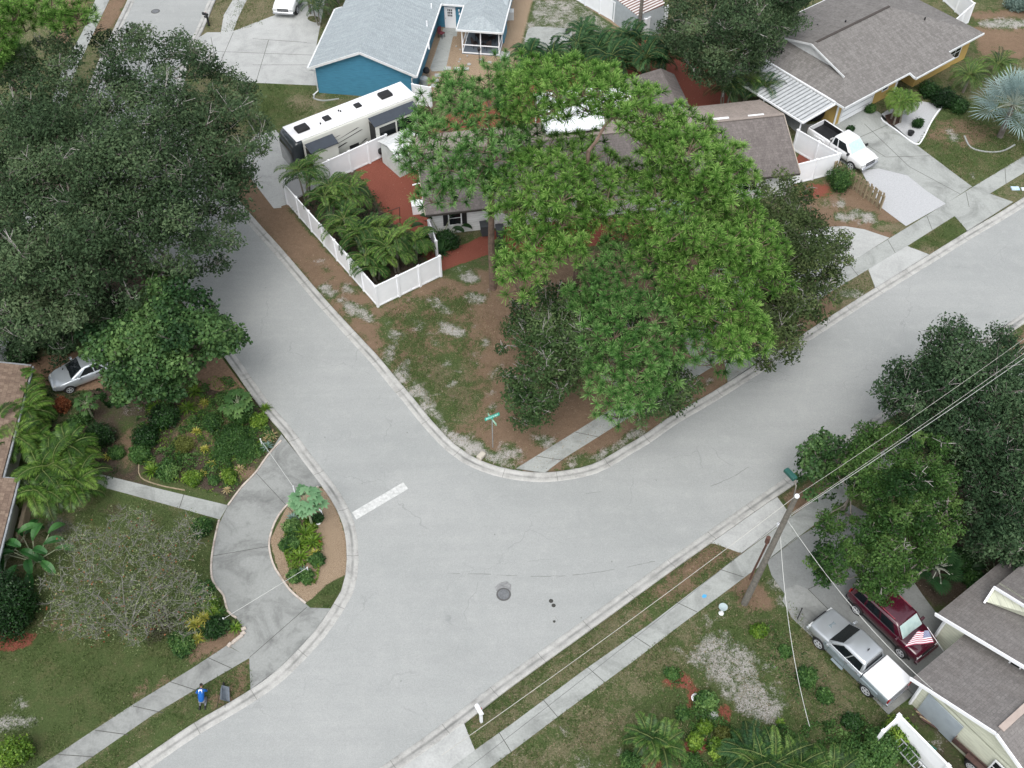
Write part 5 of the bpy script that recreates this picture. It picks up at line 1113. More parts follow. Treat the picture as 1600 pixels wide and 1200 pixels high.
mailbox(752, 1128, 'white mailbox on a white post at the kerb by the lower driveway', WHITE, radians(30)); mailbox(327, 41, 'black mailbox on a post at the kerb of the upper street', BLACK, radians(60))
# ornaments in the lower yard
q = P(1127, 958, .08); T = thing('birdbath', 'small white pedestal birdbath near the utility pole', 'birdbath', q)
MB().lathe([(.15, 0), (.08, .1), (.07, .5), (.1, .55)], n=10).out('pedestal', WHITE, T); MB().lathe([(.08, .54), (.22, .62), (.24, .68), (.18, .66), (.02, .6)], n=14).out('basin', M('aqua_glaze', (.38, .46, .47)), T)
for x, y, r_, lb in ((1115, 1118, .24, 'round pale paving disc beside the flowering shrub'), (1158, 1169, .22, 'round pale paving disc near the bottom palms')):
    o = MB().lathe([(r_, 0), (r_, .05), (r_*.9, .07)], n=18).out('paving_disc', CMID); o.location = P(x, y, .09); tag(o, lb, 'paving disc')
o = MB().lathe([(.2, 0), (.24, .12), (.2, .14), (.15, .04)], n=16).out('ring_planter', WHITE); o.location = P(1087, 1092, .08); tag(o, 'white ring shaped planter in the red mulch', 'planter')
o = flat('paint_mark', [(1096, 933), (1099, 930), (1104, 931), (1103, 935), (1098, 936)], M('blue_marking', (.08, .35, .62)), .109, .004)
for i, (x, y) in enumerate(((801, 1178), (1583, 292))): pass
T = thing('meter_box', 'blue and white meter covers in the far right verge', 'meter box', P(1586, 295, .09)); MB().box(-.3, .3, -.2, .2, 0, .1, .03).out('lid', M('blue_white_lid', (.3, .5, .65), (.6, .62, .65), 6), T); MB().box(.45, .8, -.25, .1, 0, .08, .02).out('lid', M('pale_lid', (.6, .65, .7)), T)
# driveway barrier pipes
def barrier(a, b, label):
    a = P(*a, .75); b = P(*b, .75); T = thing('barrier_pipe', label, 'barrier', (a.x, a.y, .08)); MB().tube([a, b], .014, 7).out('pipe', WIREW, T, True)
    MB().tube([a-Vector((0, 0, .68)), a+Vector((0, 0, .1))], .03, 6).out('post', WHITE, T, True); MB().tube([b-Vector((0, 0, .68)), b+Vector((0, 0, .05))], .03, 6).out('post', WHITE, T, True)
barrier((407, 687), (458, 760), 'white pipe barrier across the upper mouth of the curved driveway'); barrier((349, 967), (480, 887), 'white pipe barrier across the lower part of the curved driveway')
# stone edgings
def edging(name, pts, label, mat, w=.1, h=.12, kind=None):
    ln = smooth_line([P(*p) for p in pts], .3); mb = MB()
    for i in range(len(ln)-1): mb.bar(ln[i]+Vector((0, 0, .1)), ln[i+1]+Vector((0, 0, .1)), w, h)
    o = mb.out(name, mat); return tag(o, label, 'edging')
EDG = concrete('edging_stone', (.46, .41, .36), (.26, .22, .19), .5, 2)
edging('bed_edging', [(440, 690), (420, 712), (400, 740), (378, 763), (357, 791)], 'pale stone edging between the left garden and the curved driveway', EDG)
edging('bed_edging', [(343, 814), (335, 850), (331, 880), (332, 905), (340, 920), (350, 932), (357, 957), (370, 967)], 'pale stone edging along the lawn side of the curved driveway', EDG)
edging('bed_edging', [(498, 762), (475, 773), (450, 790), (433, 812), (424, 835), (421, 855), (427, 882), (437, 900), (455, 925), (478, 944)], 'pinkish edging round the tan planting island', EDG)
edging('bed_edging', [(492, 823), (500, 820), (505, 810), (502, 800), (495, 796)], 'small curved white edging around the papaya bed', WHITE, .08, .1)
edging('bed_edging', [(218, 728), (221, 748), (250, 760), (290, 768)], 'thin wooden edging of the garden bed beside the path', WOOD, .06, .12)
edging('bed_edging', [(1376, 186), (1378, 190), (1398, 204), (1430, 227), (1441, 219), (1452, 197), (1462, 180), (1472, 168)], 'white curb edging round the white gravel bed by the yellow house', WHITE, .1, .12)
edging('bed_edging', [(1506, 214), (1516, 232), (1540, 239), (1565, 238), (1585, 228)], 'pale curved edging below the silver palm', CMID, .12, .1)
edging('bed_edging', [(492, 150), (490, 155), (505, 159), (530, 156)], 'rounded concrete edging at the corner of the blue house', CMID, .12, .1)
for i, (x, y) in enumerate(((381, 983), (380, 990), (376, 995), (371, 999), (366, 1003), (359, 1008))):
    o = MB().box(-.13, .13, -.09, .09, 0, .13, .03).out('edging_brick', EDG); o.location = P(x, y, .09); o.rotation_euler = (0, 0, .5+i*.1); tag(o, 'pale edging brick curving round the variegated plants by the path', 'brick', 'edging bricks at the driveway corner')
flat('gravel', [(1378, 186), (1376, 180), (1400, 165), (1440, 160), (1475, 166), (1466, 178), (1452, 197), (1441, 219), (1430, 226), (1400, 205)], GRAV, .1)
flat('gravel', [(1384, 188), (1382, 182), (1394, 178), (1407, 184), (1406, 193), (1396, 198), (1388, 195)], M('brown_mulch', (.10, .06, .045), (.04, .025, .02), 12, .95, .6), .106)
q = P(1422, 211, .1); o = MB().lathe([(.18, 0), (.26, .3), (.27, .34), (.22, .33), (.02, .28)], n=12).out('planter', BLACK); o.location = q; tag(o, 'small dark round planter on the white gravel', 'planter')
# wheelie bins, pots and bits
def bin_(x, y, label, mat, rz=0):
    q = P(x, y, .1); T = thing('wheelie_bin', label, 'bin', q, rz); b_ = MB().add([(-.22, -.25, .08), (.22, -.25, .08), (.22, .25, .08), (-.22, .25, .08), (-.28, -.33, .98), (.28, -.33, .98), (.28, .33, .98), (-.28, .33, .98)], [(3, 2, 1, 0), (4, 5, 6, 7), (0, 1, 5, 4), (1, 2, 6, 5), (2, 3, 7, 6), (3, 0, 4, 7)]).out('bin_body', mat, T)
    bev(MB().box(-.3, .3, -.36, .36, .98, 1.07, .03).out('lid', mat, T), .02, 2); MB().lathe([(.11, -.24), (.11, -.18)], (0, .28, .11), 10, 'x').out('wheel', BLACK, T); MB().lathe([(.11, .18), (.11, .24)], (0, .28, .11), 10, 'x').out('wheel', BLACK, T)
bin_(757, 367, 'dark wheelie bin against the white wall behind the pine trunk', M('bin_dark', (.05, .055, .06)), .2); bin_(781, 372, 'second dark wheelie bin partly hidden right of the pine trunk', M('bin_dark', (.05, .055, .06)), .1)
q = P(639, 268, .1); T = thing('potted_plant', 'large pale pot with a leafy plant by the ribbed shed', 'potted plant', q); MB().lathe([(.22, 0), (.36, .45), (.4, .5), (.33, .49), (.02, .42)], n=14).out('pot', concrete('pot', (.40, .36, .31), (.3, .27, .22)), T)
q = P(887, 52, .1); T = thing('potted_plant', 'small black pot on the pale concrete pad at the top', 'potted plant', q); MB().lathe([(.16, 0), (.22, .35), (.18, .34), (.02, .3)], n=12).out('pot', BLACK, T)
flat('pad', [(822, 55), (826, 46), (836, 43), (886, 46), (893, 50), (894, 62), (890, 84), (818, 80)], CMID, .11)
# swing frame on the red mulch
T = thing('swing_frame', 'black metal bar frame standing on the red mulch behind the palms', 'frame', P(626, 352, .1))
mb = MB(); mb.tube([P(625, 350, .1), P(624, 324, 1.7), P(585, 338, 1.7), P(586, 362, .1)], .03, 6); mb.out('bar', BLACK, T, True)
T = thing('white_bench_box', 'white box bench against the left end of the brown roofed house', 'bench', P(655, 330, .1), radians(10)); MB().box(-.5, .5, -.35, .3, 0, .8, .03).out('box', WHITE, T); MB().box(-.54, .54, -.39, .34, .8, .85, .02).out('lid', WHITE, T)
T = thing('grill', 'black barbecue grill beside the white fence on the red mulch', 'grill', P(598, 247, .1), .6); bev(MB().box(-.3, .3, -.22, .22, .55, .95, .08).out('hood', BLACK, T), .04, 2)
for x_, y_ in ((-.25, -.18), (.25, -.18), (-.25, .18), (.25, .18)): MB().tube([(x_, y_, 0), (x_, y_, .56)], .02, 5).out('leg', GALV, T)
MB().box(.3, .6, -.18, .18, .8, .83).out('side_shelf', CHROME, T)
# patio objects behind the brown house
T = thing('camper_van', 'white boxy camper parked in the back yard behind the pine crowns', 'camper', P(948, 190, .1), radians(12)); bev(MB().box(-2.2, 2.2, -1, 1, .5, 2.5, .15).out('body', WPAINT, T), .06, 2)
MB().box(-.6, .6, -1.02, -1.0, 1.4, 2.0).out('window', GLASS, T)
for x_ in (-1.4, 1.4):
    for s in (-1, 1): wheel(T, x_, s*.9, .33, .2, GALV)
# ladder, crate, planks beside the cream house
T = thing('ladder', 'aluminium ladder lying along the white fence by the rusty trailer', 'ladder', P(1420, 1182, .3))
a_, b_ = P(1398, 1155, .9), P(1452, 1215, .9); d_ = (b_-a_).normalized(); n_ = Vector((-d_.y, d_.x, 0))*.2+Vector((0, 0, .12))
MB().bar(a_-n_, b_-n_, .04, .07).out('rail', GALV, T, True); MB().bar(a_+n_, b_+n_, .04, .07).out('rail', GALV, T, True)
for i in range(9): p = a_+(b_-a_)*((i+.5)/9); MB().tube([p-n_, p+n_], .018, 5).out('rung', GALV, T, True)
T = thing('crate', 'open green plastic crate holding a clear bag on the bare yard', 'crate', P(1450, 1177, .1), .9); GC = M('green_plastic', (.03, .22, .17), (.02, .15, .12), 3, .5)
mb = MB(); mb.box(-.3, .3, -.22, .22, 0, .03)
for x0, x1, y0, y1 in ((-.3, -.27, -.22, .22), (.27, .3, -.22, .22), (-.27, .27, -.22, -.19), (-.27, .27, .19, .22)): mb.box(x0, x1, y0, y1, .03, .32)
mb.out('box', GC, T); bev(MB().box(-.2, .2, -.14, .14, .1, .34, .08).out('bag', M('clear_bag', (.4, .5, .48), (.25, .33, .3), 9, .3), T), .04, 2)
rr_ = random.Random(4)
for i in range(5):
    a_ = P(1428+i*3, 1107+i*4, .15+.04*i); b_ = P(1500+i*4, 1150+i*5, .12+.05*i)
    o = MB().bar((0, 0, 0), b_-a_, .09, .03).out('plank', WOOD if i % 2 else RUST); o.location = a_; tag(o, ('grey brown' if i % 2 else 'rusty brown')+' long board lying at the foot of the cream wall', 'plank', 'boards along the cream wall')
# stepping stone path marks, road debris
for x, y, s_ in ((861, 939, .13), (865, 946, .12), (866, 971, .08)):
    o = MB().lathe([(s_, 0), (s_*.8, .02)], n=7).out('flat_debris', M('dark_debris', (.05, .05, .045))); o.location = P(x, y, .022); tag(o, 'flat dark scrap lying on the road right of the manhole', 'debris', 'dark scraps on the road')
# ---------------------------------------------------------------- wheelbarrow and the kneeling person
q = P(348, 1089, .09); T = thing('wheelbarrow', 'grey tray wheelbarrow tipped on its side near the kneeling person', 'wheelbarrow', q, radians(100))
mb = MB().add([(-.42, -.25, .12), (.35, -.2, .12), (.35, .2, .12), (-.42, .25, .12), (-.6, -.36, .42), (.5, -.32, .42), (.5, .32, .42), (-.6, .36, .42), (-.4, -.23, .16), (.33, -.18, .16), (.33, .18, .16), (-.4, .23, .16), (-.57, -.33, .42), (.47, -.29, .42), (.47, .29, .42), (-.57, .33, .42)],
              [(3, 2, 1, 0), (0, 1, 5, 4), (1, 2, 6, 5), (2, 3, 7, 6), (3, 0, 4, 7), (8, 9, 10, 11), (9, 8, 12, 13), (10, 9, 13, 14), (11, 10, 14, 15), (8, 11, 15, 12), (4, 5, 13, 12), (5, 6, 14, 13), (6, 7, 15, 14), (7, 4, 12, 15)])
tr = mb.out('tray', M('grey_blue_tray', (.17, .20, .23), (.12, .14, .16), 4, .5), T); tr.rotation_euler = (radians(48), 0, 0); tr.location = (0, .0, .3)
for s in (-1, 1): MB().tube([(.7, s*.12-.1, .15), (0, s*.2, .25), (-.95, s*.28+.05, .32)], .02, 6).out('handle', BLACK, T)
MB().lathe([(.11, -.04), (.18, -.05), (.2, 0), (.18, .05), (.11, .04)], (.8, -.1, .2), 14, 'y').out('wheel', RUBBER, T)
T.scale = (.72, .72, .72)
def skin(name, verts, edges, radii, mat, par, sub=2, root=0):
    me = bpy.data.meshes.new(name); me.from_pydata(verts, edges, []); o = bpy.data.objects.new(name, me); COL.objects.link(o); o.parent = par
    s = o.modifiers.new('skin', 'SKIN'); s.use_smooth_shade = True
    for i, r in enumerate(radii):
        me.skin_vertices[0].data[i].radius = (r, r) if not hasattr(r, '__len__') else r; me.skin_vertices[0].data[i].use_root = (i == root)
    if sub: m = o.modifiers.new('sub', 'SUBSURF'); m.levels = sub; m.render_levels = sub
    me.materials.append(mat); return o
q = P(318, 1095, .09); T = thing('person', 'person in a blue shirt with white back print kneeling in the grass verge, weeding', 'person', q, radians(4))
SKINM = M('skin', (.30, .18, .12), (.25, .15, .10), 4, .6); BLUESH = M('blue_shirt', (.008, .10, .36), (.005, .07, .27), 4, .8); JEAN = M('grey_trousers', (.16, .17, .19), (.10, .11, .12), 5, .9)
# facing +y, kneeling on both knees, trunk bent forward, right arm on the ground
V = [(0, -.12, .42), (0, .0, .58), (0, .2, .74), (0, .33, .80), (0, .42, .83), (0, .50, .84),            # pelvis spine chest neck head
     (-.1, -.10, .36), (-.13, .18, .12), (-.14, -.22, .07), (-.14, -.34, .05), (.1, -.10, .36), (.15, .16, .12), (.15, -.24, .07), (.16, -.36, .05),   # legs folded under
     (-.17, .28, .76), (-.30, .22, .58), (-.40, .36, .36), (-.44, .43, .27), (.17, .28, .76), (.27, .36, .52), (.22, .55, .28), (.20, .61, .19)]
E_ = [(0, 1), (1, 2), (2, 3), (3, 4), (4, 5), (0, 6), (6, 7), (7, 8), (8, 9), (0, 10), (10, 11), (11, 12), (12, 13), (3, 14), (14, 15), (15, 16), (16, 17), (3, 18), (18, 19), (19, 20), (20, 21)]
Rr = [.11, .10, .11, .09, .052, .05, .10, .075, .055, .04, .10, .075, .055, .04, .075, .05, .038, .028, .075, .05, .038, .028]
body = skin('body', V, E_, Rr, SKINM, T)
def blobtube(name, runs, mat, sx=1.0):
    mb = MB()
    for pts, rad in runs:
        c0 = Vector(pts[0]); ps = [Vector(p) for p in pts]; d0 = (ps[0]-ps[1]).normalized()*rad[0]*.5; d1 = (ps[-1]-ps[-2]).normalized()*rad[-1]*.4
        ps = [ps[0]+d0]+ps+[ps[-1]+d1]; mb.tube(ps, [rad[0]*.55]+list(rad)+[rad[-1]*.6], 12)
    o = mb.out(name, mat, T, smooth=True); m = o.modifiers.new('sub', 'SUBSURF'); m.levels = 1; m.render_levels = 1; return o
blobtube('shirt', [([(0, -.18, .44), (0, -.05, .58), (0, .12, .72), (0, .27, .80), (0, .36, .82)], [.17, .18, .20, .185, .10]), ([(-.10, .26, .80), (-.19, .27, .76), (-.29, .225, .60)], [.10, .09, .07]), ([(.10, .26, .80), (.19, .29, .75), (.262, .35, .54)], [.10, .09, .07])], BLUESH)
blobtube('trousers', [([(-.07, -.22, .38), (-.115, -.02, .28), (-.135, .16, .13)], [.145, .115, .09]), ([(-.135, .17, .12), (-.14, -.05, .10), (-.14, -.32, .08)], [.085, .08, .055]), ([(.07, -.22, .38), (.125, -.03, .28), (.15, .14, .13)], [.145, .115, .09]), ([(.15, .15, .12), (.15, -.05, .10), (.155, -.34, .08)], [.085, .08, .055])], JEAN)
hm = MB(); 
hh = bmesh.new(); bmesh.ops.create_uvsphere(hh, u_segments=16, v_segments=12, radius=.105)
for v in hh.verts: v.co = Vector((v.co.x*.78, v.co.y*1.0, v.co.z*1.12)); v.co.y += .03*(v.co.z < -.02)*1
me = bpy.data.meshes.new('head'); hh.to_mesh(me); me.materials.append(SKINM); me.polygons.foreach_set('use_smooth', [True]*len(me.polygons)); ho = bpy.data.objects.new('head', me); COL.objects.link(ho); ho.parent = T; ho.location = (0, .565, .87); ho.rotation_euler = (radians(-35), 0, 0)
for s in (-1, 1):
    MB().lathe([(.012, -.008), (.014, .004)], (s*.032, .1, .01), 8, 'y').out('eye', M('eye', (.05, .04, .04)), ho); MB().box(s*.083-.008, s*.083+.008, -.02, .015, -.03, .035, .005).out('ear', SKINM, ho)
MB().add([(0, .125, -.02), (-.014, .1, -.03), (.014, .1, -.03), (0, .1, .03)], [(0, 1, 2), (0, 3, 1), (0, 2, 3)]).out('nose', SKINM, ho); MB().box(-.025, .025, .098, .106, -.062, -.052).out('mouth', M('lips', (.22, .08, .07)), ho)
MB().lathe([(.088, .0), (.098, .03), (.09, .075), (.055, .11), (.01, .125)], (0, -.012, .0), 16).out('hair', M('dark_hair', (.03, .022, .018), (.015, .012, .01), 12), ho)
bl_ = skin('print', [(-.07, .16, .905), (.07, .16, .905)], [(0, 1)], [.02, .02], WHITE, T, 1)
bpy.data.objects.remove(bl_)
MB().add([(-.10, .06, .86), (.10, .06, .86), (.095, .24, .965), (-.095, .24, .965), (-.10, .08, .76), (.10, .08, .76), (.095, .26, .85), (-.095, .26, .85)], [(3, 2, 1, 0), (4, 5, 6, 7), (0, 1, 5, 4), (1, 2, 6, 5), (2, 3, 7, 6), (3, 0, 4, 7)][0:0]+[(0, 1, 2, 3), (7, 6, 5, 4), (0, 4, 5, 1), (1, 5, 6, 2), (2, 6, 7, 3), (3, 7, 4, 0)]).out('back_print', WHITE, T)
def hand(c, dirv, s):
    c = Vector(c); d = Vector(dirv).normalized(); side = d.cross(Vector((0, 0, 1))).normalized()*s; dn = Vector((0, 0, -1))
    vs = [c, c+d*.045]; es = [(0, 1)]; ra = [.028, .030]
    for k_, (o_, ln) in enumerate(((-.03, .065), (-.01, .075), (.01, .07), (.03, .055))):
        b_ = len(vs); vs += [c+d*.085+side*o_, c+d*(.085+ln*.5)+side*o_*1.15+dn*.012, c+d*(.085+ln*.8)+side*o_*1.2+dn*.04]; es += [(1, b_), (b_, b_+1), (b_+1, b_+2)]; ra += [.011, .010, .008]
    b_ = len(vs); vs += [c+d*.03-side*.04, c+d*.065-side*.062+dn*.015]; es += [(0, b_), (b_, b_+1)]; ra += [.013, .010]
    return skin('hand', [tuple(v) for v in vs], es, ra, M('dark_glove', (.03, .03, .035)), T, 1)
hand((-.455, .45, .25), (-.3, .7, -.9), 1); hand((.195, .63, .16), (-.15, .6, -.9), -1)
for s in (-1, 1): bev(MB().box(s*.15-.05, s*.15+.05, -.56, -.33, .01, .11, .02).out('shoe', BLACK, T), .02, 2)

for o_ in bpy.data.objects:
    if o_.get('category') == 'person': o_.scale = (.88, .86, .88)
# ================================================================= trees and plants
R = np.random.default_rng(11)
def unit(n, rng=None):
    rng = rng or R; v = rng.normal(size=(n, 3)); return v/np.linalg.norm(v, axis=1, keepdims=True)
def leafquads(pos, nrm, size, asp, tint, rng=None, fold=0.0):
    """one rhombic leaf spray per position; returns verts, faces, tint"""
    rng = rng or R; n = len(pos)
    a = np.cross(nrm, unit(n, rng)); a /= np.linalg.norm(a, axis=1, keepdims=True)+1e-9; b = np.cross(nrm, a)
    s = size*rng.uniform(.6, 1.35, n) if np.isscalar(size) else size; s = s[:, None]
    v = np.stack([pos-a*s*.5, pos-b*s*.5*asp+nrm*s*fold, pos+a*s*.5, pos+b*s*.5*asp+nrm*s*fold], 1).reshape(-1, 3)
    f = np.arange(4*n).reshape(n, 4); return v, f, np.repeat(tint, 4)
def clumpleaves(cent, rad, per, size, asp=.55, up=.5, flat=.75, shell=.45, rng=None, tvar=.28, ctint=None):
    """leaves on and inside clumps; cent (k,3), rad (k,)"""
    rng = rng or R; k = len(cent); cnt = np.maximum(6, (per*(rad/rad.mean())**2).astype(int)); idx = np.repeat(np.arange(k), cnt); n = len(idx)
    d = unit(n, rng); rr = shell+(1-shell)*rng.random(n)**.6; rr *= .95+.30*np.sin(d[:, 0]*6+idx)*np.cos(d[:, 1]*5+idx*1.7)+rng.normal(0, .07, n)
    off = d*rr[:, None]*rad[idx][:, None]; off[:, 2] *= flat; pos = cent[idx]+off
    nr = d*.6+unit(n, rng)*.8+np.array([0, 0, up]); nr /= np.linalg.norm(nr, axis=1, keepdims=True)
    ct = rng.normal(.48, .21, k) if ctint is None else ctint
    t = np.clip(ct[idx]+rng.normal(0, tvar*.6, n), 0, 1)
    return leafquads(pos, nr, size, asp, t, rng)
def polyinside(poly, n, rng, mind):
    """blue-noise-ish points in a pixel polygon, with normalised distance to the edge"""
    poly = np.array(poly, float); x0, y0 = poly.min(0); x1, y1 = poly.max(0); out = []
    tries = 0
    while len(out) < n and tries < n*60:
        p = np.array([rng.uniform(x0, x1), rng.uniform(y0, y1)]); tries += 1
        if not pip(np.array([p[0]]), np.array([p[1]]), poly)[0]: continue
        if out and np.min(np.hypot(*(np.array(out)-p).T)) < mind: continue
        out.append(p)
    out = np.array(out); d = sdist(out[:, 0], out[:, 1], poly); return out, d/max(d.max(), 1), (y1-out[:, 1])/(y1-y0)
def branches(mb, base, nodes_, r0, r1=.03, wob=.12, rng=None, trunk_pts=None, n=6):
    """grow limbs from the trunk top to every node, each from its nearest connected point"""
    rng = rng or R; tp = [np.array(p) for p in trunk_pts]
    mb.tube(tp, list(np.linspace(r0, r0*.62, len(tp))), 9)
    con = [(tp[-1], 0)]; parent = []; top = tp[-1]
    if len(tp) > 2: con.append((tp[-2], 0))
    order = np.argsort([np.linalg.norm(q-top) for q in nodes_]); segs = []
    for i in order:
        q = np.array(nodes_[i]); ds = [np.linalg.norm((q-c[0])*np.array([1, 1, 1.3]))+.35*c[1] for c in con]
        j = int(np.argmin(ds)); a, dep = con[j]; con.append((q, dep+1)); segs.append((j, len(con)-1))
    w = np.ones(len(con))
    for a, b in reversed(segs): w[a] += w[b]
    k = r0*.5/sqrt(w[0]+1e-6)
    for a, b in segs:
        A, B = con[a][0], con[b][0]; L = np.linalg.norm(B-A); ra = max(r1, k*sqrt(w[b])*1.05); rb = max(r1*.7, k*sqrt(w[b])*.75)
        m1 = A+(B-A)*.35+rng.normal(0, wob*L*.4, 3)+np.array([0, 0, -.06*L]); m2 = A+(B-A)*.7+rng.normal(0, wob*L*.35, 3)
        mb.tube([A, m1, m2, B], [ra, ra*.9+rb*.1, (ra+rb)/2, rb], n, False)
def twigs(mb, cent, rad, per, r=.014, rng=None, lenf=1.0, up=0.2, fork=True):
    rng = rng or R
    for c, ra in zip(cent, rad):
        for _ in range(per):
            d = unit(1, rng)[0]; d[2] = abs(d[2])*.7+up*.3; d /= np.linalg.norm(d); L = ra*rng.uniform(.6, 1.05)*lenf; p0 = np.array(c)-np.array([0, 0, .2*ra])
            p1 = p0+d*L*.5+rng.normal(0, .08*L, 3); p2 = p0+d*L+rng.normal(0, .1*L, 3); mb.tube([p0, p1, p2], [r*1.5, r*1.1, r*.6], 3, False)
            if fork: p3 = p1+(d+unit(1, rng)[0]*.7)*L*.4; mb.tube([p1, p3], [r, r*.5], 3, False)
def merge(parts):
    vs, fs, ts, o = [], [], [], 0
    for v, f, t in parts: vs.append(v); fs.append(f+o); ts.append(t); o += len(v)
    return np.concatenate(vs), np.concatenate(fs), np.concatenate(ts)
def crownmesh(T, parts, mat, name='crown'):
    v, f, t = merge(parts); return mesh(name, v, f, mat, T, True, tint=t)
L_OAK = leafmat('oak_leaves', (.018, .036, .016), (.056, .098, .045), (.125, .180, .088), .6, .3, .12)
L_OAKB = leafmat('oak_leaves_blue', (.012, .030, .013), (.040, .080, .036), (.10, .160, .078), .6, .28, .12)
L_GREEN = leafmat('fresh_green_leaves', (.018, .052, .018), (.055, .122, .038), (.135, .235, .075), .5, .3, .2)
L_YEL = leafmat('yellow_green_leaves', (.013, .042, .010), (.046, .108, .024), (.12, .205, .055), .5, .3, .15)
L_PINE = leafmat('pine_needles', (.018, .056, .010), (.105, .240, .040), (.33, .52, .14), .5, .35, .15)
L_PINE2 = leafmat('pine_needles_cool', (.016, .054, .014), (.088, .220, .050), (.28, .47, .16), .5, .35, .15)
L_SHRUB = leafmat('shrub_leaves', (.016, .050, .013), (.052, .125, .030), (.14, .24, .07), .45, .28, .2)
L_DARK = leafmat('dark_hedge_leaves', (.004, .016, .004), (.013, .042, .010), (.04, .095, .026), .4, .15, .2)
L_PALM = leafmat('palm_fronds', (.010, .034, .008), (.046, .110, .022), (.17, .27, .06), .4, .28, .25)
L_PALMB = leafmat('palm_fronds_bright', (.014, .040, .006), (.050, .115, .016), (.15, .25, .045), .4, .22, .25)
L_PALMD = leafmat('palm_fronds_dark', (.007, .028, .010), (.024, .070, .026), (.075, .15, .055), .45, .25, .12)
L_SILV = leafmat('silver_fronds', (.11, .165, .16), (.22, .31, .30), (.42, .53, .51), .6, .15, .1)
L_BROM = leafmat('yellow_rosettes', (.12, .14, .02), (.30, .30, .05), (.52, .46, .12), .4, .25, .4)
L_RED = leafmat('red_brown_leaves', (.10, .03, .015), (.22, .07, .03), (.34, .16, .07), .6, .2, .2)
L_LIME = leafmat('lime_leaves', (.025, .065, .008), (.09, .175, .018), (.23, .34, .055), .4, .25, .25)
L_AGAVE = leafmat('grey_green_leaves', (.06, .11, .09), (.13, .2, .17), (.25, .34, .30), .5, .15, .3)
L_STRAW = leafmat('straw_grass', (.18, .13, .06), (.34, .27, .14), (.5, .42, .25), .8, .2, .1)

def broad(name, label, outline, z0, z1, base, mat, ncl=60, cr=1.5, per=420, leaf=.2, bark=BARK, r0=.4, seed=1, tw=4, flat=.7, cat='tree', asp=.5, under=.35, th=.35, mind=None, sags=0, twr=.016, pale=None):
    rng = np.random.default_rng(seed); b = P(*base, .05)
    T = thing(name, label, cat, b)
    area = abs(sum(outline[i][0]*outline[(i+1) % len(outline)][1]-outline[(i+1) % len(outline)][0]*outline[i][1] for i in range(len(outline))))/2
    md = mind or .62*sqrt(area/ncl); pts, e, v = polyinside(outline, ncl, rng, md)
    z = z0+(z1-z0)*np.clip(.62*np.sqrt(e)+.38*v+rng.normal(0, .06, len(e)), 0, 1.05)
    # keep the clumps inside the outline: shrink with edge distance
    z = z+rng.normal(0, .45, len(e)); C = PA(pts, z); rad = cr*(.55+.5*np.sqrt(e))*rng.uniform(.6, 1.15, len(e))
    nu = int(under*len(C)); sel = rng.choice(len(C), nu, replace=False); sel = sel[e[sel] > .25] if nu else sel
    low = C[sel]+np.stack([rng.normal(0, .4, len(sel)), rng.normal(0, .4, len(sel)), -rng.uniform(.9, 2.2, len(sel))], 1)
    CC = np.concatenate([C, low]); rr = np.concatenate([rad, rad[sel]*.9])
    crownmesh(T, [clumpleaves(CC, rr, per, leaf, asp, .45, flat, .4, rng)], mat)
    mb = MB(); top = np.array([*(C[:, :2].mean(0)*.45+np.array([b.x, b.y])*.55), z0*.75]); bb = np.array([b.x, b.y, b.z])
    tp = [bb, bb+(top-bb)*.4+rng.normal(0, .12, 3)*np.array([1, 1, 0]), bb+(top-bb)*.75+rng.normal(0, .15, 3)*np.array([1, 1, 0]), top]
    sub = C-np.array([0, 0, .2])*rad[:, None]; branches(mb, bb, sub, r0, .03, .14, rng, tp)
    if tw: twigs(mb, C, rad, tw, twr, rng, 1.05)
    v, f = np.array(mb.v), mb.f; mesh('trunk', v, f, bark, T, True)
    if pale: m2 = MB(); sel2 = rng.choice(len(C), min(len(C), pale), replace=False); twigs(m2, C[sel2]+np.array([0, 0, .15]), rad[sel2]*1.05, 3, .02, rng, 1.12, .6); mesh('bare_twigs', np.array(m2.v), m2.f, BARKW, T, True)['kind'] = 'stuff'
    return T

# the great oak at the left
broad('live_oak', 'huge dark live oak spreading over the left street', [(150, 55), (240, 32), (300, 65), (350, 100), (400, 125), (425, 180), (405, 250), (375, 330), (362, 400), (330, 425), (255, 420), (200, 470), (150, 500), (60, 540), (0, 530), (-60, 400), (-70, 230), (-30, 140), (20, 85), (80, 50)],
      4.5, 12.5, (150, 420), L_OAK, 240, 1.7, 560, .21, BARK, .55, 3, 3, .6, under=.22, pale=70)
broad('live_oak', 'lower blue green oak below the huge oak at the left edge', [(-40, 420), (60, 400), (170, 440), (230, 470), (200, 520), (130, 520), (110, 545), (60, 545), (-40, 560)], 2.5, 5.5, (60, 510), L_OAKB, 46, 1.4, 330, .2, BARK, .25, 4, 4, .55, under=.2, pale=20)
broad('green_tree', 'rich mid green tree beside the silver car on the left', [(240, 412), (268, 425), (320, 440), (332, 480), (372, 500), (378, 520), (362, 555), (330, 572), (290, 600), (250, 618), (205, 620), (160, 590), (130, 545), (125, 512), (170, 500), (190, 465), (225, 460), (235, 435)],
      2.6, 7.6, (262, 625), L_GREEN, 74, 1.15, 330, .23, BARK, .2, 5, 2, .62, asp=.7, under=.3)
broad('dark_oak', 'dark grey green oak behind the white patio and carport at the top', [(1020, -30), (1060, 20), (1030, 50), (1050, 80), (1085, 118), (1120, 128), (1150, 120), (1190, 95), (1225, 60), (1250, 20), (1265, -30)], 4, 9.5, (1125, 130), L_OAK, 80, 1.5, 400, .21, BARK, .35, 6, 4, .6, under=.25, pale=22)
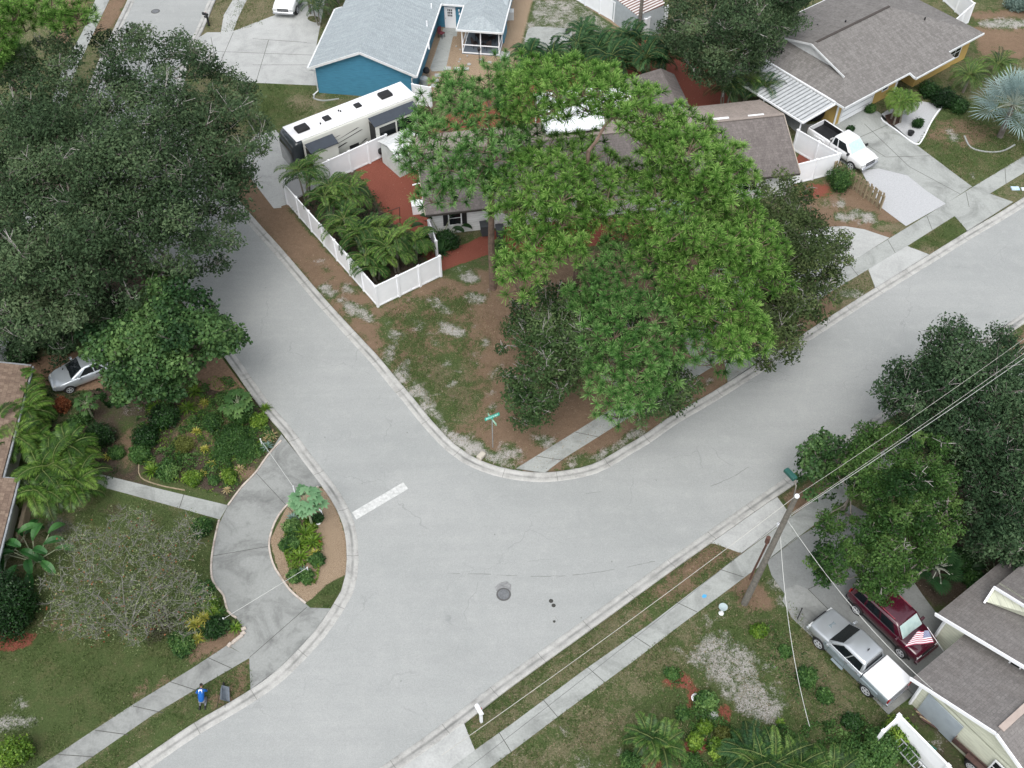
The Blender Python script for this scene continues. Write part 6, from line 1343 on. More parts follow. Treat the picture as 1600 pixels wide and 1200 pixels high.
broad('dark_oak', 'dark foliage behind the roof of the yellow house at the top edge', [(1200, -40), (1290, -60), (1265, -5), (1240, 10), (1226, 40), (1205, 40)], 6, 9, (1235, 20), L_OAKB, 24, 1.3, 300, .2, BARK, .25, 7, 3, .6)
broad('oak', 'olive green oak beside the circular driveway right of the pines', [(1165, 275), (1220, 268), (1265, 290), (1300, 330), (1318, 370), (1330, 405), (1305, 440), (1310, 480), (1260, 510), (1262, 540), (1200, 575), (1150, 555), (1140, 500), (1190, 440), (1150, 350)],
      3.2, 8.2, (1215, 500), leafmat('olive_oak_leaves', (.022, .040, .013), (.066, .102, .036), (.155, .20, .08), .6, .28, .12), 88, 1.25, 380, .19, BARK, .28, 8, 4, .62, under=.3, pale=16)
broad('oak', 'dark low oak below the pines, its right limb over the kerb', [(800, 470), (870, 440), (960, 440), (1010, 500), (1040, 560), (1085, 590), (1090, 610), (1060, 640), (1010, 660), (985, 680), (970, 660), (990, 600), (960, 560), (900, 600), (850, 650), (810, 660), (780, 600), (775, 560), (790, 500)],
      2.6, 6.8, (965, 600), leafmat('oak_leaves_fresh', (.018, .042, .014), (.055, .105, .036), (.135, .20, .08), .6, .28, .12), 104, 1.15, 380, .18, BARKW, .3, 9, 5, .6, under=.2, pale=24)
broad('dark_oak', 'blue green oak at the right edge crossed by three cables', [(1370, 590), (1400, 575), (1430, 570), (1455, 520), (1495, 500), (1560, 505), (1580, 530), (1660, 560), (1680, 900), (1560, 880), (1520, 850), (1500, 740), (1440, 690), (1420, 650), (1380, 625)],
      3.2, 7.4, (1570, 800), L_OAKB, 150, 1.35, 420, .19, BARK, .4, 10, 4, .62, under=.3, pale=40)
broad('cypress_tree', 'yellow green feathery tree over the grey driveway at the right', [(1300, 735), (1330, 700), (1360, 670), (1400, 665), (1440, 680), (1510, 700), (1500, 745), (1490, 790), (1520, 820), (1500, 850), (1440, 890), (1420, 930), (1370, 935), (1330, 900), (1280, 905), (1250, 870), (1300, 840), (1260, 820), (1290, 800), (1330, 790)],
      2.8, 8.0, (1400, 870), L_YEL, 105, .85, 400, .17, BARK, .24, 12, 4, .5, asp=.45, under=.3, pale=12)
broad('small_tree', 'small light green tree overhanging the road beside the street lamp', [(1255, 690), (1268, 675), (1290, 668), (1300, 690), (1325, 680), (1320, 705), (1290, 715), (1300, 740), (1262, 745), (1250, 720)], 2.6, 5, (1330, 740), L_GREEN, 20, .6, 120, .2, BARK, .12, 13, 3, .6, asp=.7)
broad('small_tree', 'thin bright branch tree between the lamp and the blue green oak', [(1345, 670), (1370, 655), (1385, 680), (1350, 720), (1300, 765), (1275, 760), (1320, 720)], 2.2, 4.5, (1345, 745), L_YEL, 18, .7, 120, .17, BARK, .1, 14, 5, .6)
# ---- slash pines
def pine(label, outline, z0, z1, base, lean_top, mat, ncl, seed, r0=.26, tuft=.46, ntuft=11, nn=52, bark=BARKP, cr=1.35, name='slash_pine', holes=()):
    rng = np.random.default_rng(seed); b = P(*base, .05); T = thing(name, label, 'pine tree', b)
    area = abs(sum(outline[i][0]*outline[(i+1) % len(outline)][1]-outline[(i+1) % len(outline)][0]*outline[i][1] for i in range(len(outline))))/2
    pts, e, v = polyinside(outline, ncl, rng, .62*sqrt(area/ncl))
    for hx, hy, hr in holes: k = np.hypot(pts[:, 0]-hx, pts[:, 1]-hy) > hr; pts, e, v = pts[k], e[k], v[k]
    z = z0+(z1-z0)*np.clip(.5*np.sqrt(e)+.5*v+rng.normal(0, .1, len(e)), 0, 1.08); C = PA(pts, z)
    # tufts: several shoots fan out of each branch end, needles fan out of each shoot
    tc = []; ax = []; mbt = MB()
    for c in C:
        out_ = c-np.array([*lean_top]); out_[2] = 0; out_ /= np.linalg.norm(out_)+1e-6
        for _ in range(rng.integers(ntuft+2, ntuft+9)):
            d = unit(1, rng)[0]; d[2] = abs(d[2])*.55; d = d*cr*rng.uniform(.45, 1.0); q = c+d
            if tc and np.min(np.linalg.norm(np.array(tc[-400:])-q, axis=1)) < .40: continue
            a = d/np.linalg.norm(d)*.5+out_*.25+np.array([0, 0, .75]); a /= np.linalg.norm(a); tc.append(q); ax.append(a)
            mbt.tube([c-np.array([0, 0, .3]), c+d*.55-np.array([0, 0, .08]), q], [.03, .022, .014], 3, False)
    tc = np.array(tc); ax = np.array(ax); n = len(tc); idx = np.repeat(np.arange(n), nn); m = len(idx)
    sz = tuft*rng.uniform(.75, 1.2, n)
    d = unit(m, rng)+ax[idx]*.55; d /= np.linalg.norm(d, axis=1, keepdims=True)
    along = rng.uniform(-.25, .12, m)[:, None]*ax[idx]*sz[idx][:, None]
    ln = sz[idx]*rng.uniform(.7, 1.1, m); p0 = tc[idx]+along; p1 = p0+d*ln[:, None]; p1[:, 2] -= .05
    s = np.cross(d, unit(m, rng)); s /= np.linalg.norm(s, axis=1, keepdims=True)+1e-9; w_ = .024
    v_ = np.stack([p0-s*w_*.6, p0+s*w_*.6, p1+s*w_*.55, p1-s*w_*.55], 1).reshape(-1, 3); f_ = np.arange(4*m).reshape(m, 4)
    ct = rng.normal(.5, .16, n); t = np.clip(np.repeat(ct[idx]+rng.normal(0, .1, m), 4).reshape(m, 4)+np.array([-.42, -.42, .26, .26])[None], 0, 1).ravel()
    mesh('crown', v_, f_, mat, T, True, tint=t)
    mb = MB(); bb = np.array([b.x, b.y, b.z]); lt = np.array([*lean_top])
    tp = [bb, bb+(lt-bb)*.3+rng.normal(0, .06, 3), bb+(lt-bb)*.62+rng.normal(0, .1, 3), bb+(lt-bb)*.82, lt]
    branches(mb, bb, C-np.array([0, 0, .3]), r0, .032, .1, rng, tp)
    mb.v += [tuple(q) for q in []]; o = len(mb.v); mb.v += mbt.v; mb.f += [tuple(i+o for i in f) for f in mbt.f]
    mesh('trunk', np.array(mb.v), mb.f, bark, T, True); return T
def topof(base, h, dx=0, dy=0): p = P(*base, 0); return (p.x+dx, p.y+dy, h)
pine('tall slash pine with bare reddish trunk beside the shuttered window', [(655, 165), (700, 125), (770, 100), (830, 105), (850, 140), (800, 175), (840, 200), (820, 250), (790, 300), (740, 300), (700, 325), (655, 310), (650, 260), (610, 250), (615, 225), (650, 210)],
     9, 15, (770, 452), topof((770, 452), 13), L_PINE2, 50, 21, .24, holes=((640, 180, 12), (700, 240, 14), (755, 190, 12)))
pine('wide slash pine with the high flat crown over the brown roof', [(800, 110), (860, 98), (930, 105), (990, 130), (1040, 150), (1090, 190), (1140, 230), (1160, 290), (1120, 330), (1080, 300), (1040, 262), (985, 215), (950, 185), (900, 172), (860, 185), (805, 180)],
     12, 16.5, (893, 500), topof((893, 500), 13.5, .4, .4), L_PINE, 84, 22, .2, holes=((930, 185, 10),))
pine('slash pine with bright crown left of the roof gable, trunk in the litter', [(800, 260), (860, 215), (930, 215), (960, 260), (1000, 290), (990, 330), (940, 350), (900, 400), (860, 410), (830, 450), (790, 460), (780, 400), (800, 350), (770, 300)],
     8, 13.5, (893, 505), topof((893, 505), 11), L_PINE, 70, 23, .22, holes=((960, 330, 14),))
pine('slash pine with the rightmost crown reaching the olive oak', [(1000, 260), (1080, 280), (1140, 300), (1190, 350), (1228, 400), (1215, 440), (1150, 450), (1190, 500), (1160, 560), (1120, 540), (1080, 490), (1040, 430), (1010, 390), (990, 340)],
     8, 13.5, (1030, 560), topof((1030, 560), 11), L_PINE, 92, 24, .27, holes=((1110, 400, 14), (1060, 330, 12)))
pine('lower slash pine with sparse crown above the pavement', [(960, 360), (1030, 380), (1060, 440), (1110, 500), (1150, 550), (1110, 570), (1050, 560), (1010, 620), (990, 650), (960, 660), (930, 620), (950, 580), (920, 520), (900, 470), (930, 420)],
     5, 10.5, (1012, 640), topof((1012, 640), 8.5), L_PINE2, 62, 25, .2, holes=((1000, 500, 16), (1040, 520, 12)))
pine('bright green pine filling the top left corner', [(-60, -60), (20, -50), (90, -60), (130, -20), (140, 20), (130, 45), (90, 45), (60, 30), (20, 60), (0, 110), (-50, 120), (-80, 50)], 9, 14, (40, 180), topof((40, 180), 12), L_PINE, 70, 26, .28)
pine('small pine tuft tree at the left edge below the corner pine', [(-30, 60), (10, 55), (30, 85), (20, 110), (-20, 130)], 7, 9.5, (0, 240), topof((0, 240), 8.5), L_PINE2, 14, 27, .18)

# ---- palms
def fronds(cent, n, L, droop, leafl, rng, el0=.25, el1=1.2, nleaf=26, width=.035, t0=.5, az=None, vee=.5, tilt=(0, 0, 0)):
    """feather fronds from a point; returns quads + stems"""
    V, Fc, Tt, st = [], [], [], MB()
    for i in range(n):
        a = 2*pi*i/n*2.4+rng.uniform(-.3, .3) if az is None else az[i]; el = el0+(el1-el0)*((i+.5)/n)**.8+rng.uniform(-.1, .1); l = L*rng.uniform(.8, 1.12)
        h = np.array([cos(a), sin(a), 0.]); pts = []; p = np.array(cent, float)+h*.05; e_ = el; m = 10
        for k in range(m+1):
            pts.append(p.copy()); e_ -= droop/m*(.4+1.6*k/m); p = p+(h*cos(e_)+np.array([0, 0, sin(e_)]))*l/m
        pts = np.array(pts); st.tube(list(pts), list(np.linspace(.030, .009, m+1)), 4, False)
        s_ = np.linspace(.14, .99, nleaf); seg = s_*m; k0 = np.minimum(seg.astype(int), m-1); fr = (seg-k0)[:, None]
        q = pts[k0]*(1-fr)+pts[k0+1]*fr; tan = pts[k0+1]-pts[k0]; tan /= np.linalg.norm(tan, axis=1, keepdims=True)
        side = np.cross(tan, [0, 0, 1.]); side /= np.linalg.norm(side, axis=1, keepdims=True)+1e-9; upv = np.cross(side, tan)
        ll = leafl*np.sin(np.clip(s_*.93+.07, 0, 1)*pi)**.6*rng.uniform(.85, 1.15, nleaf); tb = rng.normal(t0, .22)
        for sg in (-1, 1):
            d = side*sg*.8+tan*.5+upv*vee*.35; d /= np.linalg.norm(d, axis=1, keepdims=True)
            e1 = q+d*ll[:, None]*.6; e2 = q+d*ll[:, None]; e2[:, 2] -= ll*.28
            w_ = tan*width
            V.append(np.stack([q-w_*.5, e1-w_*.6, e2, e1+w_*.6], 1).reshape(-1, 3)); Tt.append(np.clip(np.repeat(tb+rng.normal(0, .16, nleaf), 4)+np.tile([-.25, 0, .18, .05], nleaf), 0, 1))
    V = np.concatenate(V); T_ = np.concatenate(Tt); F_ = np.arange(len(V)).reshape(-1, 4); return (V, F_, T_), st
def palm(name, label, base, h, nstem, nf, L, mat, seed, spread=.5, leafl=.42, droop=1.5, group=None, trunk_r=.06, bark=None, cat='palm', width=.04, el1=1.25, nleaf=20, t0=.5, at=None):
    rng = np.random.default_rng(seed); b = at or P(*base, .06); T = thing(name, label, cat, b, 0, group); parts = []; mb = MB(); ms = MB()
    for i in range(nstem):
        a = rng.uniform(0, 2*pi); r = spread*sqrt(rng.random()) if nstem > 1 else 0; hh = h*rng.uniform(.65, 1.1) if nstem > 1 else h
        foot = np.array([b.x+.4*r*cos(a), b.y+.4*r*sin(a), b.z]); top = np.array([b.x+r*1.3*cos(a), b.y+r*1.3*sin(a), b.z+hh])
        mb.tube([foot, (foot+top)/2+rng.normal(0, .05, 3), top], [trunk_r*1.2, trunk_r, trunk_r*.85], 7, False)
        q, st = fronds(top, nf, L, droop, leafl, rng, .0, el1, nleaf, width, t0); parts.append(q)
        o = len(ms.v); ms.v += st.v; ms.f += [tuple(k+o for k in f) for f in st.f]
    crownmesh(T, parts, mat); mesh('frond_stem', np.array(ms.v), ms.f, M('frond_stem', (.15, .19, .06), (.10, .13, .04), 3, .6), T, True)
    mb.out('trunk', bark or M('palm_trunk', (.24, .22, .18), (.13, .12, .10), 6, .9), T, True); return T
GR1 = 'areca palms inside the white corner fence'
for i, (x, y, h, s) in enumerate(((480, 320, 3.3, 1.0), (515, 350, 3.1, .95), (545, 385, 2.9, 1.0), (568, 408, 2.7, .9), (598, 400, 2.5, .85), (622, 425, 2.6, .95), (648, 405, 2.4, .85), (590, 440, 2.3, .8), (548, 345, 2.9, .9))):
    lb = ['uppermost areca palm cluster beside the motorhome nose', 'second areca palm cluster from the top inside the corner fence', 'third areca palm cluster along the street side fence', 'areca palm cluster at the middle of the fence bed', 'areca palm cluster beside the black swing frame', 'areca palm cluster nearest the lower fence run', 'areca palm cluster closest to the shuttered window', 'small areca palm in the very corner of the white fence', 'areca palm cluster leaning over the red mulch'][i]
    palm('areca_palm', lb, (x, y), h, 4, 8, 1.95*s, L_PALM, 40+i, .6, .38, 1.8, GR1, width=.085, nleaf=17, t0=[.45, .5, .6, .5, .62, .5, .58, .5, .55][i])
palm('areca_palm', 'small palm with yellow green new leaf at the pale fence end', (528, 325), 2.2, 2, 6, 1.5, L_PALMB, 61, .3, .35, 1.4, GR1)
GR2 = 'dark palms behind the pines'
for i, (x, y, h, s) in enumerate(((832, 120, 2.4, .9), (862, 128, 2.4, 1.1), (900, 120, 2.8, 1.2), (935, 120, 3, 1.25), (960, 140, 3, 1.2), (1000, 140, 3.2, 1.3), (1030, 125, 3, 1.1), (980, 100, 3.2, 1.2), (920, 90, 2.6, 1.1))):
    lb = ['leftmost dark palm by the pale concrete pad', 'second dark palm from the left beyond the high pine crown', 'dark palm below the small black pot', 'dark palm left of the long white fence end', 'dark palm under the end of the long white fence', 'dark palm beside the tall plain pole foot', 'rightmost dark palm by the rear roof wing', 'dark palm in front of the long white fence', 'dark palm at the edge of the gravel yard'][i]
    palm('feather_palm', lb, (x, y), h, 3, 10, 1.9*s, L_PALMD, 70+i, .5, .55, 1.5, GR2, width=.10, nleaf=17)
for i, (x, y, h) in enumerate(((1130, 175, 2.6), (1162, 165, 2.8), (1190, 172, 2.2))):
    palm('feather_palm', ['palm behind the brown roof left of the carport', 'palm overlapping the metal carport edge', 'palm between the carport post and the brown roof end'][i], (x, y), h, 4, 9, 1.8, L_PALMD if i != 1 else L_PALM, 85+i, .5, .45, 1.5, 'palms beside the carport')
GR3 = 'leafy palms beside the tan roofed house'
for i, (x, y, h, s) in enumerate(((40, 640, 2.6, 1.05), (60, 668, 2.2, 1.0), (25, 700, 2.6, 1.15), (55, 722, 2.2, 1.05), (95, 765, 2.2, 1.25), (125, 780, 1.9, 1.1), (80, 795, 1.8, 1.1), (115, 745, 2.2, 1.1))):
    lb = ['topmost bright palm at the corner of the tan roof', 'bright palm just below the topmost, beside the paver drive', 'bright palm hanging over the tan roof edge', 'arching palm left of the papaya', 'large arching palm above the garden path end', 'palm nearest the end of the garden path', 'lowest bright palm beside the garden wall', 'palm right behind the round dark bush'][i]
    palm('areca_palm', lb, (x, y), h, 4, 9, 1.75*s, L_PALMB, 95+i, .5, .5, 1.6, GR3, width=.06, nleaf=22)
for i, (x, y, s, m_) in enumerate(((1010, 1168, 1.0, L_PALM), (1030, 1182, 1.15, L_PALM), (1195, 1215, 1.6, L_PALM), (1240, 1225, 1.5, L_PALM), (1290, 1225, 1.4, L_PALM), (1170, 1190, 1.3, L_PALMD))):
    palm('feather_palm', ['small palm in the lower yard, upper one of the pair', 'small palm in the lower yard, lower one of the pair', 'large palm at the bottom edge left of the shrubs', 'large palm at the bottom edge with a yellow spear', 'large palm at the bottom edge nearest the white fence', 'dark palm left of the large bottom palms'][i], (x, y), 1.3, 1 if i < 2 else 2, 15, 1.3*s, m_, 110+i, .3, .36, 1.3, None, .09, nleaf=26)
for i, (x, y, h, s) in enumerate(((500, 40, 2.2, 1.1), (515, 22, 2.6, 1.2), (485, 22, 2.4, 1.1), (530, 5, 2.6, 1.1))):
    palm('feather_palm', ['dark palm tuft beside the front of the top pickup', 'dark palm against the pale roof corner', 'palm nearest the top pickup door', 'palm behind the pale roof at the top edge'][i], (x, y), h, 2, 12, 1.3*s, L_PALMD, 120+i, .4, .34, 1.5, 'palms by the blue house drive')
for i, (x, y, h, s) in enumerate(((1504, 145, 2.6, 1.3), (1550, 125, 2.4, 1.25))):
    palm('feather_palm', ['fountain palm in front of the yellow house, left one', 'fountain palm at the end of the yellow house'][i], (x, y), h-1.0, 1, 34, 1.5*s, L_PALM, 130+i, 0, .32, 1.5, None, .1, nleaf=26)
for i, (dx, dy) in enumerate(((0, 0), (14, 6), (4, 9))):
    palm('pony_tail_palm', ['feathery pale green palm of the trio on the gravel bed, left stem', 'feathery pale green palm of the trio, right stem', 'feathery pale green palm of the trio, front stem'][i], (1392+dx, 186+dy), 2.0, 1, 30, 1.45, L_PALMB, 135+i, 0, .38, 2.3, 'trio of feathery palms on the gravel', .07, nleaf=30, width=.03, t0=.7)
# silver bismarck palm
def fan_palm(name, label, base, h, nf, L, fr, mat, seed, nseg=34, petr=.03):
    rng = np.random.default_rng(seed); b = P(*base, .06); T = thing(name, label, 'palm', b); V, Tt = [], []; ms = MB()
    c = np.array([b.x, b.y, b.z+h])
    for i in range(nf):
        a = i*2.399+rng.uniform(-.15, .15); el = -.35+1.65*((i+.5)/nf); l = L*rng.uniform(.85, 1.1); hd = np.array([cos(a)*cos(el), sin(a)*cos(el), sin(el)])
        tip = c+hd*l+np.array([0, 0, -.15*l*cos(el)]); ms.tube([c, c+hd*l*.5+np.array([0, 0, .04]), tip], [petr*1.3, petr, petr*.7], 5, False)
        side = np.cross(hd, [0, 0, 1.]); side /= np.linalg.norm(side)+1e-9; up = np.cross(side, hd); tb = rng.normal(.5, .13)
        for k in range(nseg):
            ph = (-1+2*k/(nseg-1))*2.45; d = hd*cos(ph)+side*sin(ph); ll = fr*(1-.25*(abs(ph)/2.45)**2)*rng.uniform(.9, 1.06)
            d = d+up*(.28*abs(sin(ph))+.06*(-1)**k); d /= np.linalg.norm(d); pw = np.cross(d, up); pw /= np.linalg.norm(pw)
            p1 = tip+d*ll*.6; p2 = tip+d*ll+np.array([0, 0, -.12*ll]); w_ = .062
            V.append([tip-pw*.008, p1-pw*w_*.5, p2, p1+pw*w_*.5]); Tt += [tb-.12, tb, tb+.18, tb+.05]
    V = np.array(V).reshape(-1, 3); mesh('crown', V, np.arange(len(V)).reshape(-1, 4), mat, T, True, tint=np.clip(Tt, 0, 1))
    mesh('frond_stem', np.array(ms.v), ms.f, M('pale_petiole', (.40, .43, .36), (.3, .33, .27)), T, True)
    MB().tube([b, c], [.24, .18], 10).out('trunk', BARK, T, True); return T
fan_palm('silver_fan_palm', 'big silver blue fan palm in the front yard at the right edge', (1562, 214), 3.0, 34, 1.75, 1.6, L_SILV, 140)
fan_palm('silver_fan_palm', 'silver grey fan palm showing between the pine crowns near the brown roof', (1050, 370), 1.4, 16, 1.0, .8, L_SILV, 141)
fan_palm('fan_palm', 'green fan palm under the yellow green tree', (1455, 905), 1.2, 18, .9, .7, L_PALMD, 142)
# ---- round shrubs and hedges
def bush(x, y, r, h, mat, label, name='shrub', leaf=.13, per=500, seed=None, group=None, cat='shrub', asp=.6, lumps=5, squash=1.):
    rng = np.random.default_rng(seed or int(x*7+y)); b = P(x, y, .06); T = thing(name, label, cat, b, 0, group)
    n = lumps; a = rng.uniform(0, 2*pi, n); rr = r*.5*np.sqrt(rng.random(n)); C = np.stack([b.x+rr*np.cos(a), b.y+rr*np.sin(a), np.full(n, b.z+h*.5)+rng.normal(0, .08*h, n)], 1)
    C = np.concatenate([C, [[b.x, b.y, b.z+h*.55]]]); rad = np.append(rng.uniform(.5, .72, n)*r, .78*r)
    q = clumpleaves(C, rad, per, leaf, asp, .5, min(1.2, h/(2*r*.72)+.15), .55, rng); crownmesh(T, [q], mat, 'foliage')
    mb = MB()
    for i in range(5): a_ = i*1.26; mb.tube([(b.x, b.y, b.z), (b.x+.3*r*cos(a_), b.y+.3*r*sin(a_), b.z+h*.4), (b.x+.6*r*cos(a_), b.y+.6*r*sin(a_), b.z+h*.75)], [.035, .025, .012], 5, False)
    mb.out('stem', BARK, T, True); return T
def rosette(x, y, r, mat, label, n=26, w=.06, name='bromeliad', seed=None, group=None, el=(.15, 1.2), cat='plant', droop=.5, h=0.1):
    rng = np.random.default_rng(seed or int(x*3+y*5)); b = P(x, y, .08); T = thing(name, label, cat, b, 0, group); V, Tt = [], []
    for i in range(n):
        a = i*2.4+rng.uniform(-.2, .2); e = el[0]+(el[1]-el[0])*(i/n); l = r*rng.uniform(.8, 1.1)*(1-.25*i/n); hd = np.array([cos(a), sin(a), 0]); p0 = np.array([b.x, b.y, b.z+h])
        p1 = p0+(hd*cos(e)+np.array([0, 0, sin(e)]))*l*.55; p2 = p1+(hd*cos(e-droop)+np.array([0, 0, sin(e-droop)]))*l*.5; s = np.array([-sin(a), cos(a), 0])*w; tb = np.clip(rng.normal(.5, .16), 0, 1)
        V += [p0-s*.4, p0+s*.4, p1+s, p1-s, p1-s, p1+s, p2+s*.1, p2-s*.1]; Tt += [tb-.2]*2+[tb]*4+[tb+.15]*2
    V = np.array(V); mesh('leaves', V, np.arange(len(V)).reshape(-1, 4), mat, T, True, tint=np.clip(Tt, 0, 1))
    MB().tube([b, b+Vector((0, 0, h+.06))], .05, 6).out('stem', M('frond_stem', (.16, .19, .06), (.10, .12, .04)), T, True); return T
def umbrella(x, y, h, r, mat, label, name='papaya_plant', nl=16, seed=None, cat='plant', group=None, at=None):
    """papaya-like plant: pole stem, long petioles, lobed hand-shaped leaves"""
    rng = np.random.default_rng(seed or int(x+y*3)); b = at or P(x, y, .06); T = thing(name, label, cat, b, 0, group); V, Tt = [], []; ms = MB(); c = np.array([b.x, b.y, b.z+h])
    ms.tube([b, c], [.08, .045], 7)
    for i in range(nl):
        a = i*2.4+rng.uniform(-.2, .2); e = .0+1.1*(i/nl); hd = np.array([cos(a)*cos(e), sin(a)*cos(e), sin(e)]); tip = c+hd*r*rng.uniform(.6, 1.0); tip[2] -= .1; ms.tube([c, tip], [.02, .01], 4, False); tb = np.clip(rng.normal(.55, .16), 0, 1)
        hz = np.array([cos(a), sin(a), 0]); sd_ = np.array([-sin(a), cos(a), 0])
        for k in range(7):
            ph = (-1+2*k/6)*2.3; d = hz*cos(ph)+sd_*sin(ph); ll = r*.42*rng.uniform(.8, 1.1); s = np.cross(d, [0, 0, 1.])*ll*.26; m = tip+d*ll*.55+np.array([0, 0, rng.uniform(-.02, .05)]); V += [tip, m-s, tip+d*ll+np.array([0, 0, -.08]), m+s]; Tt += [tb-.1, tb, tb+.12, tb]
    V = np.array(V); mesh('leaves', V, np.arange(len(V)).reshape(-1, 4), mat, T, True, tint=np.clip(Tt, 0, 1)); mesh('stem', np.array(ms.v), ms.f, M('pale_green_stem', (.30, .34, .22), (.2, .23, .15)), T, True); return T
# hedge and bushes, left
bush(22, 965, 1.75, 3.0, L_DARK, 'large dark rounded hedge at the left edge of the lawn', 'hedge', .14, 1500, 5, lumps=9)
bush(-20, 930, 1.6, 2.8, L_DARK, 'dark hedge mass cut by the left picture edge', 'hedge', .14, 1200, 6)
bush(30, 1182, .95, 1.2, L_LIME, 'bright green round bush at the lower left corner of the lawn', leaf=.14, per=520)
bush(160, 690, .95, 1.5, L_DARK, 'round dark green bush beside the brown garden path', leaf=.1, per=800)
bush(100, 640, .6, .9, L_RED, 'dark reddish shrub between palms and paver drive', leaf=.12, per=260); bush(120, 668, .6, .8, L_SHRUB, 'small shrub beside the reddish shrub', leaf=.12, per=260)
bush(95, 830, .85, .9, M and leafmat('grey_twig_leaves', (.06, .06, .055), (.12, .12, .11), (.2, .2, .18)), 'grey twiggy shrub below the bright palms', leaf=.05, per=700, asp=.25)
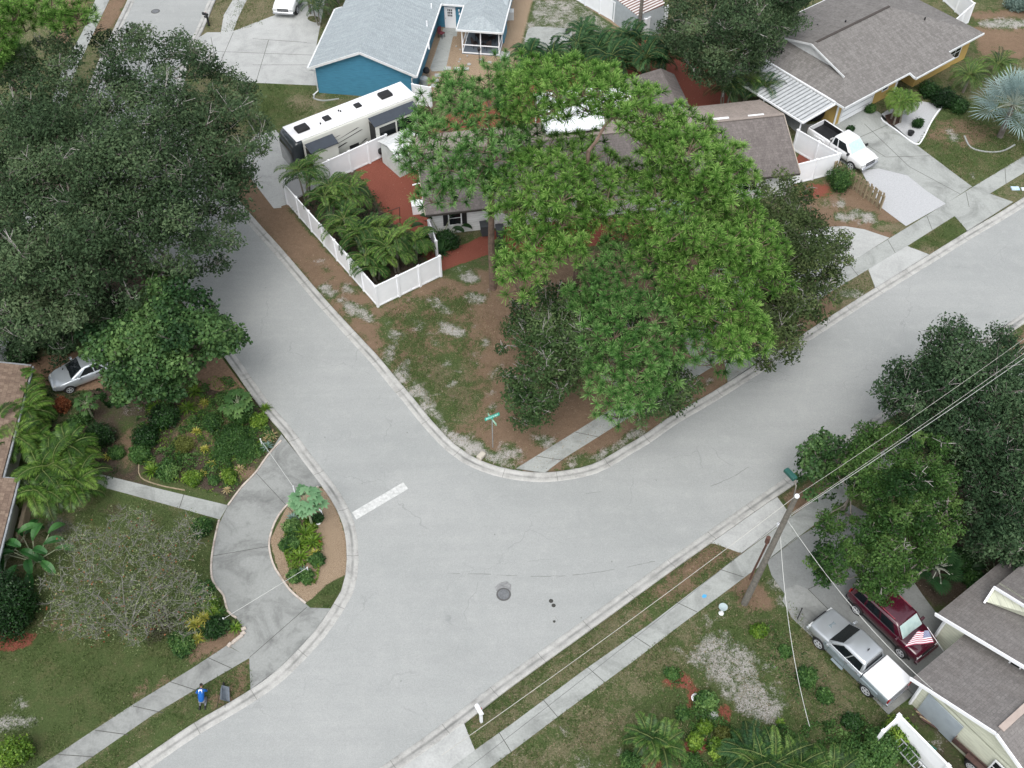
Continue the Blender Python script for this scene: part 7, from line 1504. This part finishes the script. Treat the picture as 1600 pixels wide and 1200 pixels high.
for (x, y, r, h, mt, lb, lf) in (
    (262, 660, .8, 1.1, L_DARK, 'dark shrub at the upper left of the garden bed', .14), (232, 690, .75, .9, L_DARK, 'dark blue green shrub at the left side of the garden bed', .13), (222, 715, .55, .7, L_SHRUB, 'low shrub at the left corner of the garden bed', .13),
    (265, 740, .62, .8, L_SHRUB, 'round mid green shrub at the front of the garden bed', .12), (302, 753, .5, .6, L_LIME, 'small bright shrub near the end of the path', .11), (288, 700, .6, .6, leafmat('olive_fuzz', (.04, .05, .01), (.09, .11, .02), (.16, .19, .05)), 'olive fuzzy low shrub in the middle of the garden bed', .08),
    (335, 668, .6, .7, L_SHRUB, 'shrub with fine leaves in the upper garden bed', .1), (362, 690, .9, .7, L_SHRUB, 'spreading shrub beside the curb in the garden bed', .1), (385, 705, .75, .6, L_SHRUB, 'groundcover shrub dotted with white flowers by the drive', .09), (350, 712, .7, .55, L_SHRUB, 'groundcover shrub in the right half of the garden bed', .09),
    (375, 655, .8, 1.1, L_SHRUB, 'leafy shrub beside the street kerb in the garden', .14), (405, 662, .5, .6, L_LIME, 'small bright shrub at the street side of the garden', .12), (335, 755, .3, .45, L_SHRUB, 'small upright shrub beside the path edging', .1), (360, 750, .45, .5, L_LIME, 'light green low plant by the driveway edging', .1),
    (285, 1010, .62, .7, L_SHRUB, 'round green shrub beside the pavement bed', .11), (342, 985, .55, .7, L_DARK, 'dark shrub beside the variegated plants', .12), (318, 830, .6, .6, L_SHRUB, 'fresh green shrub at the end of the path by the driveway', .12), (318, 925, .5, .5, L_SHRUB, 'low shrub on the lawn side of the driveway', .12),
    (335, 950, .45, .5, L_LIME, 'small bright shrub on the driveway edging', .11), (255, 985, .8, .9, leafmat('olive_twiggy', (.03, .035, .02), (.07, .075, .04), (.13, .13, .08)), 'olive twiggy shrub among the bare branches', .07), (1185, 990, .42, .6, L_LIME, 'round bright bush near the white birdbath', .12),
    (1258, 1062, .5, .8, L_SHRUB, 'bushy shrub with pale flowers left of the silver pickup', .12), (1225, 1020, .32, .4, L_SHRUB, 'small shrub between birdbath bush and pickup', .11), (1288, 1090, .38, .5, L_SHRUB, 'small shrub below the pickup running board', .11), (1330, 1130, .45, .5, L_DARK, 'dark low shrub by the white fence end', .12),
    (1105, 1100, .5, .7, L_SHRUB, 'flowering shrub beside the pale paving disc', .13), (1048, 1055, .32, .35, L_SHRUB, 'small shrub at the top of the red mulch strip', .11), (1065, 1118, .35, .4, L_SHRUB, 'low shrub at the left of the red mulch strip', .11), (1100, 1138, .35, .4, L_LIME, 'lime shrub below the flowering shrub', .12), (1128, 1150, .4, .5, leafmat('olive_fuzz', (.04, .05, .01), (.09, .11, .02), (.16, .19, .05)), 'olive shrub in the red mulch strip', .1),
    (1085, 1160, .4, .5, L_LIME, 'lime leaved plant left of the olive shrub', .14), (1118, 1172, .42, .5, L_LIME, 'lime leaved plant above the bottom mulch', .14), (1140, 1185, .4, .5, L_SHRUB, 'green plant by the lower paving disc', .12), (1080, 1192, .4, .5, L_SHRUB, 'small shrub in the lower mulch patch', .11), (985, 1190, .45, .6, L_SHRUB, 'small dark shrub left of the pair of palms', .1),
    (1310, 290, .95, 1.4, L_SHRUB, 'rounded green shrub in front of the white fence by the gravel', .12), (1328, 205, .3, .4, L_DARK, 'small dark shrub beside the garage door', .1), (1358, 176, .4, .6, L_SHRUB, 'small rounded shrub at the garage corner', .1), (1432, 198, .38, .7, L_DARK, 'dark spiky shrub on the white gravel bed', .1),
    (1470, 165, 1.0, 1.3, L_DARK, 'dark glossy shrub in front of the yellow house', .12), (1450, 150, .8, 1.0, L_DARK, 'dark shrub against the yellow wall', .12), (1495, 172, .8, 1.0, L_DARK, 'dark shrub left of the silver palm', .12), (1590, 15, 1.2, 1.4, L_AGAVE, 'greyish shrub in the top right corner', .14),
    (40, 555, 1.1, 1.2, L_DARK, 'dark shrub above the paver drive at the left', .14), (95, 545, .9, .9, L_DARK, 'dark low shrub above the silver car', .12), (130, 660, .5, .5, L_SHRUB, 'low shrub at the lower edge of the paver drive', .12), (10, 590, .6, .9, L_PALM, 'green shrub at the roof corner by the drive', .14), (185, 710, .45, .5, L_SHRUB, 'yellow flecked shrub at the foot of the round dark bush', .11),
    (1400, 1150, .8, 1.0, L_LIME, 'light green shrub inside the white fence corner', .15), (1370, 1180, .9, 1.0, L_SHRUB, 'large leafy shrub left of the ladder', .15), (1330, 1195, .8, 1.0, L_SHRUB, 'shrub at the bottom edge by the big palms', .15), (1415, 1185, .5, .8, L_YEL, 'yellowish shrub beside the ladder', .13),
    (480, 905, .4, .5, L_SHRUB, 'green shrub at the foot of the planting island', .11), (460, 905, .4, .45, L_SHRUB, 'small shrub at the left foot of the planting island', .11), (495, 880, .4, .5, L_SHRUB, 'shrub on the right side of the island planting', .12), (455, 855, .5, .6, L_SHRUB, 'dark shrub on the left of the island planting', .12), (455, 830, .5, .6, L_SHRUB, 'dark shrub under the papaya', .12), (497, 812, .35, .4, L_DARK, 'dark plant inside the curved white edging', .1),
    (780, 395, .5, .8, L_SHRUB, 'shrub by the wheelie bins', .13), (700, 385, .8, 1.0, L_DARK, 'dark shrub below the shuttered window', .15), (660, 385, .6, .9, L_SHRUB, 'shrub beside the short white fence', .13), (1500, 880, .8, .8, L_DARK, 'dark shrub at the cream house eave', .14), (1400, 905, .7, .9, L_SHRUB, 'shrub beside the maroon car tail', .14), (1520, 915, .6, .8, L_SHRUB, 'small glossy shrub against the cream house roof', .14)):
    bush(x, y, r*1.18, h*1.1, mt, lb, leaf=lf, per=int(150+600*r), lumps=7)
bush(640, 258, .4, .7, L_AGAVE, 'grey leaved plant growing in the large pale pot', 'potted_foliage', .12, 120)
# bromeliads, croton, agave rosettes
k_ = 0
for (x, y, r, mt, lb) in ((245, 642, .75, L_LIME, 'spiky bright plant at the top left of the garden bed'), (262, 650, .7, L_LIME, 'spiky bright plant under the green tree, right of its twin'), (293, 640, .7, L_LIME, 'bright strap leaved plant right of the tree trunk'), (305, 615, .7, L_LIME, 'bright strap leaved plant behind the tree trunk'), (240, 738, .75, L_LIME, 'large green strap leaved plant at the front left of the bed'),
    (308, 676, .42, L_BROM, 'golden bromeliad in the middle of the garden bed'), (320, 704, .4, L_BROM, 'straw yellow bromeliad at the centre of the bed'), (332, 727, .38, L_BROM, 'straw yellow bromeliad near the driveway side'), (320, 632, .45, L_BROM, 'reddish gold bromeliad at the top of the bed'), (350, 745, .35, L_STRAW, 'dry pale rosette by the driveway edging'), (318, 742, .35, L_BROM, 'small golden plant in the lower bed'), (355, 768, .35, L_STRAW, 'dry tuft at the corner of bed and driveway'),
    (170, 716, .4, L_BROM, 'yellow leaved plant beside the path start'), (130, 778, .5, L_YEL, 'yellow green croton under the palms'), (375, 735, .4, L_STRAW, 'dry grassy tuft near the driveway curb'),
    (305, 978, .6, L_BROM, 'yellow variegated plant, upper of the group by the pavement'), (320, 968, .55, L_BROM, 'yellow variegated plant next to the dark shrub'), (310, 1000, .5, L_BROM, 'yellow variegated plant nearest the pavement'), (368, 983, .5, L_LIME, 'pale lime plant inside the brick edging'), (345, 960, .5, L_SHRUB, 'green strap plant at the end of the white barrier'),
    (478, 838, 1.0, L_LIME, 'big lime strap leaved plant on the planting island'), (467, 856, .95, L_LIME, 'second lime strap leaved plant on the island'), (490, 850, .8, L_LIME, 'smaller lime strap plant on the right of the island'), (470, 873, .8, L_LIME, 'lime plant at the middle left of the island'), (492, 867, .45, L_BROM, 'gold flecked plant on the right of the island'), (497, 850, .3, L_RED, 'small red leaved plant on the island'),
    (476, 897, .5, L_AGAVE, 'silvery agave at the foot of the island'), (458, 812, .5, L_AGAVE, 'grey green agave below the papaya'), (418, 700, .5, L_AGAVE, 'blue grey agave at the garden tip'), (425, 683, .5, L_STRAW, 'straw coloured grass clump at the garden tip by the street'), (418, 690, .45, L_STRAW, 'second straw grass clump at the garden tip'),
    (1218, 1130, .3, L_LIME, 'small light plant near the end of the service cable'), (1380, 1165, .5, L_YEL, 'yellowish strap plant by the fence corner'), (690, 398, .7, L_PALMD, 'dark strap leaved plant beside the gate'), (783, 392, .3, L_BROM, 'yellow plant by the bins'), (1150, 1150, .4, L_LIME, 'lime rosette in the mulch strip'), (415, 640, .5, L_LIME, 'lime rosette at the street edge of the garden'), (300, 585, .5, L_SHRUB, 'strap plant beside the paver drive mouth')):
    rosette(x, y, r, mt, lb, 30 if r > .45 else 24, .05 if r > .5 else .035); k_ += 1
umbrella(488, 822, 2.4, 1.0, L_AGAVE and leafmat('papaya_leaves', (.05, .12, .05), (.12, .25, .12), (.24, .4, .22)), 'papaya plant with pale green leaves on the planting island', nl=22)
umbrella(118, 715, 1.7, .95, L_GREEN, 'papaya plant in front of the leafy palms', nl=18); umbrella(145, 652, 1.3, .7, L_GREEN, 'small papaya beside the silver car', nl=14); umbrella(380, 660, 1.7, .9, L_GREEN, 'papaya plant by the street in the garden', nl=20)
# bird of paradise at left, big paddle leaves
def paddle(x, y, h, n, mat, label, seed, L=1.1):
    rng = np.random.default_rng(seed); b = P(x, y, .06); T = thing('banana_plant', label, 'plant', b); V, Tt = [], []; ms = MB()
    for i in range(n):
        a = i*2.4+rng.uniform(-.3, .3); e = .5+.8*(i/n); hd = np.array([cos(a)*cos(e), sin(a)*cos(e), sin(e)]); p = np.array([b.x, b.y, b.z])+hd*h*rng.uniform(.6, .9); ms.tube([b, p], [.04, .025], 5, False); hz = np.array([cos(a), sin(a), 0.]); s = np.array([-sin(a), cos(a), 0.]); tb = rng.normal(.5, .18); el = e
        prev = p; pw = .05
        for k in range(6):
            el -= .28; nx_ = prev+(hz*cos(el)+np.array([0, 0, sin(el)]))*L/6; wd = .24*sin(pi*(k+1.3)/7.4)
            up_ = np.array([0, 0, .10])
            V += [prev, nx_, nx_+s*wd+up_, prev+s*pw+up_, nx_, prev, prev-s*pw+up_, nx_-s*wd+up_]; Tt += [tb-.1, tb-.1, tb+.15, tb+.15]*2; prev, pw = nx_, wd
    V = np.array(V); mesh('leaves', V, np.arange(len(V)).reshape(-1, 4), mat, T, True, tint=np.clip(Tt, 0, 1)); mesh('stem', np.array(ms.v), ms.f, M('pale_green_stem', (.3, .34, .22)), T, True)
paddle(15, 870, 2.2, 14, leafmat('paddle_leaves', (.008, .035, .008), (.022, .085, .020), (.07, .18, .05), .4, .15, .25), 'broad leaved banana plant left of its twin above the hedge', 3, 1.25); paddle(55, 878, 2.0, 14, leafmat('paddle_leaves', (.01, .06, .025), (.025, .13, .05), (.08, .24, .12)), 'broad leaved banana plant beside the garden wall end', 4, 1.2)
paddle(690, 372, 2.0, 10, L_DARK, 'dark broad leaved plant in front of the shuttered window', 5, 1.0); paddle(1555, 905, 1.4, 9, L_DARK, 'dark broad leaved plant beside the cream house roof', 6, .8)
# ---- bare crape myrtle
def bare_tree(label, base, outline, z0, z1, seed, mat, ntip=260, leafmats=(), r0=.042, rt=.008, name='bare_tree'):
    rng = np.random.default_rng(seed); b = P(*base, .05); T = thing(name, label, 'tree', b); mb = MB(); pts, e, v = polyinside(outline, ntip, rng, 5)
    z = z0+(z1-z0)*np.clip(.55*np.sqrt(e)+.45*v+rng.normal(0, .1, len(e)), 0, 1); C = PA(pts, z); bb = np.array([b.x, b.y, b.z])
    for k in range(5):
        sel = np.arange(len(C))[k::5]; ang = np.arctan2(C[:, 1]-bb[1], C[:, 0]-bb[0])
    order = np.argsort(np.arctan2(C[:, 1]-bb[1], C[:, 0]-bb[0])); groups = np.array_split(order, 6)
    for g_ in groups:
        m = C[g_].mean(0); st = [bb+rng.normal(0, .08, 3)*np.array([1, 1, 0]), bb+(m-bb)*.3+np.array([0, 0, .3]), bb+(m-bb)*.55+np.array([0, 0, .2])]
        branches(mb, bb, C[g_], r0, rt, .16, rng, st, 4)
    twigs(mb, C, np.full(len(C), .5), 4, .008, rng, 1, .3)
    mesh('trunk', np.array(mb.v), mb.f, mat, T, True)
    for nm, lm, n, sz in leafmats:
        q = C[rng.integers(0, len(C), n)]+rng.normal(0, .25, (n, 3)); nr = unit(n, rng); vv = leafquads(q, nr, sz, .6, rng.uniform(0, 1, n), rng); crownmesh(T, [vv], lm, nm)
    return T
SILVBARK = M('silver_bark', (.23, .225, .205), (.14, .138, .125), 4, .9)
bare_tree('bare silvery branched tree with a few rusty leaves on the left lawn', (200, 985), [(95, 850), (120, 815), (160, 830), (185, 790), (230, 800), (250, 825), (295, 805), (322, 850), (285, 880), (335, 905), (325, 950), (285, 960), (300, 990), (240, 985), (205, 1010), (180, 980), (130, 1010), (105, 985), (62, 975), (75, 930), (52, 905), (90, 895)], 1.4, 4.8, 31, SILVBARK, 400,
          (('rusty_leaves', L_RED, 450, .12), ('sparse_leaves', leafmat('sparse_olive', (.07, .10, .04), (.14, .18, .075), (.26, .30, .15)), 10500, .09)))
def groundcover(polys, n, mat, leaf, seed, label, hmax=.45, cat='ground cover'):
    rng = np.random.default_rng(seed); Q = []
    for poly in polys:
        w = np.array([(q.x, q.y) for q in (P(*p) for p in poly)]); x0, y0 = w.min(0); x1, y1 = w.max(0); k = int(n/len(polys)*1.6)
        xs = rng.uniform(x0, x1, k); ys = rng.uniform(y0, y1, k); ok = pip(xs, ys, w) & (sdist(xs, ys, ROADPOLY) < -.15); Q.append(np.stack([xs[ok], ys[ok]], 1))
    q = np.concatenate(Q); f = fn(q[:, 0], q[:, 1], 2.6, seed)+.6*fn(q[:, 0], q[:, 1], 7, seed+3); k = f > rng.normal(-.02, .1, len(q)); q, f = q[k], f[k]; n = len(q)
    z = .1+hmax*np.clip(f+.25, .05, 1)*rng.random(n)**.5; nr = unit(n, rng)*.9+np.array([0, 0, .8]); nr /= np.linalg.norm(nr, axis=1, keepdims=True)
    v, f_, t = leafquads(np.stack([q[:, 0], q[:, 1], z], 1), nr, leaf, .5, np.clip(.5+.5*fn(q[:, 0], q[:, 1], 5, seed+9)+rng.normal(0, .2, n), 0, 1), rng)
    o = mesh('ground_cover', v, f_, mat, tint=t); tag(o, label, cat, kind='stuff'); return o
L_LIT = leafmat('fallen_leaves', (.09, .055, .035), (.23, .155, .10), (.46, .36, .26), .9, .1, .05)
def litter(polys, n, size, seed, label):
    rng = np.random.default_rng(seed); Q = []
    for poly in polys:
        w = np.array([(q.x, q.y) for q in (P(*p) for p in poly)]); x0, y0 = w.min(0); x1, y1 = w.max(0); k = int(n/700*(x1-x0)*(y1-y0))+10; xs = rng.uniform(x0, x1, k); ys = rng.uniform(y0, y1, k); ok = pip(xs, ys, w) & (sdist(xs, ys, ROADPOLY) < -.1); Q.append(np.stack([xs[ok], ys[ok]], 1))
    q = np.concatenate(Q); f = fn(q[:, 0], q[:, 1], 1.6, seed)+.5*fn(q[:, 0], q[:, 1], 6, seed+2); q = q[f > rng.normal(0, .25, len(q))]; n = len(q); nr = unit(n, rng)*.5+np.array([0, 0, 1.]); nr /= np.linalg.norm(nr, axis=1, keepdims=True)
    v, f_, t = leafquads(np.stack([q[:, 0], q[:, 1], rng.uniform(.095, .125, n)], 1), nr, size, .45, np.clip(rng.normal(.45, .28, n), 0, 1), rng); o = mesh('leaf_litter', v, f_, L_LIT, tint=t); tag(o, label, 'leaf litter', kind='stuff')
litter([[(745, 430), (1180, 380), (1300, 500), (1000, 690), (850, 735), (745, 715)], [(385, 325), (455, 335), (590, 485), (560, 510), (400, 350)], [(1240, 290), (1330, 285), (1400, 350), (1300, 360)], [(985, 940), (1112, 850), (1158, 867), (1040, 950)], [(1222, 776), (1300, 735), (1600, 520), (1660, 500), (1237, 812)]], 30000, .07, 70, 'brown fallen needles and leaves scattered under the trees')
litter([[(600, 490), (690, 440), (745, 440), (745, 700), (690, 680)], [(330, 1060), (392, 1032), (397, 1075), (325, 1110)], [(800, 1200), (1064, 985), (1137, 930), (1300, 1050), (1300, 1200)], [(200, 620), (360, 600), (430, 690), (350, 780), (220, 740)]], 7000, .07, 71, 'thin scatter of dry leaves on the lawns')
BED = [(222, 620), (300, 600), (360, 590), (405, 640), (432, 688), (400, 732), (355, 782), (300, 764), (225, 745), (205, 700)]
groundcover([BED], 26000, L_SHRUB, .12, 60, 'leafy green ground cover spreading through the garden bed')
groundcover([BED, [(455, 800), (500, 800), (505, 870), (495, 915), (455, 905), (440, 850)]], 9000, L_LIME, .13, 61, 'bright lime ground cover among the bed and island plants')
groundcover([[(335, 670), (405, 660), (425, 690), (400, 728), (340, 725)]], 12000, L_SHRUB, .09, 62, 'dense fine leaved ground cover beside the curved driveway', .4)
groundcover([[(130, 600), (170, 640), (205, 640), (190, 620), (140, 590)], [(60, 560), (130, 600), (150, 660), (190, 740), (150, 770), (90, 740), (70, 640)]], 12000, L_DARK, .14, 63, 'dark undergrowth between the palms and the brown path', .5)
groundcover([[(1035, 1050), (1060, 1045), (1105, 1095), (1160, 1160), (1180, 1215), (1060, 1215), (1040, 1150), (1070, 1110)], [(1180, 1140), (1350, 1120), (1400, 1150), (1420, 1200), (1180, 1215)]], 16000, L_SHRUB, .12, 64, 'leafy ground cover in the lower yard beds', .4)
groundcover([[(270, 960), (335, 930), (365, 975), (350, 1000), (300, 1010)], [(1200, 960), (1320, 1090), (1360, 1130), (1260, 1120), (1200, 1040)]], 5000, L_SHRUB, .1, 65, 'sparse leafy weeds by the driveway edges', .25)
groundcover([[(455, 330), (560, 280), (680, 400), (590, 468)]], 8000, L_PALMD, .16, 66, 'dark undergrowth below the areca palms inside the fence', .6)
# oddments of ground planting that nobody could count
def tufts(name, polys, n, mat, size, seed, label, z=.085, hgt=.5):
    rng = np.random.default_rng(seed); V = []
    P_ = []
    for poly in polys:
        w = [(q.x, q.y) for q in (P(*p) for p in poly)]; w = np.array(w); x0, y0 = w.min(0); x1, y1 = w.max(0); k = int(n/1000*(x1-x0)*(y1-y0)/1.6)+20; xs = rng.uniform(x0, x1, k*2); ys = rng.uniform(y0, y1, k*2)
        ok = pip(xs, ys, w) & (sdist(xs, ys, ROADPOLY) < -.1); P_.append(np.stack([xs[ok], ys[ok]], 1))
    q = np.concatenate(P_); n = len(q); nf = fn(q[:, 0], q[:, 1], 1.3, seed)+fn(q[:, 0], q[:, 1], 4, seed+1)*.6; q = q[nf > rng.normal(-.05, .25, n)]; n = len(q)
    pos = np.concatenate([q, np.full((n, 1), z)], 1); d = unit(n, rng); d[:, 2] = abs(d[:, 2])+hgt; d /= np.linalg.norm(d, axis=1, keepdims=True); s = np.cross(d, unit(n, rng)); s /= np.linalg.norm(s, axis=1, keepdims=True); L = (size*rng.uniform(.5, 1.5, n))[:, None]
    v = np.stack([pos-s*L*.16, pos+s*L*.16, pos+d*L], 1).reshape(-1, 3); o = mesh(name, v, np.arange(3*n).reshape(n, 3), mat, tint=np.repeat(rng.uniform(0, 1, n), 3)); tag(o, label, 'grass', kind='stuff'); return o
L_GRASS = leafmat('grass_blades', (.045, .078, .024), (.10, .155, .050), (.20, .265, .105), .8, .45, .05)
L_GRASSD = leafmat('dry_blades', (.14, .115, .06), (.26, .22, .13), (.42, .36, .24), .8, .4, .05)
tufts('grass', [[(155, 765), (340, 815), (330, 905), (380, 990), (355, 1010), (62, 1200), (-20, 1240), (-60, 950), (60, 900)], [(120, 1210), (312, 1075), (392, 1028), (397, 1075), (212, 1200)], [(725, 1131), (1112, 848), (1160, 866), (742, 1175)], [(750, 1210), (1064, 976), (1200, 900), (1390, 1118), (1480, 1260)], [(600, 490), (690, 450), (740, 460), (740, 640), (690, 670), (575, 520)], [(400, 130), (490, 140), (490, 170), (420, 215)], [(1430, 227), (1475, 165), (1640, 170), (1640, 225), (1519, 294)], [(1420, 388), (1491, 340), (1511, 362), (1452, 399)], [(1300, 457), (1356, 423), (1367, 450), (1307, 488)], [(479, 945), (510, 915), (545, 895), (540, 920), (515, 953)], [(300, 30), (350, 0), (430, 0), (410, 40), (340, 55)]], 150000, L_GRASS, .11, 50, 'short green lawn grass on the verges and yards')
tufts('grass', [[(600, 490), (690, 440), (790, 440), (830, 700), (690, 690), (575, 520)], [(725, 1131), (1112, 848), (1160, 866), (742, 1175)], [(750, 1210), (1064, 976), (1200, 900), (1390, 1118), (1480, 1260)], [(1430, 227), (1640, 130), (1640, 225), (1519, 294)], [(120, 1210), (312, 1077), (392, 1031), (397, 1075), (250, 1160)]], 80000, L_GRASSD, .10, 51, 'dry straw coloured blades among the lawns')
